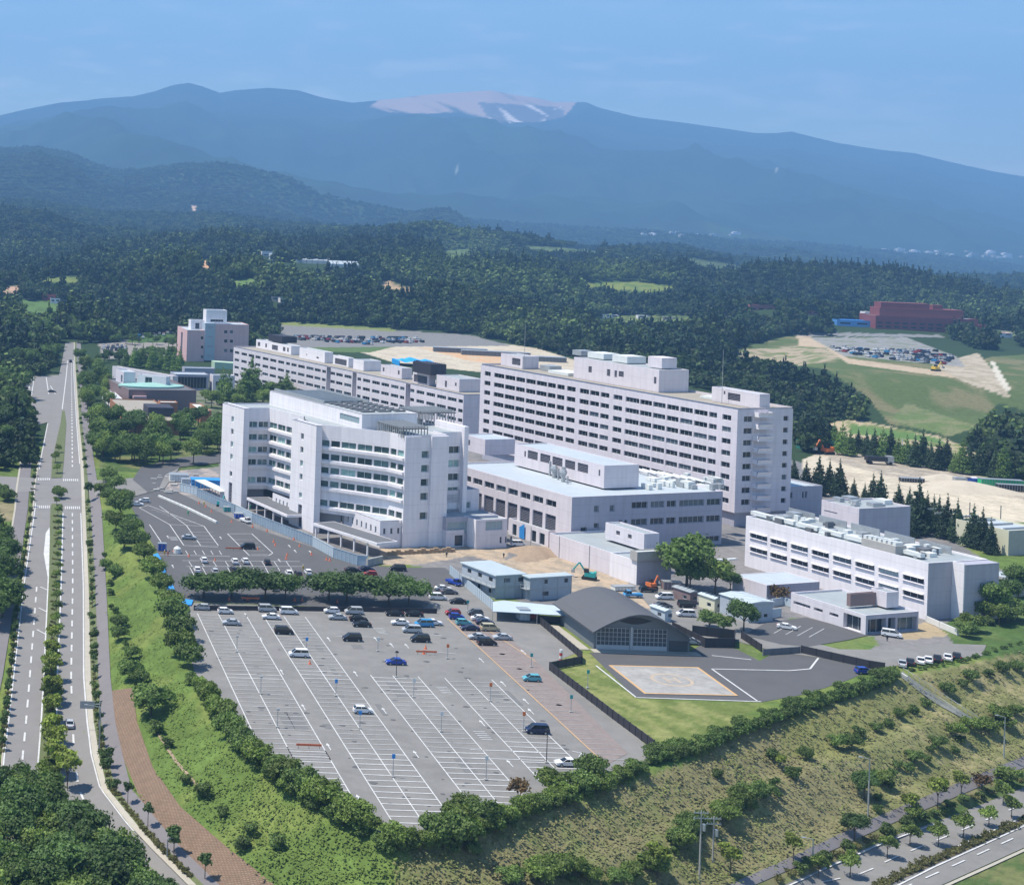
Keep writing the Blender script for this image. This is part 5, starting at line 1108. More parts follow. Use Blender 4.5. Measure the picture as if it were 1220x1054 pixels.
def T(u, v, z): p = c+bb*u-aa*v; return (p.x, p.y, z)
mb.box(-3, 9, 0, 14, 6, 10.2, 0, T); mb.build('black_plant_house', M['louv'], t)
mb = MB(); mb.bar(P3(c-bb*12, 7), P3(c-bb*5, 7), 1.2, 8); mb.build('roof_tank', M['prefabr'], t)
hall('orange_pavilion', 'small orange-brick pavilion with a white roof right of the canteen', 239, 489, 6, 226, 252, M['orange'], M['duct'], 4)
hall('orange_kiosk', 'orange-brick rooftop kiosk with white roof behind the black plant house', 191, 479, 9, 188, 212, M['orange'], M['duct'], 4, base=4)
hall('white_annex', 'low white annex at the left foot of the brick auditorium', 140, 481, 5, 122, 153, M['white'], M['roofb'], 4)
for x, y in ((199, 485), (208, 484)):
    c = G(x, y, 0); t = thing('parasol', 'white fabric sun canopy on the canteen terrace', 'parasol', (c[0], c[1], 0), group='white canopies on the canteen terrace')
    mb = MB(); n = 8
    for k in range(n):
        t0, t1 = 2*math.pi*k/n, 2*math.pi*(k+1)/n; r = 5; mb.face([(c[0]+r*math.cos(t0), c[1]+r*math.sin(t0), 7.5), (c[0]+r*math.cos(t1), c[1]+r*math.sin(t1), 7.5), (c[0], c[1], 9.2)])
    mb.build('canopy', M['duct'], t); MB().bar((c[0], c[1], 0), (c[0], c[1], 9), .15, 5).build('pole', M['steel'], t)
# ---------------------------------------------------------------- arched hangar
hy = G(707, 773, 0)[1]; hx0 = G(707, 773, 0)[0]; hx1 = G(820, 776, 0)[0]; Wd = hx1-hx0; hd = 21.5
t = thing('arched_hangar', 'dark grey helicopter hangar with a sweeping arched metal roof and two big gridded doors', 'hangar', (hx0, hy, 0))
def prof(n=22, e=1.6):
    r = []
    for k in range(n+1):
        s = k/n; x = -e+(Wd+2*e)*s
        # asymmetric arch: high shoulder left of centre, long fall to the right
        z = np.interp(s, [0, .08, .2, .33, .42, .5, .6, .7, .8, .9, 1], [5.0, 6.3, 7.9, 9.15, 9.5, 9.35, 8.6, 7.4, 5.95, 4.35, 2.9]); r.append((x, float(z)))
    return r
pr = prof(); mb = MB(); mb.f = []
for (a_, za), (b_, zb) in zip(pr[:-1], pr[1:]):
    for o_, s in ((0, 1), (-.35, 0)): mb.face([(hx0+a_, hy-3.6, za+o_), (hx0+b_, hy-3.6, zb+o_), (hx0+b_, hy+hd+1, zb+o_), (hx0+a_, hy+hd+1, za+o_)])
    mb.face([(hx0+a_, hy-3.6, za), (hx0+b_, hy-3.6, zb), (hx0+b_, hy-3.6, zb-.35), (hx0+a_, hy-3.6, za-.35)])
for x_, z_ in (pr[0], pr[-1]): mb.face([(hx0+x_, hy-3.6, z_), (hx0+x_, hy+hd+1, z_), (hx0+x_, hy+hd+1, z_-.35), (hx0+x_, hy-3.6, z_-.35)])
mb.build('roof', M['hroof'], t)
mb = MB(); inn = [(x_, z_-.4) for x_, z_ in pr if 0 < x_ < Wd]; 
for yy in (hy, hy+hd): mb.face([(hx0, yy, 0), (hx1, yy, 0)]+[(hx0+x_, yy, z_) for x_, z_ in [(Wd, inn[-1][1]-.3)]+inn[::-1]+[(0, inn[0][1]-.3)]])
mb.face([(hx0, hy, 0), (hx0, hy+hd, 0), (hx0, hy+hd, inn[0][1]), (hx0, hy, inn[0][1])]); mb.face([(hx1, hy, 0), (hx1, hy+hd, 0), (hx1, hy+hd, inn[-1][1]), (hx1, hy, inn[-1][1])])
mb.build('wall', M['hang'], t)
dx0, dx1, dx2, dx3 = [xw(620+q/3.588, 773.5)-hx0 for q in (325, 459, 473, 610)]
for a_, b_ in ((dx0, dx1), (dx2, dx3)):
    mb = MB(); mb.box(hx0+a_, hx0+b_, hy-.12, hy-.02, .1, 5.3, 0)
    for k in range(9): x_ = hx0+a_+(b_-a_)*k/8; mb.box(x_-.05, x_+.05, hy-.2, hy-.12, .1, 5.3, 1)
    for k in range(6): z_ = .1+5.1*k/5; mb.box(hx0+a_, hx0+b_, hy-.22, hy-.13, z_-.05, z_+.05, 1)
    mb.box(hx0+a_, hx0+b_, hy-.25, hy-.13, .0, 1.2, 1); mb.build('door', [M['door'], M['frame']], t)
mb = MB(); x_ = hx0+(dx1+dx2)/2; mb.box(x_-.25, x_+.25, hy-.35, hy-.1, 0, 5.6); mb.build('door_post', M['frame'], t)
mb = MB(); xx = xw(620+655/3.588, 773.5); mb.box(xx-2, xx+2.4, hy-.12, hy-.02, .1, 2.6); mb.build('side_door', M['door'], t)
mb = MB(); xc = hx0+Wd*.42; q = [(xc-4.2+8.4*k/12, 7.1+.8*math.sin(math.pi*k/12)) for k in range(13)]+[(xc+4.2-8.4*k/12, 7.1-.9*math.sin(math.pi*k/12)) for k in range(1, 12)]
mb.face([(a_, hy-.08, b_) for a_, b_ in q]); mb.build('gable_vent', M['black'], t)
mb = MB(); mb.box(hx0-1, hx1+1.5, hy-3.2, hy-.3, .02, .16); mb.box(hx0-4, hx0-1.2, hy-1, hy+hd-2, .02, .16); tag(mb.build('door_apron', M['concl'], t))
# ---------------------------------------------------------------- fences and hoardings
def panel_fence(label, P, h, m, name='fence', cat='fence', th=.12, ft=None, step=2.4, world=False, cap=None):
    pts = [Vector(p[:2]) if world else Vector(G(*p)[:2]) for p in P]; t = thing(name, label, cat, P3(pts[0], 0))
    mp = MB(); mq = MB(); pm = None
    for p, q in zip(pts[:-1], pts[1:]):
        d = (q-p); L = d.length; d.normalize(); n = Vector((-d.y, d.x)); k = 0
        def T(u, v, z): r = p+d*u+n*v; return (r.x, r.y, z)
        nn = max(1, int(L/step))
        for k in range(nn): mp.box(L*k/nn+.03, L*(k+1)/nn-.03, -th/2, th/2, .1, h, 0, T)
        for k in range(nn+1):
            r = p+d*(L*k/nn)
            if pm is None: pm = MB().box(-.06, .06, -th/2-.08, th/2+.08, 0, h+.06).build('post', ft or m, t, local=True); o_ = pm
            else: o_ = pm.copy(); S.collection.objects.link(o_); o_.parent = t
            o_.location = (r.x-t.location.x, r.y-t.location.y, 0); o_.rotation_euler = (0, 0, math.atan2(d.y, d.x))
        if cap: mq.box(0, L, -th/2-.1, th/2+.1, h, h+.12, 0, T)
    mp.build('panel', m, t)
    if cap: mq.build('cap_rail', m, t)
    return t
z5 = lambda P: [(620+a_/3.588, 660+b_/3.588) for a_, b_ in P]
panel_fence('black panel fence running beside the lawn from the parking lot corner', z5([(125, 497), (395, 705), (570, 835)]), 1.9, M['fence'])
panel_fence('black panel fence stepping back from the lot corner to the hangar', z5([(75, 292), (262, 450), (262, 470), (125, 497)]), 1.9, M['fence'])
panel_fence('short black fence closing the gap behind the hangar left eave', z5([(75, 292), (190, 300)]), 1.9, M['fence'])
panel_fence('black fence enclosure right of the hangar', z5([(650, 330), (790, 400), (915, 402), (915, 365), (735, 345)]), 2.4, M['fence'])
panel_fence('black gate fence at the grass triangle near the clinic road', z5([(945, 362), (1030, 418)]), 1.9, M['fence'])
panel_fence('black fence along the back of the helipad apron', [(954.6, 778), (990, 786), (1035, 796), (1054, 799)], 1.9, M['fence'])
panel_fence('grey mesh sliding gate across the helipad approach', [(909, 781), (953, 778)], 1.6, M['gfence'], 'gate', 'gate')
panel_fence('pale blue hoarding around the site offices', [(535.7, 684), (587, 727)], 2.6, M['hoard'], 'hoarding', 'hoarding', step=1.8)
t = thing('covered_store', 'flat pale blue canopy roof between the site cabins and the hangar', 'shelter', G(630, 733, 0))
mb = MB(); q = [G(587, 716.5, 2.6), G(600, 715, 2.6), G(672, 722, 3.4), G(674, 733, 3.0), G(640, 731, 2.6), G(587, 728, 2.5)]
mb.face([tuple(v) for v in q]); mb.face([(v[0], v[1], v[2]-.15) for v in q]); mb.build('roof', M['hoard'], t)
mb = MB()
for v in q: mb.bar((v[0], v[1], 0), (v[0], v[1], v[2]), .08, 5)
mb.build('post', M['steel'], t)
f3 = lambda P: [(150+a_/4.067, 560+b_/4.067) for a_, b_ in P]
for i, (P, lb) in enumerate([([(262, 104), (345, 124)], 'pale section of site hoarding at its far left end'), ([(345, 130), (525, 210)], 'blue-grey lattice hoarding left of the white corner panel'), ([(525, 208), (610, 250)], 'pale hoarding section with corner panel before the entrance canopy'), ([(610, 252), (905, 368)], 'longest blue-grey lattice hoarding in front of the middle pier'), ([(905, 370), (1005, 425)], 'pale hoarding section right of the middle pier'), ([(1005, 425), (1120, 462)], 'blue-grey hoarding at the right end of the drop-off lane'), ([(1120, 462), (1168, 466)], 'pale blue end panels of the drop-off hoarding')]):
    panel_fence(lb, f3(P), 3.0, M['hoard'] if i % 2 == 0 else M['hoardb'], 'hoarding', 'hoarding', th=.1, ft=M['hoard'], step=1.5, cap=1)
panel_fence('grey concrete block wall at the right end of the hoarding', [(437, 675), (455, 671)], 2.2, M['conc'], 'block_wall', 'wall', th=.6)
panel_fence('low white barrier strip curving along the drop-off lane', f3([(160, 130), (300, 190), (440, 258)]), .7, M['whitep'], 'barrier', 'barrier', th=.7, step=3)
panel_fence('upright dark strip standing in for the tree shade between the two lots', [(231, 727), (330, 728), (420, 729), (520, 731)], 1.3, M['fence'], th=.1)  # dark panels stand in for a band of tree shade, not a real fence
panel_fence('light retaining wall at the foot of the research building corner', [(1104, 741), (1120, 748), (1141, 757)], 1.6, M['whitep'], 'retaining_wall', 'wall', th=.4, step=6)
panel_fence('pale blue wall joining the storage shed to the clinic', [(920, 723), (933, 721), (944, 724)], 2.2, M['hoard'], 'wall', 'wall', th=.2, step=4)
panel_fence('pale blue low wall below the storage shed', [(905, 738), (930, 735)], 2.4, M['hoard'], 'wall', 'wall', th=.2, step=4)
# blue sheeting along the lot edge
mb = MB()
for P in ([(182, 662), (188, 661), (198, 678), (196, 688)], [(192, 690), (200, 686), (208, 703), (204, 710)], [(214, 714), (230, 717), (228, 722), (216, 722)]):
    v = [G(x, y, 0) for x, y in P]; mb.face([(p[0], p[1], .35+.25*(k % 2)) for k, p in enumerate(v)])
    for k in range(4): a_, b_ = v[k], v[(k+1) % 4]; mb.face([(a_[0], a_[1], 0), (b_[0], b_[1], 0), (b_[0], b_[1], .35+.25*((k+1) % 2)), (a_[0], a_[1], .35+.25*(k % 2))])
tag(mb.build('blue_sheeting', M['blue']), 'bright blue plastic sheeting laid along the left edge of the upper lot', 'tarpaulin')
# brown timber edge and digging in front of the clinic wing
mb = MB()
for k in range(16):
    a_ = G(462+k*5, 661-k*.25, 0); mb.box(a_[0], a_[0]+1.3, a_[1]-.3, a_[1]+.6, 0, .9+.3*(k % 3))
tag(mb.build('timber_stack', M['wood']), 'row of stacked timber and shuttering at the foot of the clinic wing', 'timber')
# soil heaps
def heap(x, y, r, h, label, m='dirt', seed=0):
    c = G(x, y, 0); mb = MB(); n = 18; R = 7
    for i in range(R+1):
        for k in range(n):
            t_ = 2*math.pi*k/n; q = i/R; rr = r*q*(1+.25*math.sin(3*t_+seed)+.1*math.sin(7*t_)); zz = h*(1-q**1.3)*(1+.18*math.sin(5*t_+seed*2)*q); mb.v.append((c[0]+rr*1.3*math.cos(t_), c[1]+rr*math.sin(t_), max(0, zz)-.02*(i == R)))
    for i in range(R):
        for k in range(n): mb.f.append((i*n+k, i*n+(k+1) % n, (i+1)*n+(k+1) % n, (i+1)*n+k)); mb.m.append(0)
    tag(mb.build('soil_heap', M[m], smooth=True), label, 'soil heap')
heap(637, 660, 6.5, 2.6, 'large pale soil heap in the yard before the gatehouse', seed=1); heap(625, 667, 3, 1.0, 'low brown soil heap beside the large pale one', seed=2)
M['sand'] = mat('pale sand', (.46, .40, .31), .95, noise=.12, nscale=.3)
heap(1152, 583, 14, 3.4, 'long pale sand heap on the levelled site beyond the conifers', 'sand', 3); heap(1125, 571, 8, 2.4, 'smaller grey sand heap at the far side of the levelled site', 'sand', 4)
# ---------------------------------------------------------------- far buildings
def farb(name, label, x, y, z0, w_, d_, h, wm, rm, a_=0, extra=(), nwin=5):
    p = hit1(x, y); z0 = p[2]; an = rad(a_); t = thing(name, label, 'building', (p[0], p[1], z0)); bb = Vector((math.cos(an), math.sin(an))); aa = Vector((math.sin(an), -math.cos(an)))
    k_ = Vector(p[:2]); ops = [(w_*(k+.2)/nwin, w_*(k+.8)/nwin, z0+2+f_*3.6, z0+3.5+f_*3.6) for k in range(nwin) for f_ in range(max(1, int((h-3)/3.6)))] if nwin else []
    mb = MB(); facade(mb, k_, bb, aa, w_, z0-3, z0+h, ops, .3); facade(mb, k_, -aa, -bb, d_, z0-3, z0+h, []); facade(mb, k_-aa*d_, bb, -aa, w_, z0-3, z0+h, []); facade(mb, k_+bb*w_, -aa, bb, d_, z0-3, z0+h, []); mb.build('wall', wm, t)
    mb = MB()
    for o in ops: mb.face([(*(k_+bb*o[0]-aa*.3), o[2]), (*(k_+bb*o[1]-aa*.3), o[2]), (*(k_+bb*o[1]-aa*.3), o[3]), (*(k_+bb*o[0]-aa*.3), o[3])])
    if ops: mb.build('window_row', M['glass'], t)
    roofcap(t, [k_, k_+bb*w_, k_+bb*w_-aa*d_, k_-aa*d_], z0+h, wm, rm, .5)
    for (s_, t_, w2, d2, h2, zz) in extra:
        mb = MB(); c = k_+bb*t_-aa*s_
        def T(u, v, z): q = c+bb*u-aa*v; return (q.x, q.y, z)
        mb.box(0, w2, 0, d2, z0+zz, z0+zz+h2, 0, T); mb.build('upper_storey', wm, t)
    return t
farb('red_school', 'dark red stepped university building on the rise beyond the far car park', 1043, 392, 0, 92, 34, 13, M['redb'], M['roofg'], -6, [(6, 6, 76, 20, 8, 12.5), (8, 8, 44, 14, 13, 12.5), (10, 56, 9, 8, 12, 12.5)], 12)
farb('red_wing', 'lower dark red wing right of the stepped red university building', 1134, 397, 0, 30, 18, 9, M['redb'], M['roofg'], -6, (), 5)
farb('blue_roof_store', 'long low store with a vivid blue roof left of the red university building', 997, 388, 0, 46, 16, 6, mat('vivid blue sheet', (.08, .26, .58), .6), mat('vivid blue roof', (.06, .28, .62), .6), -8, (), 3)
farb('white_store', 'small white building squeezed between blue-roofed store and red building', 1030, 386, 0, 15, 10, 12, M['white'], M['duct'], -5, (), 2)
farb('red_cabin', 'distant salmon red building just above the wooded knoll', 893, 371, 0, 34, 14, 7, mat('salmon wall', (.36, .13, .12), .85), M['redb'], 5, (), 4)
farb('red_shed', 'small distant red-roofed shed among trees right of the salmon building', 961, 375, 0, 20, 10, 3.5, mat('faded red wall', (.3, .12, .12), .85), M['redb'], 4, (), 3)
farb('orange_shed', 'small orange-roofed shed at the far right edge of the woods', 1186, 401, 0, 16, 10, 3.5, M['white'], M['orangep'], 0, (), 2)
farb('green_shed', 'tiny green-roofed shed beside the sand site', 962, 537, 0, 14, 8, 4.5, mat('dark green wall', (.02, .14, .10), .7), M['roofgreen'], 8, (), 2)
random.seed(21)
for i, (x, y, w_, h, c, lb) in enumerate([(50, 357, 14, 6, 'redb', 'tiny far house with reddish wall near the left clearing'), (56, 355, 12, 6, 'white', 'tiny far white house above the left clearing'), (66, 359, 14, 7, 'conc', 'tiny far grey house at the right end of the left hamlet'), (60, 361, 10, 5, 'white', 'lowest tiny white house of the left hamlet'), (323, 359, 20, 5, 'conc', 'far grey house cluster, left one among the woods'), (335, 362, 22, 6, 'white', 'far pale house cluster, right one among the woods'), (312, 306, 26, 8, 'white', 'far white block at the left end of the solar roof rows'), (362, 324, 18, 5, 'white', 'tiny far white house above the woods near the centre left'), (372, 327, 14, 5, 'white', 'second tiny far white house right beside another'), (760, 380, 20, 4, 'white', 'tiny pale shed in the woods clearing behind the tower'), (790, 382, 16, 4, 'conc', 'tiny grey shed in the woods clearing behind the tower'), (718, 379, 18, 4, 'white', 'leftmost tiny shed of the clearing behind the tower'), (1050, 317+70, 1, 1, 'white', None), (80, 301+0, 30, 5, 'roofgreen', 'tiny far green-roofed shed in the left woods')]):
    if lb: farb('far_house', lb, x, y, 0, w_, 10, h, M[c], M['roofb'] if i % 2 else M['roofd'], random.uniform(-20, 20), (), 2)
# rows of far greenhouses / solar roofs
for i, (x0, x1, y) in enumerate(((320, 352, 310), (352, 392, 313), (392, 428, 318))):
    p = hit1(x0, y); q = hit1(x1, y+1.5); t_ = tag(MB().build('x', []), None) if 0 else None
    mb = MB(); d = (q-p); d.z = 0; n = Vector((-d.y, d.x, 0)).normalized()*34; z = max(p[2], q[2])+4
    for k in range(6):
        a_ = p+d*(k/6); b_ = p+d*((k+.93)/6); mb.face([(a_.x, a_.y, z), (b_.x, b_.y, z), (b_.x+n.x, b_.y+n.y, z+3), (a_.x+n.x, a_.y+n.y, z+3)]); mb.face([(a_.x, a_.y, z-9), (b_.x, b_.y, z-9), (b_.x, b_.y, z), (a_.x, a_.y, z)])
    tag(mb.build('greenhouse', M['roofb']), ('left', 'middle', 'right')[i]+' long pale greenhouse roof strip shining in the far woods', 'greenhouse')
# town strip far right
for i in range(46):
    x = 1040+random.random()*180; y = 300+ (x-1040)*.03+random.uniform(-2.4, 3.4)
    if i < 12: x = random.uniform(740, 900); y = 280+random.uniform(-2, 3)
    p = hit1(x, y); w_ = random.uniform(12, 46); mb = MB(); h = random.uniform(6, 14); mb.box(p[0], p[0]+w_, p[1], p[1]+24, p[2]-8, p[2]+h)
    mb.box(p[0]+w_*.2, p[0]+w_*.6, p[1]+4, p[1]+18, p[2]+h, p[2]+h+3)
    tag(mb.build('town_building', random.choice([M['white'], M['duct'], M['conc']])), 'tiny pale building of the distant town at the mountain foot', 'building', group='distant town buildings')
# ================================================================ CARS
def car_parts(kind):
    L, W_, prof, gl = dict(
     sedan=(4.5, 1.7, [(-2.25, .35), (-2.25, .8), (-1.95, .95), (-1.35, 1.0), (1.0, .98), (2.1, .78), (2.25, .6), (2.25, .35)], [(-1.55, .98), (-.95, 1.42), (.35, 1.42), (1.15, .96)]),
     hatch=(3.8, 1.6, [(-1.9, .35), (-1.9, .9), (-1.75, 1.05), (1.0, 1.02), (1.75, .85), (1.9, .6), (1.9, .35)], [(-1.78, 1.03), (-1.45, 1.5), (.35, 1.5), (1.15, 1.0)]),
     van=(4.5, 1.75, [(-2.25, .38), (-2.25, 1.0), (-2.15, 1.15), (1.4, 1.12), (2.1, .9), (2.25, .65), (2.25, .38)], [(-2.15, 1.13), (-1.95, 1.82), (.75, 1.82), (1.6, 1.08)]),
     pickup=(4.8, 1.7, [(-2.4, .5), (-2.4, 1.1), (.5, 1.1), (2.2, 1.1), (2.4, .8), (2.4, .45)], [(.55, 1.1), (.65, 1.85), (1.7, 1.85), (2.2, 1.08)]))[kind]
    b = MB(); hw = W_/2
    n = len(prof); s0 = [(x, -hw, z) for x, z in prof]; s1 = [(x, hw, z) for x, z in prof]
    t0 = [(x, -hw*.92, z+.02) if z > .9 else (x, -hw, z) for x, z in prof]
    b.ext(prof, -hw, hw)
    # roof panel + pillars
    g = gl; r = hw*.8
    b.face([(g[1][0], -r, g[1][1]+.03), (g[2][0], -r, g[2][1]+.03), (g[2][0], r, g[2][1]+.03), (g[1][0], r, g[1][1]+.03)])
    for s in (-1, 1):
        for (i, j) in ((0, 1), (3, 2)): b.bar((g[i][0], s*hw*.95, g[i][1]), (g[j][0], s*r, g[j][1]), .05, 4)
        xm = (g[0][0]+g[3][0])/2-.1; b.bar((xm, s*hw*.96, 1.0), (xm, s*r, g[1][1]), .05, 4)
        b.face([(g[1][0], s*r, g[1][1]+.03), (g[2][0], s*r, g[2][1]+.03), (g[2][0], s*(r+.02), g[2][1]-.06), (g[1][0], s*(r+.02), g[1][1]-.06)])
    c = MB(); q = hw*.93
    c.face([(g[0][0], -q, g[0][1]), (g[0][0], q, g[0][1]), (g[1][0], r, g[1][1]), (g[1][0], -r, g[1][1])]); c.face([(g[3][0], -q, g[3][1]), (g[3][0], q, g[3][1]), (g[2][0], r, g[2][1]), (g[2][0], -r, g[2][1])])
    for s in (-1, 1): c.face([(g[0][0], s*q, g[0][1]), (g[3][0], s*q, g[3][1]), (g[2][0], s*r, g[2][1]), (g[1][0], s*r, g[1][1])])
    return L, W_, b, c
def make_car(kind, name):
    L, W_, b, c = car_parts(kind); t = thing(name, 'x', 'truck' if kind == 'pickup' else 'van' if kind == 'van' else 'car')
    o = b.build('body', M['carp'], t, local=True); bv = o.modifiers.new('b', 'BEVEL'); bv.width = .06; bv.segments = 2; bv.limit_method = 'ANGLE'; bv.angle_limit = rad(30)
    c.build('window_glass', M['carg'], t, local=True)
    for sx in (-1, 1):
        for sy in (-1, 1):
            w_ = MB(); x = sx*L*.31; y = sy*(W_/2-.1); w_.bar((x, y-.12, .32), (x, y+.12, .32), .33, 12, mi=0); w_.bar((x, y+sy*.125-.01, .32), (x, y+sy*.125+.01, .32), .2, 8, mi=1); w_.build('wheel', [M['tyre'], M['steel']], t, local=True)
    for sy in (-1, 1):
        h = MB(); h.box(L/2-.12, L/2+.02, sy*W_*.36-.2, sy*W_*.36+.2, .62, .78); h.build('headlight', M['lampw'], t, local=True)
        h = MB(); h.box(-L/2-.02, -L/2+.1, sy*W_*.4-.12, sy*W_*.4+.12, .75, .95); h.build('tail_light', M['redp'], t, local=True)
    return t
CARS = {k: make_car(k, n) for k, n in (('sedan', 'parked_car'), ('hatch', 'parked_car'), ('van', 'parked_van'), ('pickup', 'small_truck'))}
WHT, SIL, BLK, BLU, NAV, TEA, RED, BEI, LBL, GRY = (.72, .72, .73), (.40, .42, .44), (.016, .016, .02), (.015, .05, .32), (.012, .02, .06), (.10, .36, .42), (.32, .03, .03), (.45, .40, .26), (.04, .25, .50), (.10, .10, .11)
def pc(kind, x, y, col, label, rz=0, group=None):
    p = G(x, y+1.5, 0); return put(CARS[kind], (p[0], p[1], .08), rz, label=label, group=group or 'cars parked in the hospital lots', color=col)
LOT = [('hatch', 240.5, 725, SIL, 'silver hatchback at the top left corner of the big lot'), ('hatch', 268.4, 729.5, WHT, 'white hatchback, second from the left along the dark strip of tree shade'), ('sedan', 275.5, 743, SIL, 'silver sedan a row nearer than the white hatchback at upper left'),
 ('van', 318, 727, SIL, 'silver minivan in the shade of the trees behind a white sedan'), ('sedan', 323, 736, WHT, 'white sedan just in front of the silver minivan'), ('van', 344, 730, WHT, 'white boxy van right of the silver minivan'), ('van', 338, 753.5, BLK, 'black minivan alone in the second stall column'), ('van', 355.8, 781, WHT, 'white van alone below the black minivan'),
 ('hatch', 395, 729, WHT, 'white hatchback at the dark shade strip above a silver sedan'), ('sedan', 402, 736.5, SIL, 'silver sedan directly in front of the white hatchback pair'), ('van', 421.5, 730, SIL, 'silver van by the dark shade strip behind two black cars'), ('sedan', 427, 738.5, BLK, 'black sedan behind another black sedan'), ('sedan', 431, 745, BLK, 'black sedan, nearer one of the two black sedans'), ('van', 419.3, 762, BLK, 'black boxy wagon alone near the painted turning arrows'),
 ('sedan', 477, 743, WHT, 'white sedan left of the bright blue van'), ('van', 490.4, 752, SIL, 'silver wagon in front of the bright blue van'), ('van', 505, 745, LBL, 'bright blue van near the end of the tree row'), ('sedan', 516, 743, WHT, 'white car half hidden behind the bright blue van'), ('van', 500.4, 763, BLK, 'black wagon nearest below the silver wagon'), ('sedan', 471.4, 790, BLU, 'royal blue sedan beside the tall lamp post in mid lot'), ('hatch', 432, 848, WHT, 'white hatchback alone in the middle of the lot'),
 ('van', 639.8, 872, NAV, 'dark navy wagon alone in the right stall column'), ('sedan', 676, 911, WHT, 'white sedan nearest the camera at the lot bottom right'), ('hatch', 633.4, 810, TEA, 'teal hatchback alone on the brown stall strip'),
 ('hatch', 539.4, 731, RED, 'dark red hatchback at the head of the diagonal group'), ('hatch', 544, 736, BLU, 'deep blue hatchback right in front of the dark red one'), ('hatch', 552.2, 743, TEA, 'teal hatchback in the second row of the diagonal group'), ('sedan', 560, 749.5, NAV, 'navy sedan beside the beige van'), ('sedan', 572, 738, WHT, 'white sedan in the middle of the diagonal group'), ('sedan', 577.5, 742.5, NAV, 'dark blue sedan right behind the beige van'), ('van', 583.7, 750, BEI, 'beige van in the diagonal group'), ('sedan', 569, 760, SIL, 'silver-blue sedan left of the white and black wagon'), ('sedan', 598.4, 760.5, SIL, 'silver sedan at the right end of the diagonal group'), ('van', 580, 767, BLK, 'black wagon nearest the camera in the diagonal group'), ('hatch', 566, 731, GRY, 'grey hatchback behind the white sedan of the diagonal group'),
 ('sedan', 528, 702, WHT, 'white sedan at the top of the short row by the site entrance'), ('sedan', 535, 706, GRY, 'grey sedan right behind the white ones near the site entrance'), ('van', 521.5, 713, WHT, 'white minivan right of the last tree of the row'), ('sedan', 545.6, 717.5, BLK, 'black sedan opposite the white minivan'), ('van', 474, 678.5, BLK, 'black van at the back of the new asphalt lot, right end'), ('sedan', 437, 679, NAV, 'dark blue car behind the right end of the tree row'), ('hatch', 441, 685, RED, 'red hatchback glimpsed behind the right tree of the row'), ('sedan', 420, 680, BLK, 'black sedan left of the red hatchback behind the trees'), ('sedan', 470, 732, BLK, 'black sedan in deep shade under the right trees'), ('sedan', 493, 732.5, BLK, 'rightmost black sedan in deep shade under the trees'),
 ('sedan', 225, 641, SIL, 'silver sedan alone in the kinked stalls of the upper lot'), ('van', 295, 652.5, BLK, 'black wagon alone in the narrow stall island'), ('pickup', 292.6, 621, WHT, 'white small truck beside the hoarding'), ('hatch', 172, 597, WHT, 'white hatchback at the rubble near the lot entrance'), ('sedan', 163, 601, WHT, 'white sedan partly hidden at the far left entrance of the upper lot'),
 ('pickup', 753.8, 710, LBL, 'light blue small truck in the service yard'), ('van', 791.4, 712.5, WHT, 'white van in front of the brown site hut'), ('van', 817, 733, WHT, 'white van by the black enclosure fence'), ('van', 818, 722, BLK, 'black van behind the white van at the enclosure'), ('hatch', 824.9, 766, SIL, 'silver car parked tight at the right side of the hangar'), ('pickup', 772, 704, BLK, 'dark flatbed truck loaded with scrap in the yard'), ('van', 617.4, 649, WHT, 'white van parked at the gatehouse wall'), ('sedan', 937, 748, WHT, 'white sedan alone in the clinic car park'), ('van', 1062, 757, WHT, 'white van under the clinic porch'), ('hatch', 1029, 801, BLU, 'small blue car behind the hedge end of the helipad apron'),
 ('pickup', 540.6, 695, BLU, 'blue small truck at the site entrance'), ('sedan', 790, 722, GRY, 'grey car behind the hangar roof edge')]
for k, x, y, c, lb in LOT: pc(k, x, y, c, lb, rz=rad(random.uniform(-3, 3))+(math.pi if random.random() < .5 else 0)+(rad(-65) if x in (540.6, 292.6) else 0)+(rad(-30) if x in (937, 1062) else 0))
nm = dict([(WHT, 'white'), (SIL, 'silver'), (BLK, 'black'), (NAV, 'navy'), (GRY, 'grey'), (BLU, 'blue'), (RED, 'red'), (LBL, 'light blue')])
random.seed(5)
for i, (x, y, c) in enumerate([(234.8, 680, WHT), (256, 682, SIL), (278, 680, BLK), (242.7, 668.5, WHT), (279.6, 670, WHT), (292, 669.5, WHT), (318.4, 671, BLK), (344, 684, WHT), (355, 685, BLK), (367, 683, WHT)]):
    o = pc('hatch', x, y, c, f'{nm[c]} hatchback, number {"one two three four five six seven eight nine ten".split()[i]}', rz=math.pi/2+rad(random.uniform(-4, 4)))
    o['label'] = [f'{nm[c]} hatchback leftmost in the shaded row just behind the trees', 'silver hatchback second from the left just behind the trees', 'black hatchback third from the left just behind the trees', 'white hatchback alone at the left of the painted row in the new lot', 'white hatchback, left of the white pair in the painted row', 'white hatchback, right of the white pair in the painted row', 'black hatchback right of the white pair in the painted row', 'white hatchback left of a dark one near the traffic marshal', 'black hatchback between two white ones near the traffic marshal', 'white hatchback at the right end near the traffic marshal'][i]
for i in range(22):
    x = 236+i*11.5+random.uniform(-2, 2); y = 697+random.uniform(-4, 5)
    if random.random() < .15: continue
    c = random.choice([WHT, WHT, SIL, SIL, BLK, GRY, NAV]); pc('hatch', x, y, c, f'{nm[c]} car mostly hidden behind the row of shade trees', rz=math.pi/2, group='cars hidden behind the row of shade trees')
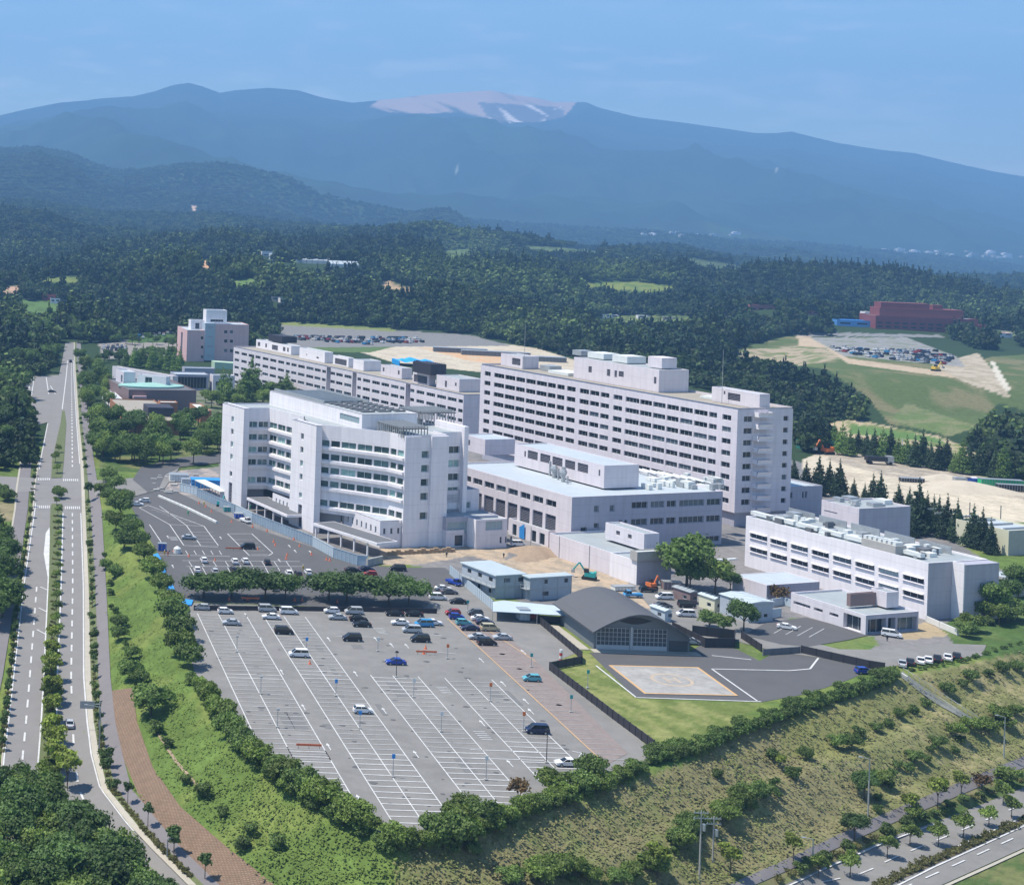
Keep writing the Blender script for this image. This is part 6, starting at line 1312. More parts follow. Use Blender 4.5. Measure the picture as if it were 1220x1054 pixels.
for i, (x, y, c, lb) in enumerate([(1084.7, 790, BLK, 'black car at the left end of the right edge row'), (1097, 788.5, WHT, 'white car, left one of two in the right edge row'), (1106, 787.5, WHT, 'white car, right one of two in the right edge row'), (1117, 786, BLK, 'black car in the middle of the right edge row'), (1129, 784.5, WHT, 'white car between two black cars in the right edge row'), (1140, 783, BLK, 'black car at the right end of the right edge row'), (1075, 792, SIL, 'silver car just left of the first black one in the right edge row')]): pc('sedan', x, y, c, lb, rz=rad(60), group='cars parked behind the hedge at the right')
p = hit1(62, 468); put(CARS['sedan'], (p[0], p[1], p[2]+.2), 0, label='dark car driving alone on the avenue side apron', group='cars on the avenue', color=BLK)
p = hit1(84, 432); put(CARS['van'], (p[0], p[1], p[2]+.2), rad(90), label='dark van far up the avenue', group='cars on the avenue', color=BLK)
p = hit1(83, 866); put(CARS['sedan'], (p[0], p[1], p[2]+.2), rad(90), label='silver car on the avenue under the median tree', group='cars on the avenue', color=SIL)
# far car parks: one mesh per car
L, W_, b1, c1_ = car_parts('hatch'); mb = MB(); mb.v = list(b1.v)+list(c1_.v); mb.f = list(b1.f)+[tuple(i+len(b1.v) for i in q) for q in c1_.f]; mb.m = [0]*len(b1.f)+[1]*len(c1_.f)
for sx in (-1, 1): mb.box(sx*1.2-.3, sx*1.2+.3, -.8, .8, 0, .4, 2)
FAR = mb.build('distant_parked_car', [M['carp'], M['carg'], M['tyre']], local=True); used = [0]
def farcar(p, rz, col, label, group, s=1.12):
    if used[0]: o = FAR.copy(); S.collection.objects.link(o)
    else: o = FAR; used[0] = 1
    o.location = p; o.rotation_euler = (0, 0, rz); o.color = (*col, 1); o.scale = (s, s, s); tag(o, label, 'car', group); return o
random.seed(12); FC = [WHT, WHT, WHT, SIL, SIL, GRY, BLK, BLK, NAV, RED, LBL]
def lot_of(P, rows, label, group, dx=3.0, occ=.75, ang=0):
    xs = [p[0] for p in P]; ys = [p[1] for p in P]; p0 = hit1(min(xs), max(ys)); p1 = hit1(max(xs), min(ys)); 
    X0, X1 = sorted((hit1(min(xs), min(ys))[0], p1[0])); X0 = min(X0, p0[0]); Y0, Y1 = p0[1], p1[1]; n = 0
    Yc = Y0; r = 0
    while Yc < Y1+200 and r < 60:
        X = X0
        while X < X1+40:
            a_ = math.cos(ang)*(X-X0)-math.sin(ang)*(Yc-Y0)+X0; b_ = math.sin(ang)*(X-X0)+math.cos(ang)*(Yc-Y0)+Y0
            z = float(zf(np.array([a_]), np.array([b_]))[0]); x_, y_ = px(a_, b_, z)
            if inpoly([x_], [y_], P)[0] and random.random() < occ and n < 110:
                c = random.choice(FC); farcar((a_, b_, z+.15), ang+math.pi/2, c, label.format(nm[c]), group, 1.25); n += 1
            X += dx
        Yc += rows[r % len(rows)]; r += 1
lot_of([(345, 394), (420, 397), (500, 404), (503, 408), (440, 411), (352, 405)], [6, 14], '{} car among the packed staff car park behind the long row building', 'cars in the far staff car park', 3.2, .62, rad(18))
lot_of([(975, 404), (1075, 405), (1138, 426), (1128, 435), (1045, 428), (998, 419)], [7, 13], '{} car in the car park on the rise below the red building', 'cars in the hilltop car park', 3.6, .5, rad(10))
lot_of([(150, 402), (212, 393), (212, 398), (155, 406)], [6, 12], '{} car in the small lot left of the pink building', 'cars left of the pink building', 3.2, .55, rad(-6))
lot_of([(119, 413), (150, 412), (150, 424), (122, 425)], [6, 10], '{} car in the tree-lined lot beside the avenue', 'cars in the tree-lined lot', 3.2, .6, rad(-6))
# ================================================================ MACHINES, PEOPLE, SMALL THINGS
def excavator(x, y, col, label, rz=0, s=1):
    p = hit1(x, y); t = thing('excavator', label, 'excavator', p, rz)
    m = MB(); m.box(-1.9, 1.9, -1.3, -.7, 0, .8).box(-1.9, 1.9, .7, 1.3, 0, .8); m.build('track', M['tyre'], t, local=True)
    m = MB(); m.box(-1.7, 1.2, -1.2, 1.2, .9, 2.0).box(-1.8, -1.2, -1.1, 1.1, 1.0, 2.3); m.build('body', M[col], t, local=True)
    m = MB(); m.box(0, 1.3, .1, 1.2, 2.0, 3.1); m.build('cab', M['carg'], t, local=True)
    m = MB(); m.bar((1, -.3, 1.8), (2.8, -.3, 4.4), .25, 5); m.bar((2.8, -.3, 4.4), (4.4, -.3, 2.2), .2, 5); m.build('boom', M[col], t, local=True)
    m = MB(); m.box(4.0, 4.9, -.8, .2, 1.3, 2.2); m.build('bucket', M['steel'], t, local=True); t.scale = (s, s, s)
excavator(702, 690, 'teal', 'teal excavator standing in the dirt yard beside the service wing', rad(150)); excavator(985, 541, 'orangep', 'orange excavator at the left end of the sand site', rad(200), 1.5)
excavator(1115, 442, 'yel', 'yellow excavator at the edge of the hilltop car park', rad(20), 1.4); excavator(263, 603, 'teal', 'small teal excavator beside the hoarding of the drop-off lane', rad(60), .8)
excavator(776, 701, 'orangep', 'small orange crawler machine parked among the yard trucks', rad(30), .8)
def truck(x, y, cab, bed, label, rz=0, s=1.2):
    p = hit1(x, y); t = thing('truck', label, 'truck', p, rz); m = MB(); m.box(2, 3.7, -1.1, 1.1, .6, 2.6); m.build('cab', M[cab], t, local=True); m = MB(); m.box(-3.6, 1.9, -1.15, 1.15, 1.0, 2.3); m.build('bed', M[bed], t, local=True)
    m = MB(); m.box(3.2, 3.75, -.95, .95, 1.6, 2.4); m.build('windscreen', M['carg'], t, local=True)
    for x_ in (-2.6, 2.8):
        for y_ in (-1, 1): w_ = MB(); w_.bar((x_, y_-.15, .5), (x_, y_+.15, .5), .5, 10); w_.build('wheel', M['tyre'], t, local=True)
    t.scale = (s, s, s)
truck(1047, 553, 'steel', 'black', 'grey and black truck in the middle of the sand site', rad(-8), 1.5); truck(1150, 577, 'white', 'steel', 'white truck left of a blue one on the sand site', rad(-10)); truck(1165, 578, 'bluep', 'bluep', 'blue truck on the sand site between white truck and green container', rad(-10)); 
def boxthing(name, cat, x, y, w_, d_, h, m, label, rz=0):
    p = hit1(x, y); t = thing(name, label, cat, p, rz); b = MB(); b.box(-w_/2, w_/2, -d_/2, d_/2, .2, h); b.build('body', M[m], t, local=True); b = MB(); b.box(-w_/2-.1, w_/2+.1, -d_/2-.1, d_/2+.1, h, h+.15)
    k = -w_/2
    while k < w_/2: b.box(k, k+.12, -d_/2-.06, -d_/2, .2, h); k += 1.0
    b.build('frame', M['steel'], t, local=True)
M['greenp'] = mat('bright green paint', (.04, .42, .16), .6)
boxthing('container', 'container', 1192, 581, 16, 3, 3.4, 'greenp', 'bright green container at the right of the sand site', rad(-8)); boxthing('container', 'container', 1086, 574, 9, 2.5, 1.6, 'black', 'low black rack alone on the pale sand', rad(-6)); boxthing('container', 'container', 1207, 585, 12, 2.4, 2.6, 'black', 'long black container right of the green one', rad(-8))
boxthing('kiosk', 'kiosk', 623, 738, 2.6, 2.6, 2.8, 'hoard', 'tiny pale booth on a green mat at the lot corner'); boxthing('skip', 'skip', 635, 737, 2, 2, 1.6, 'redp', 'small red bin right of the pale booth'); boxthing('skip', 'skip', 284, 617, 2.6, 2.6, 1.6, 'bluep', 'blue bin standing beside the hoarding'); boxthing('skip', 'skip', 271, 609, 2.6, 2, 1.5, 'teal', 'teal bin between digger and blue bin at the hoarding')
boxthing('container', 'container', 742, 703, 6, 2.2, 1.2, 'duct', 'low stack of white panels near the teal excavator', rad(10)); boxthing('container', 'container', 800, 702, 5, 2.4, 2.2, 'brick', 'rusty brown container behind the white van in the yard', rad(-5))
boxthing('container', 'container', 497+60, 426, 110, 10, 4, 'black', 'long black stacks at the far end of the sand lot behind the row', rad(-24)) if 0 else None
for i, (x, y, w_) in enumerate(((548, 420, 40), (590, 424, 50), (640, 430, 40))): boxthing('material_stack', 'stack', x, y, w_, 8, 3.5, 'roofd', ('left', 'middle', 'right')[i]+' dark material stack on the sand lot behind the tower', rad(-10))
p = hit1(476, 436); mb = MB()
for k in range(6):
    for j in range(4):
        q = [(p[0]+k*4+dx, p[1]+j*5+dy) for dx, dy in ((0, 0), (4, 0), (4, 5), (0, 5))]; hz = lambda u, v: 24*0+p[2]+3.5+1.2*math.sin(u*.4)*math.cos(v*.3); mb.face([(u, v, hz(u, v)) for u, v in q])
for dx in (0, 24): mb.box(p[0]+dx-.2, p[0]+dx+.2, p[1], p[1]+20, p[2], p[2]+3.4)
tag(mb.build('blue_cover', mat('bright azure sheet', (.02, .33, .75), .6)), 'bright azure sheeting behind the rooftop boxes of the long row', 'tarpaulin')
# rubble at the entrance
random.seed(2); mb = MB()
for k in range(46):
    c = G(random.uniform(182, 236), random.uniform(566, 588), 0); s_ = random.uniform(.3, 1.3); mb.box(c[0]-s_, c[0]+s_, c[1]-s_*.6, c[1]+s_*.6, 0, s_*.5)
tag(mb.build('rubble', M['conc']), 'scattered pale rubble and kerb stones at the lot entrance', 'rubble', kind='stuff')
boxthing('site_tent', 'tent', 213, 573, 7, 5, 2.6, 'duct', 'white site tent beside the rubble at the entrance'); boxthing('cabin', 'cabin', 221, 580, 3, 3, 3, 'hoard', 'small pale cabin at the left start of the hoarding')
# long white canopy at far left of the clinic wing
t = thing('walkway_canopy', 'long white covered walkway left of the clinic wing with blue sheet beside it', 'canopy', G(245, 585, 0)); p = Vector(G(232, 572, 3.4)[:2]); q = Vector(G(262, 586, 3.4)[:2]); d = (q-p).normalized(); n = Vector((-d.y, d.x)); Lq = (q-p).length
def T(u, v, z): r = p+d*u+n*v; return (r.x, r.y, z)
mb = MB(); mb.box(0, Lq, 0, 4, 3.3, 3.6, 0, T); mb.build('roof', M['duct'], t); mb = MB()
for k in range(int(Lq/5)+1): mb.box(k*5, k*5+.2, .2, .4, 0, 3.3, 0, T); mb.box(k*5, k*5+.2, 3.6, 3.8, 0, 3.3, 0, T)
mb.build('post', M['steel'], t)
p = G(246, 572, 3); mb = MB(); mb.box(p[0]-5, p[0]+5, p[1], p[1]+5, 0, 2.8); mb.box(p[0]-5.4, p[0]+5.4, p[1]-.3, p[1]+5.3, 2.8, 3.1); tag(mb.build('covered_pile', M['blue']), 'pile under bright blue sheet behind the white walkway roof', 'tarpaulin')
# cones, barriers, workers
def cone(x, y):
    p = G(x, y, 0); t = MB(); t.bar((p[0], p[1], 0.1), (p[0], p[1], 1.0), .3, 8, .06, mi=0); t.bar((p[0], p[1], .45), (p[0], p[1], .62), .21, 8, .15, mi=1); t.box(p[0]-.35, p[0]+.35, p[1]-.35, p[1]+.35, .03, .1, 0)
    tag(t.build('traffic_cone', [M['cone'], M['duct']]), 'orange and white traffic cone on the asphalt of the hospital lots', 'traffic cone', 'traffic cones')
for x, y in [(326, 646), (328, 650), (341, 666), (342, 662), (389, 667), (393, 668), (371, 661), (357, 651), (273, 715), (295, 715), (351, 716), (360, 716), (402, 718), (207, 657), (225, 663), (369, 791), (256, 668), (307, 655), (505, 779), (507, 773), (387, 655), (350, 643), (318, 633), (301, 628), (252, 610), (245, 604), (237, 600), (276, 622)]: cone(x, y)
def barrier(x, y, label):
    p = G(x, y, 0); t = thing('barrier', label, 'barrier', p); mb = MB(); mb.box(-2.4, 2.4, -.05, .05, .6, 1.0); mb.build('board', M['cone'], t, local=True); mb = MB()
    for k in (-2, 0, 2): mb.bar((k, 0, 0), (k, 0, 1), .06, 5)
    mb.build('leg', M['steel'], t, local=True)
barrier(508, 780, 'orange lane barrier in the middle of the big lot'); barrier(278, 656, 'orange barrier board beside the narrow stall island'); barrier(298, 716, 'orange barrier beneath the shade trees'); barrier(368, 892, 'orange barrier board at the end of the first lane')
def person(x, y, top, label, rz=0, arm=0):
    """one skinned body; clothing colours by material"""
    p = hit1(x, y); me = bpy.data.meshes.new('person')
    V = [(0, 0, .92), (0, 0, 1.15), (0, 0, 1.38), (0, 0, 1.5), (0, .01, 1.62), (0, .02, 1.70), (.11, 0, .86), (.13, .03, .48), (.13, 0, .08), (.13, .12, .04), (-.11, 0, .86), (-.13, -.03, .48), (-.14, -.04, .08), (-.14, .08, .04), (.2, 0, 1.4), (.28, 0, 1.12), (.30, .1, .88), (-.2, 0, 1.4), (-.28, 0, 1.14), (-.30, .12 if not arm else .4, .92 if not arm else 1.3)]
    E = [(0, 1), (1, 2), (2, 3), (3, 4), (4, 5), (0, 6), (6, 7), (7, 8), (8, 9), (0, 10), (10, 11), (11, 12), (12, 13), (2, 14), (14, 15), (15, 16), (2, 17), (17, 18), (18, 19)]
    R = [.16, .15, .17, .06, .10, .09, .1, .075, .05, .04, .1, .075, .05, .04, .07, .05, .035, .07, .05, .035]
    me.from_pydata(V, E, []); o = bpy.data.objects.new('person', me); S.collection.objects.link(o)
    sm = o.modifiers.new('s', 'SKIN'); 
    if not me.skin_vertices:
        bpy.context.view_layer.objects.active = o
    for i, sv in enumerate(me.skin_vertices[0].data): sv.radius = (R[i], R[i]); sv.use_root = (i == 0)
    o.modifiers.new('u', 'SUBSURF').levels = 1
    me.materials.append(M[top]); o.location = (p[0], p[1], p[2]+.02); o.rotation_euler = (0, 0, rz); tag(o, label, 'person')
    h = MB(); h.ball((0, .0, 1.72), .15, 8, sz=.8); h.build('helmet', M['duct'], o, local=True); h = MB(); h.box(-.17, .17, -.12, .12, .82, .98); h.build('belt', M['black'], o, local=True)
    return o
for x, y, c, lb in [(361, 680, 'yel', 'traffic marshal in a yellow vest standing behind the shade trees'), (298, 607, 'greenp', 'worker in green standing in the kinked stalls of the upper lot'), (224, 614, 'greenp', 'person in green on the upper lot asphalt'), (243, 603, 'yel', 'worker in a yellow vest at the hoarding foot'), (600, 665, 'black', 'worker in dark clothing beside the site offices'), (196, 662, 'yel', 'worker in a yellow vest by the pale tank at the lot edge'), (200, 663, 'cone', 'worker in an orange vest by the pale tank at the lot edge'), (532, 664, 'black', 'worker in dark clothes crossing the dirt yard'), (1057, 764, 'black', 'person in dark clothes beside the clinic porch')]:
    try: person(x, y, c, lb)
    except Exception as e: print('person', e)
c = G(211, 659, 0); t = thing('water_tank', 'round pale tank among signs at the corner of the upper lot', 'tank', c); MB().bar((0, 0, 0), (0, 0, 1.5), 1.1, 12).build('drum', M['duct'], t, local=True); MB().bar((0, 0, 1.5), (0, 0, 2.1), 1.1, 12, .3).build('lid', M['duct'], t, local=True)
boxthing('ticket_machine', 'machine', 193, 656, 2.4, 1.4, 2.2, 'bluep', 'blue and steel ticket machine at the left corner of the upper lot')
c = G(668, 788, 0); t = thing('striped_bollard', 'red and white striped bollard at the fence corner near the lawn', 'bollard', c)
for k in range(4): MB().bar((0, 0, k*.7), (0, 0, k*.7+.7), .35, 8).build('band', M['redp'] if k % 2 == 0 else M['duct'], t, local=True)
# lamp posts and zone signs in the lot
def post(x, y, h, label, sign=None, head=True, name='lamp_post', cat='lamp post', col='steel'):
    p = G(x, y, 0); t = thing(name, label, cat, p); MB().bar((0, 0, 0), (0, 0, h), .09, 6, .06).build('pole', M[col], t, local=True); MB().box(-.3, .3, -.3, .3, 0, .35).build('base', M['conc'], t, local=True)
    if head: m = MB(); m.bar((-.35, 0, h), (.35, 0, h), .16, 6); m.bar((0, 0, h), (0, 0, h+.25), .25, 8); m.build('lamp_head', M[col], t, local=True)
    if sign: m = MB(); m.box(-.3, .3, -.16, -.1, h-.7, h+.1); m.build('sign_plate', M[sign], t, local=True)
ZC = dict(LBL='blue', O='orangep', T='teal', W='duct')
for x, y, h, sg, lb in [(282, 777, 3.6, None, 'thin lamp post highest in the leftmost stall column'), (310.5, 827, 3.6, None, 'thin lamp post midway down the leftmost stall column'), (330.4, 867, 3.6, None, 'thin lamp post lowest in the leftmost stall column'), (365, 778, 3.6, 'blue', 'post with blue sign right of the white van'), (400, 829.5, 3.6, 'blue', 'post with blue sign above the lone white hatchback'), (428.6, 868.5, 3.6, 'blue', 'post with blue sign just below the lone white hatchback'), (468, 926, 4.2, 'blue', 'post with blue sign lowest in the second stall column'), (492.7, 831, 4, 'duct', 'white-signed post highest in the third stall column'), (525.5, 872, 4, 'duct', 'white-signed post midway in the third stall column'), (578.9, 929.5, 4.4, 'duct', 'white-signed post lowest in the third stall column'), (584, 836, 4, 'orangep', 'orange-signed post highest in the fourth stall column'), (623.6, 872, 4, 'orangep', 'orange-signed post left of the navy wagon'), (533, 785, 3.4, 'orangep', 'orange-signed post near the lane barrier'), (680, 848.7, 3.6, 'teal', 'teal-signed post at the kerb below the lawn fence'), (632.8, 795, 3.2, 'teal', 'teal-signed post above the lone teal hatchback'), (700, 820, 4, 'teal', 'thin teal post standing on the lawn inside the fence'), (557, 728, 2.8, 'teal', 'short teal-signed post beside the black sedan opposite the minivan'), (450, 776, 3.2, 'duct', 'short white-signed post above the royal blue sedan')]: post(x, y, h, lb, sg, sg is None, 'sign_post' if sg else 'lamp_post', 'sign post' if sg else 'lamp post')
post(651, 909, 6.2, 'tall dark lamp post between navy wagon and nearest white sedan', col='black'); post(472, 807, 5.6, 'tall dark lamp post in front of the royal blue sedan', col='black')
# street lights and utility poles on the lower road
def slpole(x, y, ytop, label, arm=(-1.6, 0), name='street_lamp', cat='street lamp', cross=0):
    p = hit1(x, y); h = zat(x+.0, ytop, p[1])-p[2]; t = thing(name, label, cat, p); MB().bar((0, 0, -.5), (0, 0, h), .17, 7, .1).build('pole', M['conc'] if cross else M['steel'], t, local=True)
    if cross:
        for k in range(2): m = MB(); m.box(-1.3, 1.3, -.06, .06, h-.5-k*.9, h-.36-k*.9); [m.bar((q, 0, h-.36-k*.9), (q, 0, h-.1-k*.9), .07, 5) for q in (-1.1, -.4, .4, 1.1)]; m.build('crossarm', M['steel'], t, local=True)
        m = MB(); m.bar((.5, 0, h-3.4), (.5, 0, h-2.3), .3, 8); m.build('transformer', M['steel'], t, local=True)
    else: m = MB(); m.bar((0, 0, h), (arm[0], arm[1], h+.4), .07, 5); m.box(arm[0]-.5, arm[0]+.2, arm[1]-.18, arm[1]+.18, h+.3, h+.45); m.build('lamp_arm', M['steel'], t, local=True)
slpole(833, 1048, 965, 'leftmost utility pole with crossarms near the bottom edge', name='utility_pole', cat='utility pole', cross=1); slpole(849, 1026, 972, 'right one of the two utility poles with crossarms', name='utility_pole', cat='utility pole', cross=1)
slpole(1034, 972, 904, 'tall grey street lamp beside the footpath below the dry bank'); slpole(1196, 902, 854, 'tall grey street lamp at the right edge of the bank'); 
slpole(118, 895, 842, 'street lamp with grey arm over the avenue', arm=(-2.8, 0)); slpole(199, 1022, 999, 'street lamp leaning its arm over the sidewalk at the bottom', arm=(1.8, 0)); slpole(968, 1030, 1000, 'thin sapling stake pole beside the lower road')
p = hit1(118, 870); t = thing('gantry_sign', 'grey road sign board on an arm over the avenue kerb', 'road sign', p); MB().bar((0, 0, 0), (0, 0, 6), .15, 6).build('pole', M['steel'], t, local=True); MB().bar((0, 0, 5.6), (-3, 0, 5.6), .1, 6).build('arm', M['steel'], t, local=True); MB().box(-4.2, -1.2, -.12, .0, 4.6, 6.2).build('sign_board', M['steel'], t, local=True)
# rugby posts on the sand field
p = hit1(1064, 546); t = thing('goal_posts', 'white H-shaped rugby goal posts in front of the dark trees', 'goal', p)
for s_ in (-1, 1): MB().bar((s_*4, 0, 0), (s_*4, 0, 9), .14, 6).build('post', M['duct'], t, local=True)
MB().bar((-4, 0, 3), (4, 0, 3), .12, 6).build('crossbar', M['duct'], t, local=True)
for x, y, yt, lb in ((1118, 616, 595, 'left thin net pole behind the conifers'), (1155, 618, 598, 'middle thin net pole behind the conifers'), (1192, 622, 602, 'right thin net pole behind the conifers')):
    p = hit1(x, y); h = zat(x, yt, p[1])-p[2]; tag(MB().bar(p, (p[0], p[1], p[2]+h), .15, 6).build('net_pole', M['roofd']), lb, 'pole')
# ================================================================ TREES
def leafmesh(name, lobes, n, size, seed, mats, core=.5, flat=.5, gaps=.0, trunkless=True):
    """lobes: (x,y,z,rx,rz). Leaf clumps as small bent quads scattered near the lobe surfaces."""
    r = np.random.default_rng(seed); V = []; F = []; T = []
    w_ = np.array([l[3]**2 for l in lobes]); w_ = w_/w_.sum(); idx = r.choice(len(lobes), n, p=w_)
    d = r.normal(size=(n, 3)); d /= np.linalg.norm(d, axis=1)[:, None]; d[:, 2] = np.where(d[:, 2] < -.35, -d[:, 2], d[:, 2]); rr = np.where(r.random(n) < .14, r.uniform(1.0, 1.32, n), r.uniform(.62, 1.1, n))
    lb = np.array([l[:5] for l in lobes]); c = lb[idx, :3]; s = np.stack([lb[idx, 3], lb[idx, 3], lb[idx, 4]], 1); P = c+d*s*rr[:, None]
    # uneven outline
    P += (np.stack([vn(P[:, 0]*.9, P[:, 1]*.9+P[:, 2], seed+k)-.5 for k in (1, 2, 3)], 1))*lb[idx, 3:4]*.5
    nrm = d+r.normal(size=(n, 3))*flat; nrm /= np.linalg.norm(nrm, axis=1)[:, None]; up = r.normal(size=(n, 3)); a = np.cross(nrm, up); a /= np.linalg.norm(a, axis=1)[:, None]; b = np.cross(nrm, a); sz = size*r.uniform(.6, 1.35, n)[:, None]
    Q = np.stack([P-a*sz-b*sz*.7, P+a*sz-b*sz*.5, P+a*sz*.8+b*sz, P-a*sz*.7+b*sz*.8], 1).reshape(-1, 3)
    tint = .5+ .9*(vn(P[:, 0]*.55+9, P[:, 1]*.55+P[:, 2]*.6, seed)-.5)+r.uniform(-.22, .22, n)
    V = Q; F = np.arange(4*n).reshape(-1, 4); T = np.repeat(tint, 4)
    # inner mass of larger clumps so that crowns are not hollow
    cv = []; cf = []; k0 = 4*n
    for l in lobes:
        for i in range(5):
            for k in range(6):
                p = math.pi*i/4; t = 2*math.pi*k/6+i; q = core*(1+.12*math.sin(3*t+seed)); cv.append((l[0]+l[3]*q*math.sin(p)*math.cos(t), l[1]+l[3]*q*math.sin(p)*math.sin(t), l[2]+l[4]*q*math.cos(p)))
        for i in range(4):
            for k in range(6): cf.append([k0+i*6+k, k0+(i+1)*6+k, k0+(i+1)*6+(k+1) % 6, k0+i*6+(k+1) % 6])
        k0 += 30
    V = np.vstack([V, np.array(cv)]); F = np.vstack([F, np.array(cf)]); T = np.concatenate([T, np.full(len(cv), .35)])
    me = bpy.data.meshes.new(name); me.from_pydata(V.tolist(), [], F.tolist()); at = me.attributes.new('tint', 'FLOAT', 'POINT'); at.data.foreach_set('value', T.clip(0, 1).astype(np.float32)); me.materials.append(mats); me.update(); return me
def lobes_round(seed, R, zc, n=9, rz=.8, spread=.55):
    r = random.Random(seed); L = [(0, 0, zc, R*.62, R*.6*rz)]
    for k in range(n):
        t = 2*math.pi*k/n+r.uniform(-.4, .4); q = R*spread*r.uniform(.7, 1.15); z = zc+R*rz*r.uniform(-.45, .55); s = R*r.uniform(.32, .52); L.append((q*math.cos(t), q*math.sin(t), z, s, s*r.uniform(.7, .95)))
    return L
def lobes_cone(seed, R, h, z0=1.0, tiers=8, top=.12):
    r = random.Random(seed); L = []
    for i in range(tiers):
        f = i/(tiers-1); rr = R*((1-f)**.85+top); z = z0+(h-z0)*f; m = max(1, int(5*(1-f))+1)
        for k in range(m):
            t = 2*math.pi*k/m+r.uniform(-.5, .5)+i; q = rr*.5 if m > 1 else 0; L.append((q*math.cos(t), q*math.sin(t), z, rr*.55, max(.5, (h-z0)/tiers*.75)))
    return L
TREES = {}
def make_tree(key, name, cat, lobes, n, size, leaf, trunk_h, tr, seed=0, flat=.55, multi=0, core=.48):
    t = thing(name, 'x', cat); cr = bpy.data.objects.new('crown', leafmesh('crown', lobes, n, size, seed, LF[leaf], core, flat)); S.collection.objects.link(cr); cr.parent = t
    mb = MB(); mb.bar((0, 0, -.6), (0, 0, trunk_h), tr, 7, tr*.6)
    r = random.Random(seed)
    for k in range(multi):
        a = 2*math.pi*k/multi+r.random(); l = lobes[(k*2+1) % len(lobes)]; mb.bar((0, 0, trunk_h*.75), (l[0]*.8, l[1]*.8, l[2]), tr*.5, 5, tr*.2)
    mb.build('trunk', M['bark'], t, local=True); TREES[key] = t; return t
# all about unit real size (metres)
make_tree('big1', 'broadleaf_tree', 'tree', lobes_round(1, 5.2, 6.2, 11, .75), 4200, .25, 'mid', 4.4, .3, 1, multi=5)
make_tree('big2', 'broadleaf_tree', 'tree', lobes_round(2, 5.0, 6.6, 12, .85), 4200, .25, 'dark', 4.6, .3, 2, multi=5)
make_tree('big3', 'broadleaf_tree', 'tree', lobes_round(5, 4.8, 6.0, 10, .8), 4000, .25, 'light', 4.4, .28, 5, multi=5)
make_tree('wide', 'shade_tree', 'tree', lobes_round(3, 5.6, 4.6, 12, .42, .6), 4000, .24, 'dark', 3.2, .25, 3, multi=6)
make_tree('mid1', 'bank_tree', 'tree', lobes_round(4, 3.0, 2.1, 9, .72), 2400, .18, 'hedge', 1.2, .14, 4, multi=4, flat=.7)
make_tree('mid2', 'bank_tree', 'tree', lobes_round(6, 2.9, 2.0, 9, .72), 2400, .18, 'light', 1.2, .14, 6, multi=4, flat=.7)
make_tree('mid3', 'bank_tree', 'tree', lobes_round(22, 2.2, 2.7, 11, 1.0, .75), 1700, .17, 'light', 1.6, .12, 22, multi=5, flat=.9, core=.3)
make_tree('yel1', 'street_tree', 'tree', lobes_round(7, 2.3, 4.2, 7, .95, .6), 1000, .2, 'yel', 3.0, .12, 7, multi=4, flat=.9, core=.35)
make_tree('yel2', 'street_tree', 'tree', lobes_round(8, 2.2, 4.0, 7, .85, .6), 1000, .2, 'light', 3.0, .12, 8, multi=4, flat=.9, core=.35)
make_tree('small', 'street_tree', 'tree', lobes_round(9, .95, 2.9, 5, 1.0), 480, .14, 'dark', 2.4, .07, 9, multi=2)
make_tree('conifer', 'conifer', 'tree', lobes_cone(10, 3.2, 15, 1.2, 11), 3000, .27, 'con', 13, .28, 10, flat=.8, core=.5)
make_tree('meta', 'feathery_tree', 'tree', lobes_cone(11, 3.0, 15, 1.5, 9, .25), 2400, .27, 'meta', 12, .25, 11, flat=.7)
make_tree('tall', 'broadleaf_tree', 'tree', lobes_cone(21, 5.6, 17, 2.5, 8, .35), 6500, .28, 'mid', 9, .35, 21, core=.6)
make_tree('bush', 'shrub', 'shrub', lobes_round(12, 1.5, 1.0, 6, .75), 900, .14, 'hedge', .6, .08, 12, flat=.6)
make_tree('bushd', 'shrub', 'shrub', lobes_round(13, 1.5, 1.0, 6, .7), 900, .14, 'mid', .6, .08, 13, flat=.6)
make_tree('rust', 'bank_tree', 'tree', lobes_round(14, 2.4, 2.6, 6, .8), 500, .2, 'rust', 1.8, .1, 14, multi=5, flat=.9, core=.3)
make_tree('low', 'verge_shrub', 'shrub', lobes_round(15, 1.1, .45, 5, .45), 260, .13, 'low', .3, .05, 15, flat=.5)
random.seed(77)
def tree(key, x, y, s, label, group, jz=.12, zs=1.0):
    p = hit1(x, y); k = s*random.uniform(1-jz, 1+jz); return put(TREES[key], (p[0], p[1], p[2]), random.uniform(0, 6.28), (k, k, k*zs*random.uniform(.92, 1.1)), label, group)
def line_trees(P, n, keys, s, label, group, jx=2, jy=2, jz=.15):
    d = [0]
    for a, b in zip(P[:-1], P[1:]): d.append(d[-1]+math.hypot(a[0]-b[0], a[1]-b[1]))
    for i in range(n):
        t = d[-1]*(i+.5+random.uniform(-.2, .2))/n; x = np.interp(t, d, [p[0] for p in P]); y = np.interp(t, d, [p[1] for p in P])
        tree(random.choice(keys), float(x)+random.uniform(-jx, jx), float(y)+random.uniform(-jy, jy), s, label, group, jz)
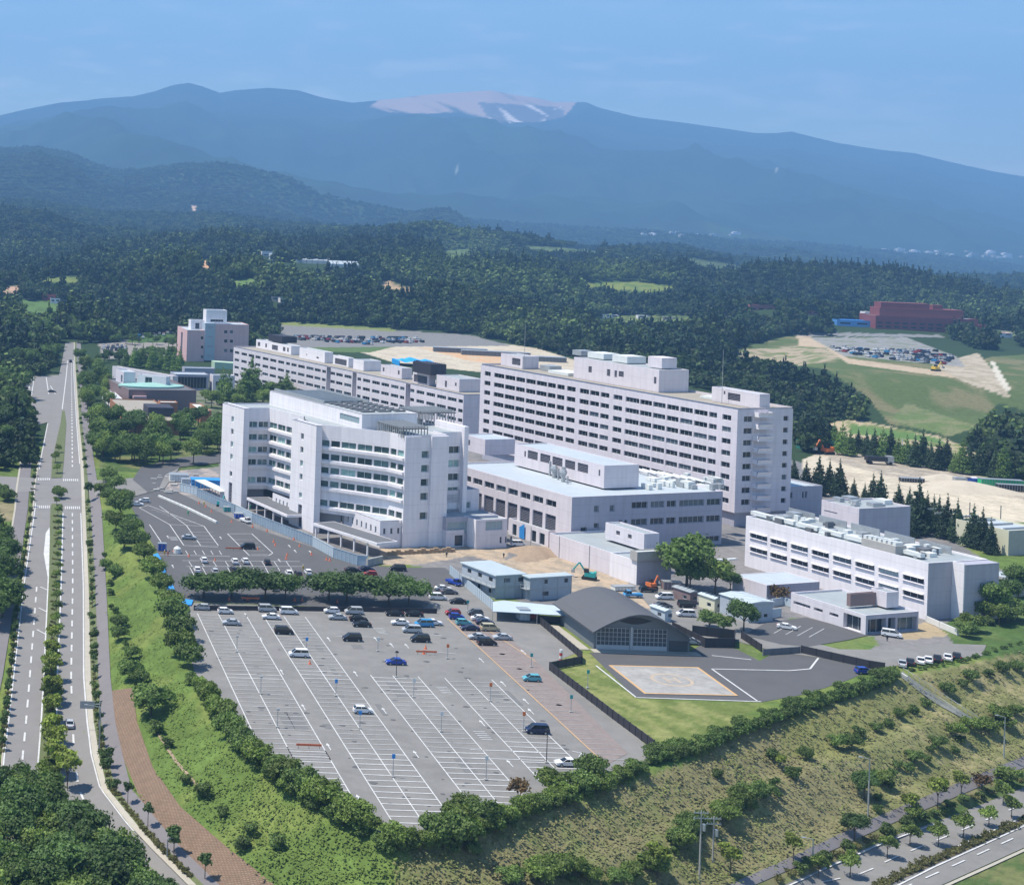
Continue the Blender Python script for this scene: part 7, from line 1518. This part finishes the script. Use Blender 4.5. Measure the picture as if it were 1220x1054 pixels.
# verges and median of the avenue
line_trees([(x-2.6, y) for x, y in tl('rl')[4:11]], 34, ['small'], .95, 'small dark clipped street tree on the left verge of the avenue', 'small trees on the left verge', .5, 1)
line_trees([((tx('br', y)+tx('vr', y))/2, y) for y in range(600, 960, 8)], 30, ['small', 'small', 'bushd'], .9, 'small dark street tree on the right verge of the avenue', 'small trees on the right verge', .5, 1)
line_trees([((tx('br', y)+tx('vr', y))/2, y) for y in range(420, 575, 8)], 14, ['small'], 1.0, 'small dark street tree on the right verge beyond the crossing', 'small trees beyond the crossing', .3, 1)
line_trees([((tx('br', y)+tx('vr', y))/2, y) for y in range(600, 1050, 5)], 110, ['low'], .62, 'low clipped shrub on the right verge strip of the avenue', 'low shrubs on the right verge', .4, 1, .2)
line_trees([((tx('ml', y)+tx('mr', y))/2, y) for y in range(612, 1050, 5)], 60, ['low'], .8, 'low shrub on the central island of the avenue', 'low shrubs on the central island', 1, 1, .2)
line_trees([(x-3.2, y) for x, y in tl('rl')[4:11]], 60, ['low'], .7, 'low shrub on the left verge strip of the avenue', 'low shrubs on the left verge', .4, 1, .2)
for y in range(590, 770, 13): tree('yel2', 68+random.uniform(-2, 2), y, .62, 'slender green tree on the central island near the crossing', 'slender island trees', .15)
for x, y, s in [(62, 790, .95), (61, 812, 1.05), (62, 840, 1.0), (60, 862, 1.0), (62, 886, 1.05), (64, 905, 1.05), (62, 770, .8), (66, 925, 1.2), (80, 940, 1.2)]: tree('yel1', x, y, s, 'yellow-green loose tree on the central island of the avenue', 'yellow-green island trees')
tree('mid1', 70, 594, .9, 'dark round tree on the island just before the crossing', 'trees at the crossing'); tree('yel2', 66, 552, .8, 'slender green tree on the island beyond the crossing', 'trees at the crossing'); tree('yel2', 70, 540, .7, 'slender green tree on the island beyond the crossing', 'trees at the crossing'); tree('yel2', 68, 565, .7, 'light green tree on the island just beyond the crossing', 'trees at the crossing'); tree('small', 105, 600, 2.0, 'dark narrow tree on the right corner of the crossing', 'trees at the crossing')
for k_ in range(26): tree(random.choice(['yel1', 'yel2', 'mid2']), 63+random.uniform(-6, 7), random.uniform(770, 930), random.uniform(.55, .85), 'yellow-green loose tree on the central island of the avenue', 'yellow-green island trees')
for x, y, s in [(176, 985, 1.3), (207, 1018, 1.5), (244, 1048, 1.5), (152, 958, 1.2), (130, 915, 1.2)]: tree('small', x, y, s, 'small round-headed tree on the sidewalk verge at the bottom', 'sidewalk trees at the bottom')
tree('yel2', 207, 1018-4, .5, 'light green sapling on the sidewalk verge at the bottom', 'sidewalk trees at the bottom')
# trees along the left crest of the lot
G1 = 'trees along the left edge of the lots'
for x, y, s, k in [(136, 585, 1.25, 'mid1'), (130, 600, 1.3, 'mid1'), (144, 615, 1.35, 'mid1'), (138, 632, 1.4, 'mid2'), (155, 640, 1.4, 'mid1'), (163, 655, 1.3, 'mid1'), (148, 655, 1.3, 'mid1'), (172, 668, 1.3, 'mid2'), (183, 690, 1.3, 'mid2'), (193, 706, 1.2, 'mid2'), (203, 726, 1.2, 'mid2'), (206, 745, 1.25, 'mid1'), (215, 765, 1.3, 'mid1'), (213, 782, 1.2, 'mid2'), (226, 795, 1.25, 'mid1'), (140, 600, 1.3, 'mid2'), (128, 575, 1.2, 'mid1'), (150, 600, 1.2, 'mid1'), (120, 590, 1.0, 'mid2')]: tree(k, x, y, s, 'bushy tree on the left edge of the upper lot', G1)
line_trees([(228, 808), (250, 842), (290, 897), (340, 938), (392, 968), (440, 990)], 34, ['mid1', 'mid3', 'mid2', 'bush'], 0.8, 'bushy green tree in the hedge line below the left edge of the big lot', 'hedge trees on the left crest', 4, 5, .38)
line_trees([(228, 812), (250, 846), (290, 900), (340, 942), (392, 972), (440, 996)], 34, ['bush', 'bushd'], 1.0, 'shrub filling the hedge line below the left edge of the big lot', 'hedge shrubs on the left crest', 3, 4, .2)
line_trees([(126, 660), (132, 700), (140, 740), (150, 775), (152, 800), (168, 830)], 16, ['mid1', 'bush', 'bushd'], .85, 'scattered shrub tree on the green bank beside the sidewalk', 'shrubs on the green bank', 6, 5, .25)
tree('mid1', 180, 852, 1.35, 'round green tree alone above the dirt trace on the bank', 'lone bank trees'); 
for x, y in [(222, 934), (243, 950), (265, 972), (300, 995), (330, 1010), (290, 1012), (186, 874), (200, 890)]: tree('bush', x, y, 1.1, 'dark low bush dotted on the green bank below the lot', 'bushes on the lower green bank', .3)
# long hedge round the lower crest
line_trees([(455, 1012), (500, 1008), (560, 997), (640, 966), (700, 946), (770, 914)], 38, ['mid1', 'mid3', 'mid2', 'bush'], 0.68, 'bushy tree in the hedge along the lower edge of the big lot', 'hedge trees on the lower crest', 3, 4, .38)
line_trees([(455, 1014), (500, 1010), (560, 1000), (640, 969), (700, 949), (770, 918)], 38, ['bush', 'bushd', 'bush'], .95, 'shrub filling the hedge along the lower edge of the big lot', 'hedge shrubs on the lower crest', 3, 3, .2)
for x, y, k in [(553, 970, 'mid2'), (545, 985, 'mid2'), (617, 952, 'rust'), (660, 945, 'mid2'), (705, 930, 'mid1'), (520, 1000, 'mid1'), (575, 985, 'mid1')]: tree(k, x, y, .95, 'taller loose tree standing out of the lower hedge', 'taller trees in the lower hedge')
line_trees([(775, 905), (830, 893), (880, 872), (950, 846), (1010, 826), (1068, 806)], 62, ['mid1', 'bushd', 'bushd'], .62, 'dark clipped hedge tree along the helipad lawn crest', 'hedge along the helipad crest', 1.5, 1.5, .1)
line_trees([(775, 910), (830, 898), (880, 877), (950, 851), (1010, 831), (1068, 811)], 60, ['bushd', 'bush'], 1.05, 'dark clipped hedge shrub along the helipad lawn crest', 'hedge shrubs along the helipad crest', 1.5, 1, .1)
line_trees([(1080, 800), (1110, 795), (1150, 788), (1200, 772), (1225, 765)], 26, ['bushd', 'bush'], .42, 'hedge shrub behind the row of cars at the right edge', 'hedge at the right edge', 2, 1.5, .15)
line_trees([(1150, 762), (1180, 740), (1215, 730)], 14, ['mid1', 'mid2', 'bush'], 1.1, 'round shrub tree on the green mound right of the research building', 'shrubs right of the research building', 8, 8, .25)
# two shrub rows on the dry bank
for x, y, k, s in [(855, 930-4, 'bush', 1.2), (930, 918, 'yel1', .7), (945, 928, 'bushd', 1.3), (920, 905, 'bush', 1.4), (960, 905, 'mid1', .7), (998, 892, 'mid1', .85), (1015, 892, 'mid1', .8), (1023, 878, 'bush', 1.3), (1045, 872, 'mid1', .6), (1058, 866, 'bush', 1.2), (1072, 856, 'mid1', .6), (1088, 850, 'bush', 1.2), (1103, 842, 'bush', 1.2), (1130, 828, 'mid1', .7), (1148, 818, 'bush', 1.2), (1158, 812, 'mid1', .8), (1178, 806, 'bush', 1.3), (1195, 802, 'mid1', .75), (1212, 800, 'mid1', .75)]: tree(k, x, y, s*.8, 'dark shrub in the upper row on the dry bank', 'upper shrub row on the dry bank')
line_trees([(1040, 965), (1060, 930), (1100, 905), (1150, 880), (1190, 865), (1215, 850)], 22, ['mid1', 'bushd', 'bush', 'mid2'], .72, 'shrub tree in the dense lower row at the right of the dry bank', 'lower shrub row on the dry bank', 8, 8, .2)
line_trees([(790, 1015), (820, 1000), (850, 985), (870, 965), (900, 955), (930, 940)], 24, ['mid1', 'bushd', 'bush', 'mid2'], .75, 'shrub tree in the dense clump on the left of the dry bank', 'left shrub clump on the dry bank', 10, 8, .2)
line_trees([(600, 1050), (680, 1045), (740, 1050), (790, 1040)], 16, ['mid1', 'mid2', 'bush'], .8, 'shrub tree on the bank at the bottom edge', 'shrubs at the bottom edge', 10, 10, .25)
line_trees([(510, 1005), (540, 1015), (570, 1010)], 5, ['mid1', 'bush'], 1.1, 'shrub tree just under the lower corner of the lot', 'shrubs under the lot corner', 8, 5, .2)
for x, y, k, s in [(870, 1045, 'yel1', .95), (945, 1026, 'yel1', .75), (1018, 1000, 'big2', .50), (1083, 975, 'yel1', .7), (1117, 963, 'yel1', 1.0), (1145, 950, 'yel1', .9), (1170, 940, 'rust', .8), (1200, 935, 'mid2', 1.0), (785, 1050, 'yel1', .9), (1030, 952, 'big2', .45)]: tree(k, x, y, s, 'roadside tree standing on the verge of the lower footpath', 'trees along the lower footpath')
for x, y in [(1013, 1045), (1057, 1022), (1084, 1008), (1118, 1008), (1148, 998), (1178, 985), (1205, 975), (975, 1045), (1195, 958), (1090, 985)]: tree('yel2', x, y, .8, 'small green tree beside the lanes of the lower road', 'trees of the lower road')
line_trees([(1045, 1058), (1100, 1030), (1145, 1012), (1230, 975)], 36, ['low'], .9, 'low clipped shrub on the island of the lower road', 'shrubs on the lower road island', 1, 1, .2)
line_trees([(925, 1052), (1010, 1015), (1080, 985), (1220, 930)], 26, ['bush', 'low'], .9, 'low green shrub between footpath and lower road', 'shrubs between footpath and lower road', 2, 2, .2)
# yard and precinct trees
for x, y, s, k in [(243, 714, .82, 'wide'), (276, 714, .80, 'wide'), (316, 716, .95, 'wide'), (340, 715, .72, 'wide'), (392, 717, .82, 'wide'), (413, 719, 1.0, 'wide'), (463, 723, .88, 'wide'), (487, 722, .8, 'wide')]: tree(k, x, y-2, s*1.3, 'dark flat-crowned shade tree in the row between the two lots', 'row of shade trees between the lots', .05, .78)
tree('big1', 818, 702, 1.4, 'big round green tree at the end of the service yard', 'big yard trees'); tree('big1', 822, 704, .8, 'lower part of the big tree clump at the service yard end', 'big yard trees'); tree('big3', 852, 708, .95, 'lighter tree right of the big round yard tree', 'big yard trees'); tree('big2', 870, 705, .6, 'dark tree half behind the storage shed', 'big yard trees')
tree('big2', 886, 752, .78, 'dark tree in front of the storage shed', 'trees around the storage shed'); tree('mid1', 845, 748, 1.0, 'small loose tree beside the black enclosure', 'trees around the storage shed'); tree('mid1', 862, 752, .8, 'small dark shrub tree left of the storage shed front', 'trees around the storage shed'); tree('rust', 928, 719, 1.25, 'rusty brown shrub between storage shed and clinic', 'trees around the storage shed')
for x, y, s in [(960, 588, .95), (975, 590, 1.0), (1000, 593, 1.0), (1017, 600, .6), (1049, 606, 1.0), (1083, 618, .75), (1094, 637, 1.15), (1104, 632, .9), (1128, 642, 1.1), (1118, 636, .8), (1159, 652, 1.0), (1180, 660, .7), (988, 586, .8), (1086, 640, .7), (945, 580, .8), (1112, 630, .85), (1140, 646, .8), (1150, 648, .7), (1170, 655, .85), (1070, 612, .7), (1040, 603, .7), (1030, 602, .55)]: tree('conifer', x, y, s, 'dark pointed conifer in the row behind the research building', 'conifers behind the research building')
for i in range(26): x = 955+i*9.6; tree(random.choice(['conifer', 'meta', 'conifer']), x, 532+(i*9.6)*.155+random.uniform(-3, 3), random.uniform(.7, 1.05), 'dark conifer in the belt between the sand site and the fields', 'conifer belt beyond the sand site')
for x, y, k, s in [(1180, 738, 'big1', .9), (1195, 725, 'big2', .8), (1213, 712, 'big1', .8), (1190, 745, 'big3', .6), (1205, 738, 'mid1', 1.2)]: tree(k, x, y, s, 'leafy tree right of the research building end', 'trees at the research building end')
# rows and groves left of the hospital
for x, y, s in [(150, 437, .9), (160, 438, .95), (170, 438, 1.0), (181, 440, 1.05), (192, 440, .95), (200, 442, 1.0), (208, 443, 1.05), (214, 444, .9)]: tree('meta', x, y, s, 'tall feathery green tree behind the curved hall', 'feathery trees behind the curved hall')
for x, y, s, k in [(299, 480, 1.15, 'tall'), (291, 482, .95, 'tall'), (265, 482, 1.3, 'meta'), (272, 484, 1.2, 'meta'), (341, 477, .85, 'tall'), (333, 480, .7, 'tall'), (352, 474, 1.0, 'big1'), (252, 486, .8, 'big3'), (282, 488, .8, 'big3'), (313, 486, .9, 'big3'), (245, 480, .7, 'big3'), (395, 480, 1.1, 'big1'), (410, 482, 1.0, 'big3'), (425, 486, 1.1, 'big1'), (440, 492, 1.0, 'big1'), (370, 478, 1.0, 'big1'), (455, 498, 1.0, 'big1'), (323, 478, 1.0, 'big1')]: tree(k, x, y, s, 'large tree in the court between clinic wing and long row building', 'court trees behind the clinic wing')
for i in range(30): tree(random.choice(['big1', 'big2', 'mid1', 'big3']), random.uniform(116, 205), random.uniform(424, 434), random.uniform(.5, .75), 'leafy tree between the small left lots and the curved hall', 'trees before the curved hall')
random.seed(31)
for i in range(62):
    x = random.uniform(112, 262); y = random.uniform(508, 556); 
    if y > 540 and x > 200 and random.random() < .6: continue
    tree(random.choice(['big1', 'big3', 'big1', 'mid2', 'big2']), x, y, random.uniform(.75, 1.1), 'broadleaf tree in the grove left of the clinic wing', 'grove left of the clinic wing')
line_trees([(101, 430), (103, 460), (108, 490), (116, 520), (122, 550)], 34, ['big1', 'big3', 'mid1', 'mid2'], .85, 'leafy tree in the belt between avenue and campus halls', 'tree belt beside the avenue', 6, 6, .25)
line_trees([(116, 440), (122, 470), (125, 490)], 12, ['big1', 'big3'], .8, 'leafy tree in the belt between avenue and campus halls', 'tree belt beside the avenue', 6, 6, .25)
line_trees([(130, 412), (170, 408), (215, 414), (215, 425), (140, 432)], 16, ['big1', 'big2', 'mid1'], .75, 'tree dotted round the small lots left of the pink building', 'trees around the small left lots', 4, 3, .25)
for i in range(44): tree(random.choice(['big1', 'big2', 'big2']), random.uniform(92, 150) if i < 26 else random.uniform(298, 330), random.uniform(396, 409) if i < 26 else random.uniform(392, 417), random.uniform(.8, 1.1), 'dark tree on the wood edge beyond the avenue end and the pink building', 'wood edge beyond the avenue')
for i in range(70):                         # wood left of the avenue
    x = random.uniform(-30, 74); y = random.uniform(405, 560)
    if 447 < y < 512 and x > 14+ (y-448)*.45 or (y > 500 and x > 36) or (y > 536) or (x > 62): continue
    tree(random.choice(['big1', 'big2', 'big2']), x, y, random.uniform(.9, 1.35), 'dark broadleaf tree in the wood left of the avenue', 'wood left of the avenue')
for i in range(26): tree(random.choice(['big2', 'big1']), random.uniform(-30, 6), random.uniform(640, 760), random.uniform(.7, 1.0), 'dark tree at the far left edge beside the left sidewalk', 'trees at the far left edge') if True else None
for i in range(4): tree('mid1', random.uniform(0, 18), random.uniform(590, 600), .9, 'dark shrub tree at the left side road', 'shrubs at the left side road')
# near wood, bottom left corner
random.seed(41)
pts = []
for i in range(900):
    x = random.uniform(-60, 250); y = random.uniform(925, 1180)
    lim = np.interp(x, [-60, 0, 40, 80, 130, 165, 200, 250], [930, 950, 965, 985, 1040, 1080, 1120, 1170])
    if y < lim: continue
    p = hit1(x, y)
    if any((p-q).length < 4.4 for q in pts): continue
    pts.append(p)
    put(TREES[random.choice(['big2', 'big1', 'big2', 'big3'])], tuple(p), random.uniform(0, 6.28), random.uniform(.65, .95), 'dense green tree in the near wood at the bottom left corner', 'near wood at the bottom left')
    if len(pts) > 80: break
# ================================================================ FAR WOODS (one mass)
def side_wood(r):                           # the wood on the bank left of the avenue, outside the picture
    gx, gy = np.meshgrid(np.arange(-170, 0, 6.6), np.arange(215, 640, 6.6)); X = gx.ravel()+r.uniform(-2.6, 2.6, gx.size); Y = gy.ravel()+r.uniform(-2.6, 2.6, gx.size); Z = zf(X, Y); x, y = px(X, Y, Z)
    k = (x < -18) & (X < -np.interp(Y, [240, 350, 520, 700], [26, 17, 4, 8])-14); return X[k], Y[k], Z[k], x[k], y[k]
def forest():
    r = np.random.default_rng(5); PR = []
    for k in range(4):
        lob = lobes_round(50+k, 4.6, 4.6, 6, .8) if k < 3 else lobes_cone(60, 3.4, 12, 1, 5, .3)
        me = leafmesh('forest_crown', lob, 230, .75, 70+k, LF['forest'] if k < 3 else LF['fcon'], .8, .5); o = bpy.data.objects.new('forest_crown', me); PR.append(o)
    X = []; Y = []
    for (y0, y1, sp_) in ((560, 1000, 6.6), (1000, 1700, 8.4), (1700, 2600, 10.5), (2600, 3600, 15), (3600, 5200, 18), (5200, 7100, 25)):
        n = int((y1-y0)/sp_); 
        for j in range(n):
            yy = y0+(j+.5)*sp_; x0, x1 = -.32*yy-60, yy*.80+60; m = int((x1-x0)/sp_); X.append(x0+(np.arange(m)+.5)*sp_+r.uniform(-.42, .42, m)*sp_); Y.append(yy+r.uniform(-.42, .42, m)*sp_)
    X = np.concatenate(X); Y = np.concatenate(Y); Z = zf(X, Y); x, y = px(X, Y, Z)
    keep = (y < 620) & (x > -80) & (x < 1300)
    OPEN = [
     [(60, 408), (118, 409), (150, 404), (213, 394), (216, 425), (296, 425), (296, 418), (328, 416), (326, 385), (345, 385), (470, 391), (560, 399), (615, 410), (640, 414), (760, 446), (900, 480), (952, 500), (952, 545), (1000, 533), (1060, 541), (1250, 580), (1250, 760), (150, 760), (60, 640)],
     [(-90, 560), (40, 560), (40, 760), (-90, 760)], [(18, 449), (95, 447), (110, 640), (36, 640), (40, 510)], [(72, 404), (110, 404), (110, 470), (68, 470)],
     [(865, 418), (890, 411), (950, 398), (985, 401), (1125, 399), (1170, 418), (1260, 412), (1260, 500), (1190, 488), (1165, 506), (1120, 522), (1060, 508), (1030, 472), (985, 442), (930, 434), (880, 428)],
     [(985, 503), (1020, 500), (1060, 508), (1120, 520), (1180, 545), (1215, 562), (1210, 572), (1120, 545), (1000, 520)]]+[[(p[0], p[1]) for p in P] for P, c in CLEAR]
    bl = [[(x_-3, y_-5), (x_+w_, y_-5), (x_+w_, y_+2.5), (x_-3, y_+2.5)] for x_, y_, w_ in ((1043, 392, 92), (893, 372, 38), (961, 376, 20), (995, 390, 45), (1186, 402, 16), (318, 364, 26), (46, 363, 24), (306, 309, 20), (318, 318, 114), (710, 383, 112))]
    hp_ = 10*FL/Y
    for P in OPEN+bl:
        for k in (0, .35, .7, 1.0): keep &= ~inpoly(x, y-k*hp_*(Y > 640), P)
    X, Y, Z, x, y = [np.concatenate([q, e]) for q, e in zip((X, Y, Z, x, y), side_wood(r))]; keep = np.concatenate([keep, np.ones(len(X)-len(keep), bool)])
    X, Y, Z = X[keep], Y[keep], Z[keep]; n = len(X); print('forest', n)
    s = np.where(Y < 1000, 1.0, np.where(Y < 1700, 1.28, np.where(Y < 2600, 1.5, np.where(Y < 3600, 2.0, np.where(Y < 5200, 2.3, 3.0)))))*r.uniform(.75, 1.25, n)*(.8+.5*vn(X/60, Y/60, 3))
    me = bpy.data.meshes.new('forest'); me.vertices.add(n); me.vertices.foreach_set('co', np.stack([X, Y, Z-.6], 1).ravel())
    for nm_, val in (('sc', s), ('sz', s*np.where(Y < 2600, 1, np.where(Y < 3600, .65, .4))), ('rz', r.uniform(0, 6.28, n)), ('patch', ss(.50, .72, fbm(X/170, Y/260, 61, 4)+r.uniform(-.08, .08, n))*np.where(Y > 3300, .35, 1))): a = me.attributes.new(nm_, 'FLOAT', 'POINT'); a.data.foreach_set('value', val.astype(np.float32))
    kk = np.where(vn(X/110, Y/160, 13)*.85+r.uniform(0, .35, n) > np.where(Y < 1800, .82, .80), 3, r.integers(0, 3, n)); a = me.attributes.new('pick', 'INT', 'POINT'); a.data.foreach_set('value', kk.astype(np.int32))
    o = bpy.data.objects.new('forest', me); S.collection.objects.link(o); tag(o, 'continuous dark green woodland covering the plain between the hospital and the hills', 'woodland', kind='stuff')
    g = bpy.data.node_groups.new('forest', 'GeometryNodeTree'); g.interface.new_socket('Geometry', in_out='INPUT', socket_type='NodeSocketGeometry'); g.interface.new_socket('Geometry', in_out='OUTPUT', socket_type='NodeSocketGeometry')
    N = g.nodes; Lk = g.links; gi = N.new('NodeGroupInput'); go = N.new('NodeGroupOutput'); ip = N.new('GeometryNodeInstanceOnPoints'); gti = N.new('GeometryNodeJoinGeometry')
    for q in PR:
        oi = N.new('GeometryNodeObjectInfo'); oi.inputs['Object'].default_value = q; oi.inputs['As Instance'].default_value = True; Lk.new(oi.outputs['Geometry'], gti.inputs[0])
    Lk.new(gi.outputs[0], ip.inputs['Points']); Lk.new(gti.outputs[0], ip.inputs['Instance']); ip.inputs['Pick Instance'].default_value = True
    def at(nm_, ty='FLOAT'): a = N.new('GeometryNodeInputNamedAttribute'); a.data_type = ty; a.inputs[0].default_value = nm_; return a.outputs[0]
    cx = N.new('ShaderNodeCombineXYZ'); Lk.new(at('rz'), cx.inputs[2]); Lk.new(cx.outputs[0], ip.inputs['Rotation']); c2 = N.new('ShaderNodeCombineXYZ'); sca = at('sc'); scz = at('sz'); Lk.new(sca, c2.inputs[0]); Lk.new(sca, c2.inputs[1]); Lk.new(scz, c2.inputs[2]); Lk.new(c2.outputs[0], ip.inputs['Scale']); Lk.new(at('pick', 'INT'), ip.inputs['Instance Index'])
    Lk.new(ip.outputs[0], go.inputs[0]); md_ = o.modifiers.new('forest', 'NODES'); md_.node_group = g
def tufts():
    r = np.random.default_rng(8); n = 36000; x = r.uniform(-20, 1240, n); y = r.uniform(575, 1075, n); X, Y, Z = hit(x, y); ok = (Z < -.3) & (Z > -13.6) & (Y < 600) & ~inpoly(X, Y, PLAT)
    ok &= ~inpoly(x, y, [(128, 815), (162, 815), (190, 925), (340, 1070), (250, 1070), (140, 905)]) & ((x > np.interp(y, TY, TT['sr'])+3)) & ~inpoly(x, y, [(1064, 796), (1080, 796), (1178, 862), (1160, 872)]) & (y < np.interp(x, [p[0] for p in RL], [p[1] for p in RL]))
    X, Y, Z, x, y = X[ok], Y[ok], Z[ok], x[ok], y[ok]; n = len(X); V = []; F = []; T = []; dry = x > 470
    for k in range(4):
        nr = np.stack([r.normal(0, .33, n), r.normal(0, .33, n)-.12, np.ones(n)], 1); nr /= np.linalg.norm(nr, axis=1)[:, None]; a = np.cross(nr, r.normal(size=(n, 3))); a /= np.linalg.norm(a, axis=1)[:, None]; b = np.cross(nr, a); sz = (r.uniform(.10, .27, n))[:, None]
        Pc = np.stack([X+r.normal(0, .6, n), Y+r.normal(0, .6, n), Z+r.uniform(.1, .35, n)], 1); V.append(np.stack([Pc-a*sz-b*sz*.5, Pc+a*sz-b*sz*.6, Pc+a*sz*.6+b*sz, Pc-a*sz*.8+b*sz*.7], 1))
    m3_ = None
    V = np.concatenate(V); m3 = np.tile(dry, 4)
    for sel, nm_, mt_, lb in ((~m3, 'bank_grass', mat('tuft grass', (.118, .168, .040), .9, noise=.4, nscale=.3, coord='World', spec=.1), 'rough green grass and weeds on the left bank'), (m3, 'dry_grass', mat('dry tuft grass', (.200, .185, .090), .9, col2=(.138, .158, .055), noise=.3, nscale=.12, coord='World', spec=.1), 'rough dry grass on the bank above the lower road')):
        Q = V[sel].reshape(-1, 3); me = bpy.data.meshes.new(nm_); me.from_pydata(Q.tolist(), [], np.arange(len(Q)).reshape(-1, 4).tolist()); me.materials.append(mt_); o = bpy.data.objects.new(nm_, me); S.collection.objects.link(o); tag(o, lb, 'grass', kind='stuff')
tufts()
forest()
cleanup()
# ================================================================ HAZE
mb = MB(); mb.box(-7500, 16500, -400, 15400, -160, 1900); hz_ = mb.build('haze', bpy.data.materials.new('haze')); hz_['kind'] = 'stuff'
m = hz_.data.materials[0]; m.use_nodes = True; n = m.node_tree.nodes; n.remove(n['Principled BSDF']); pv = n.new('ShaderNodeVolumePrincipled'); pv.inputs['Color'].default_value = (*HAZE_COL, 1); pv.inputs['Density'].default_value = HAZE; pv.inputs['Anisotropy'].default_value = 0
m.node_tree.links.new(pv.outputs[0], n['Material Output'].inputs['Volume'])
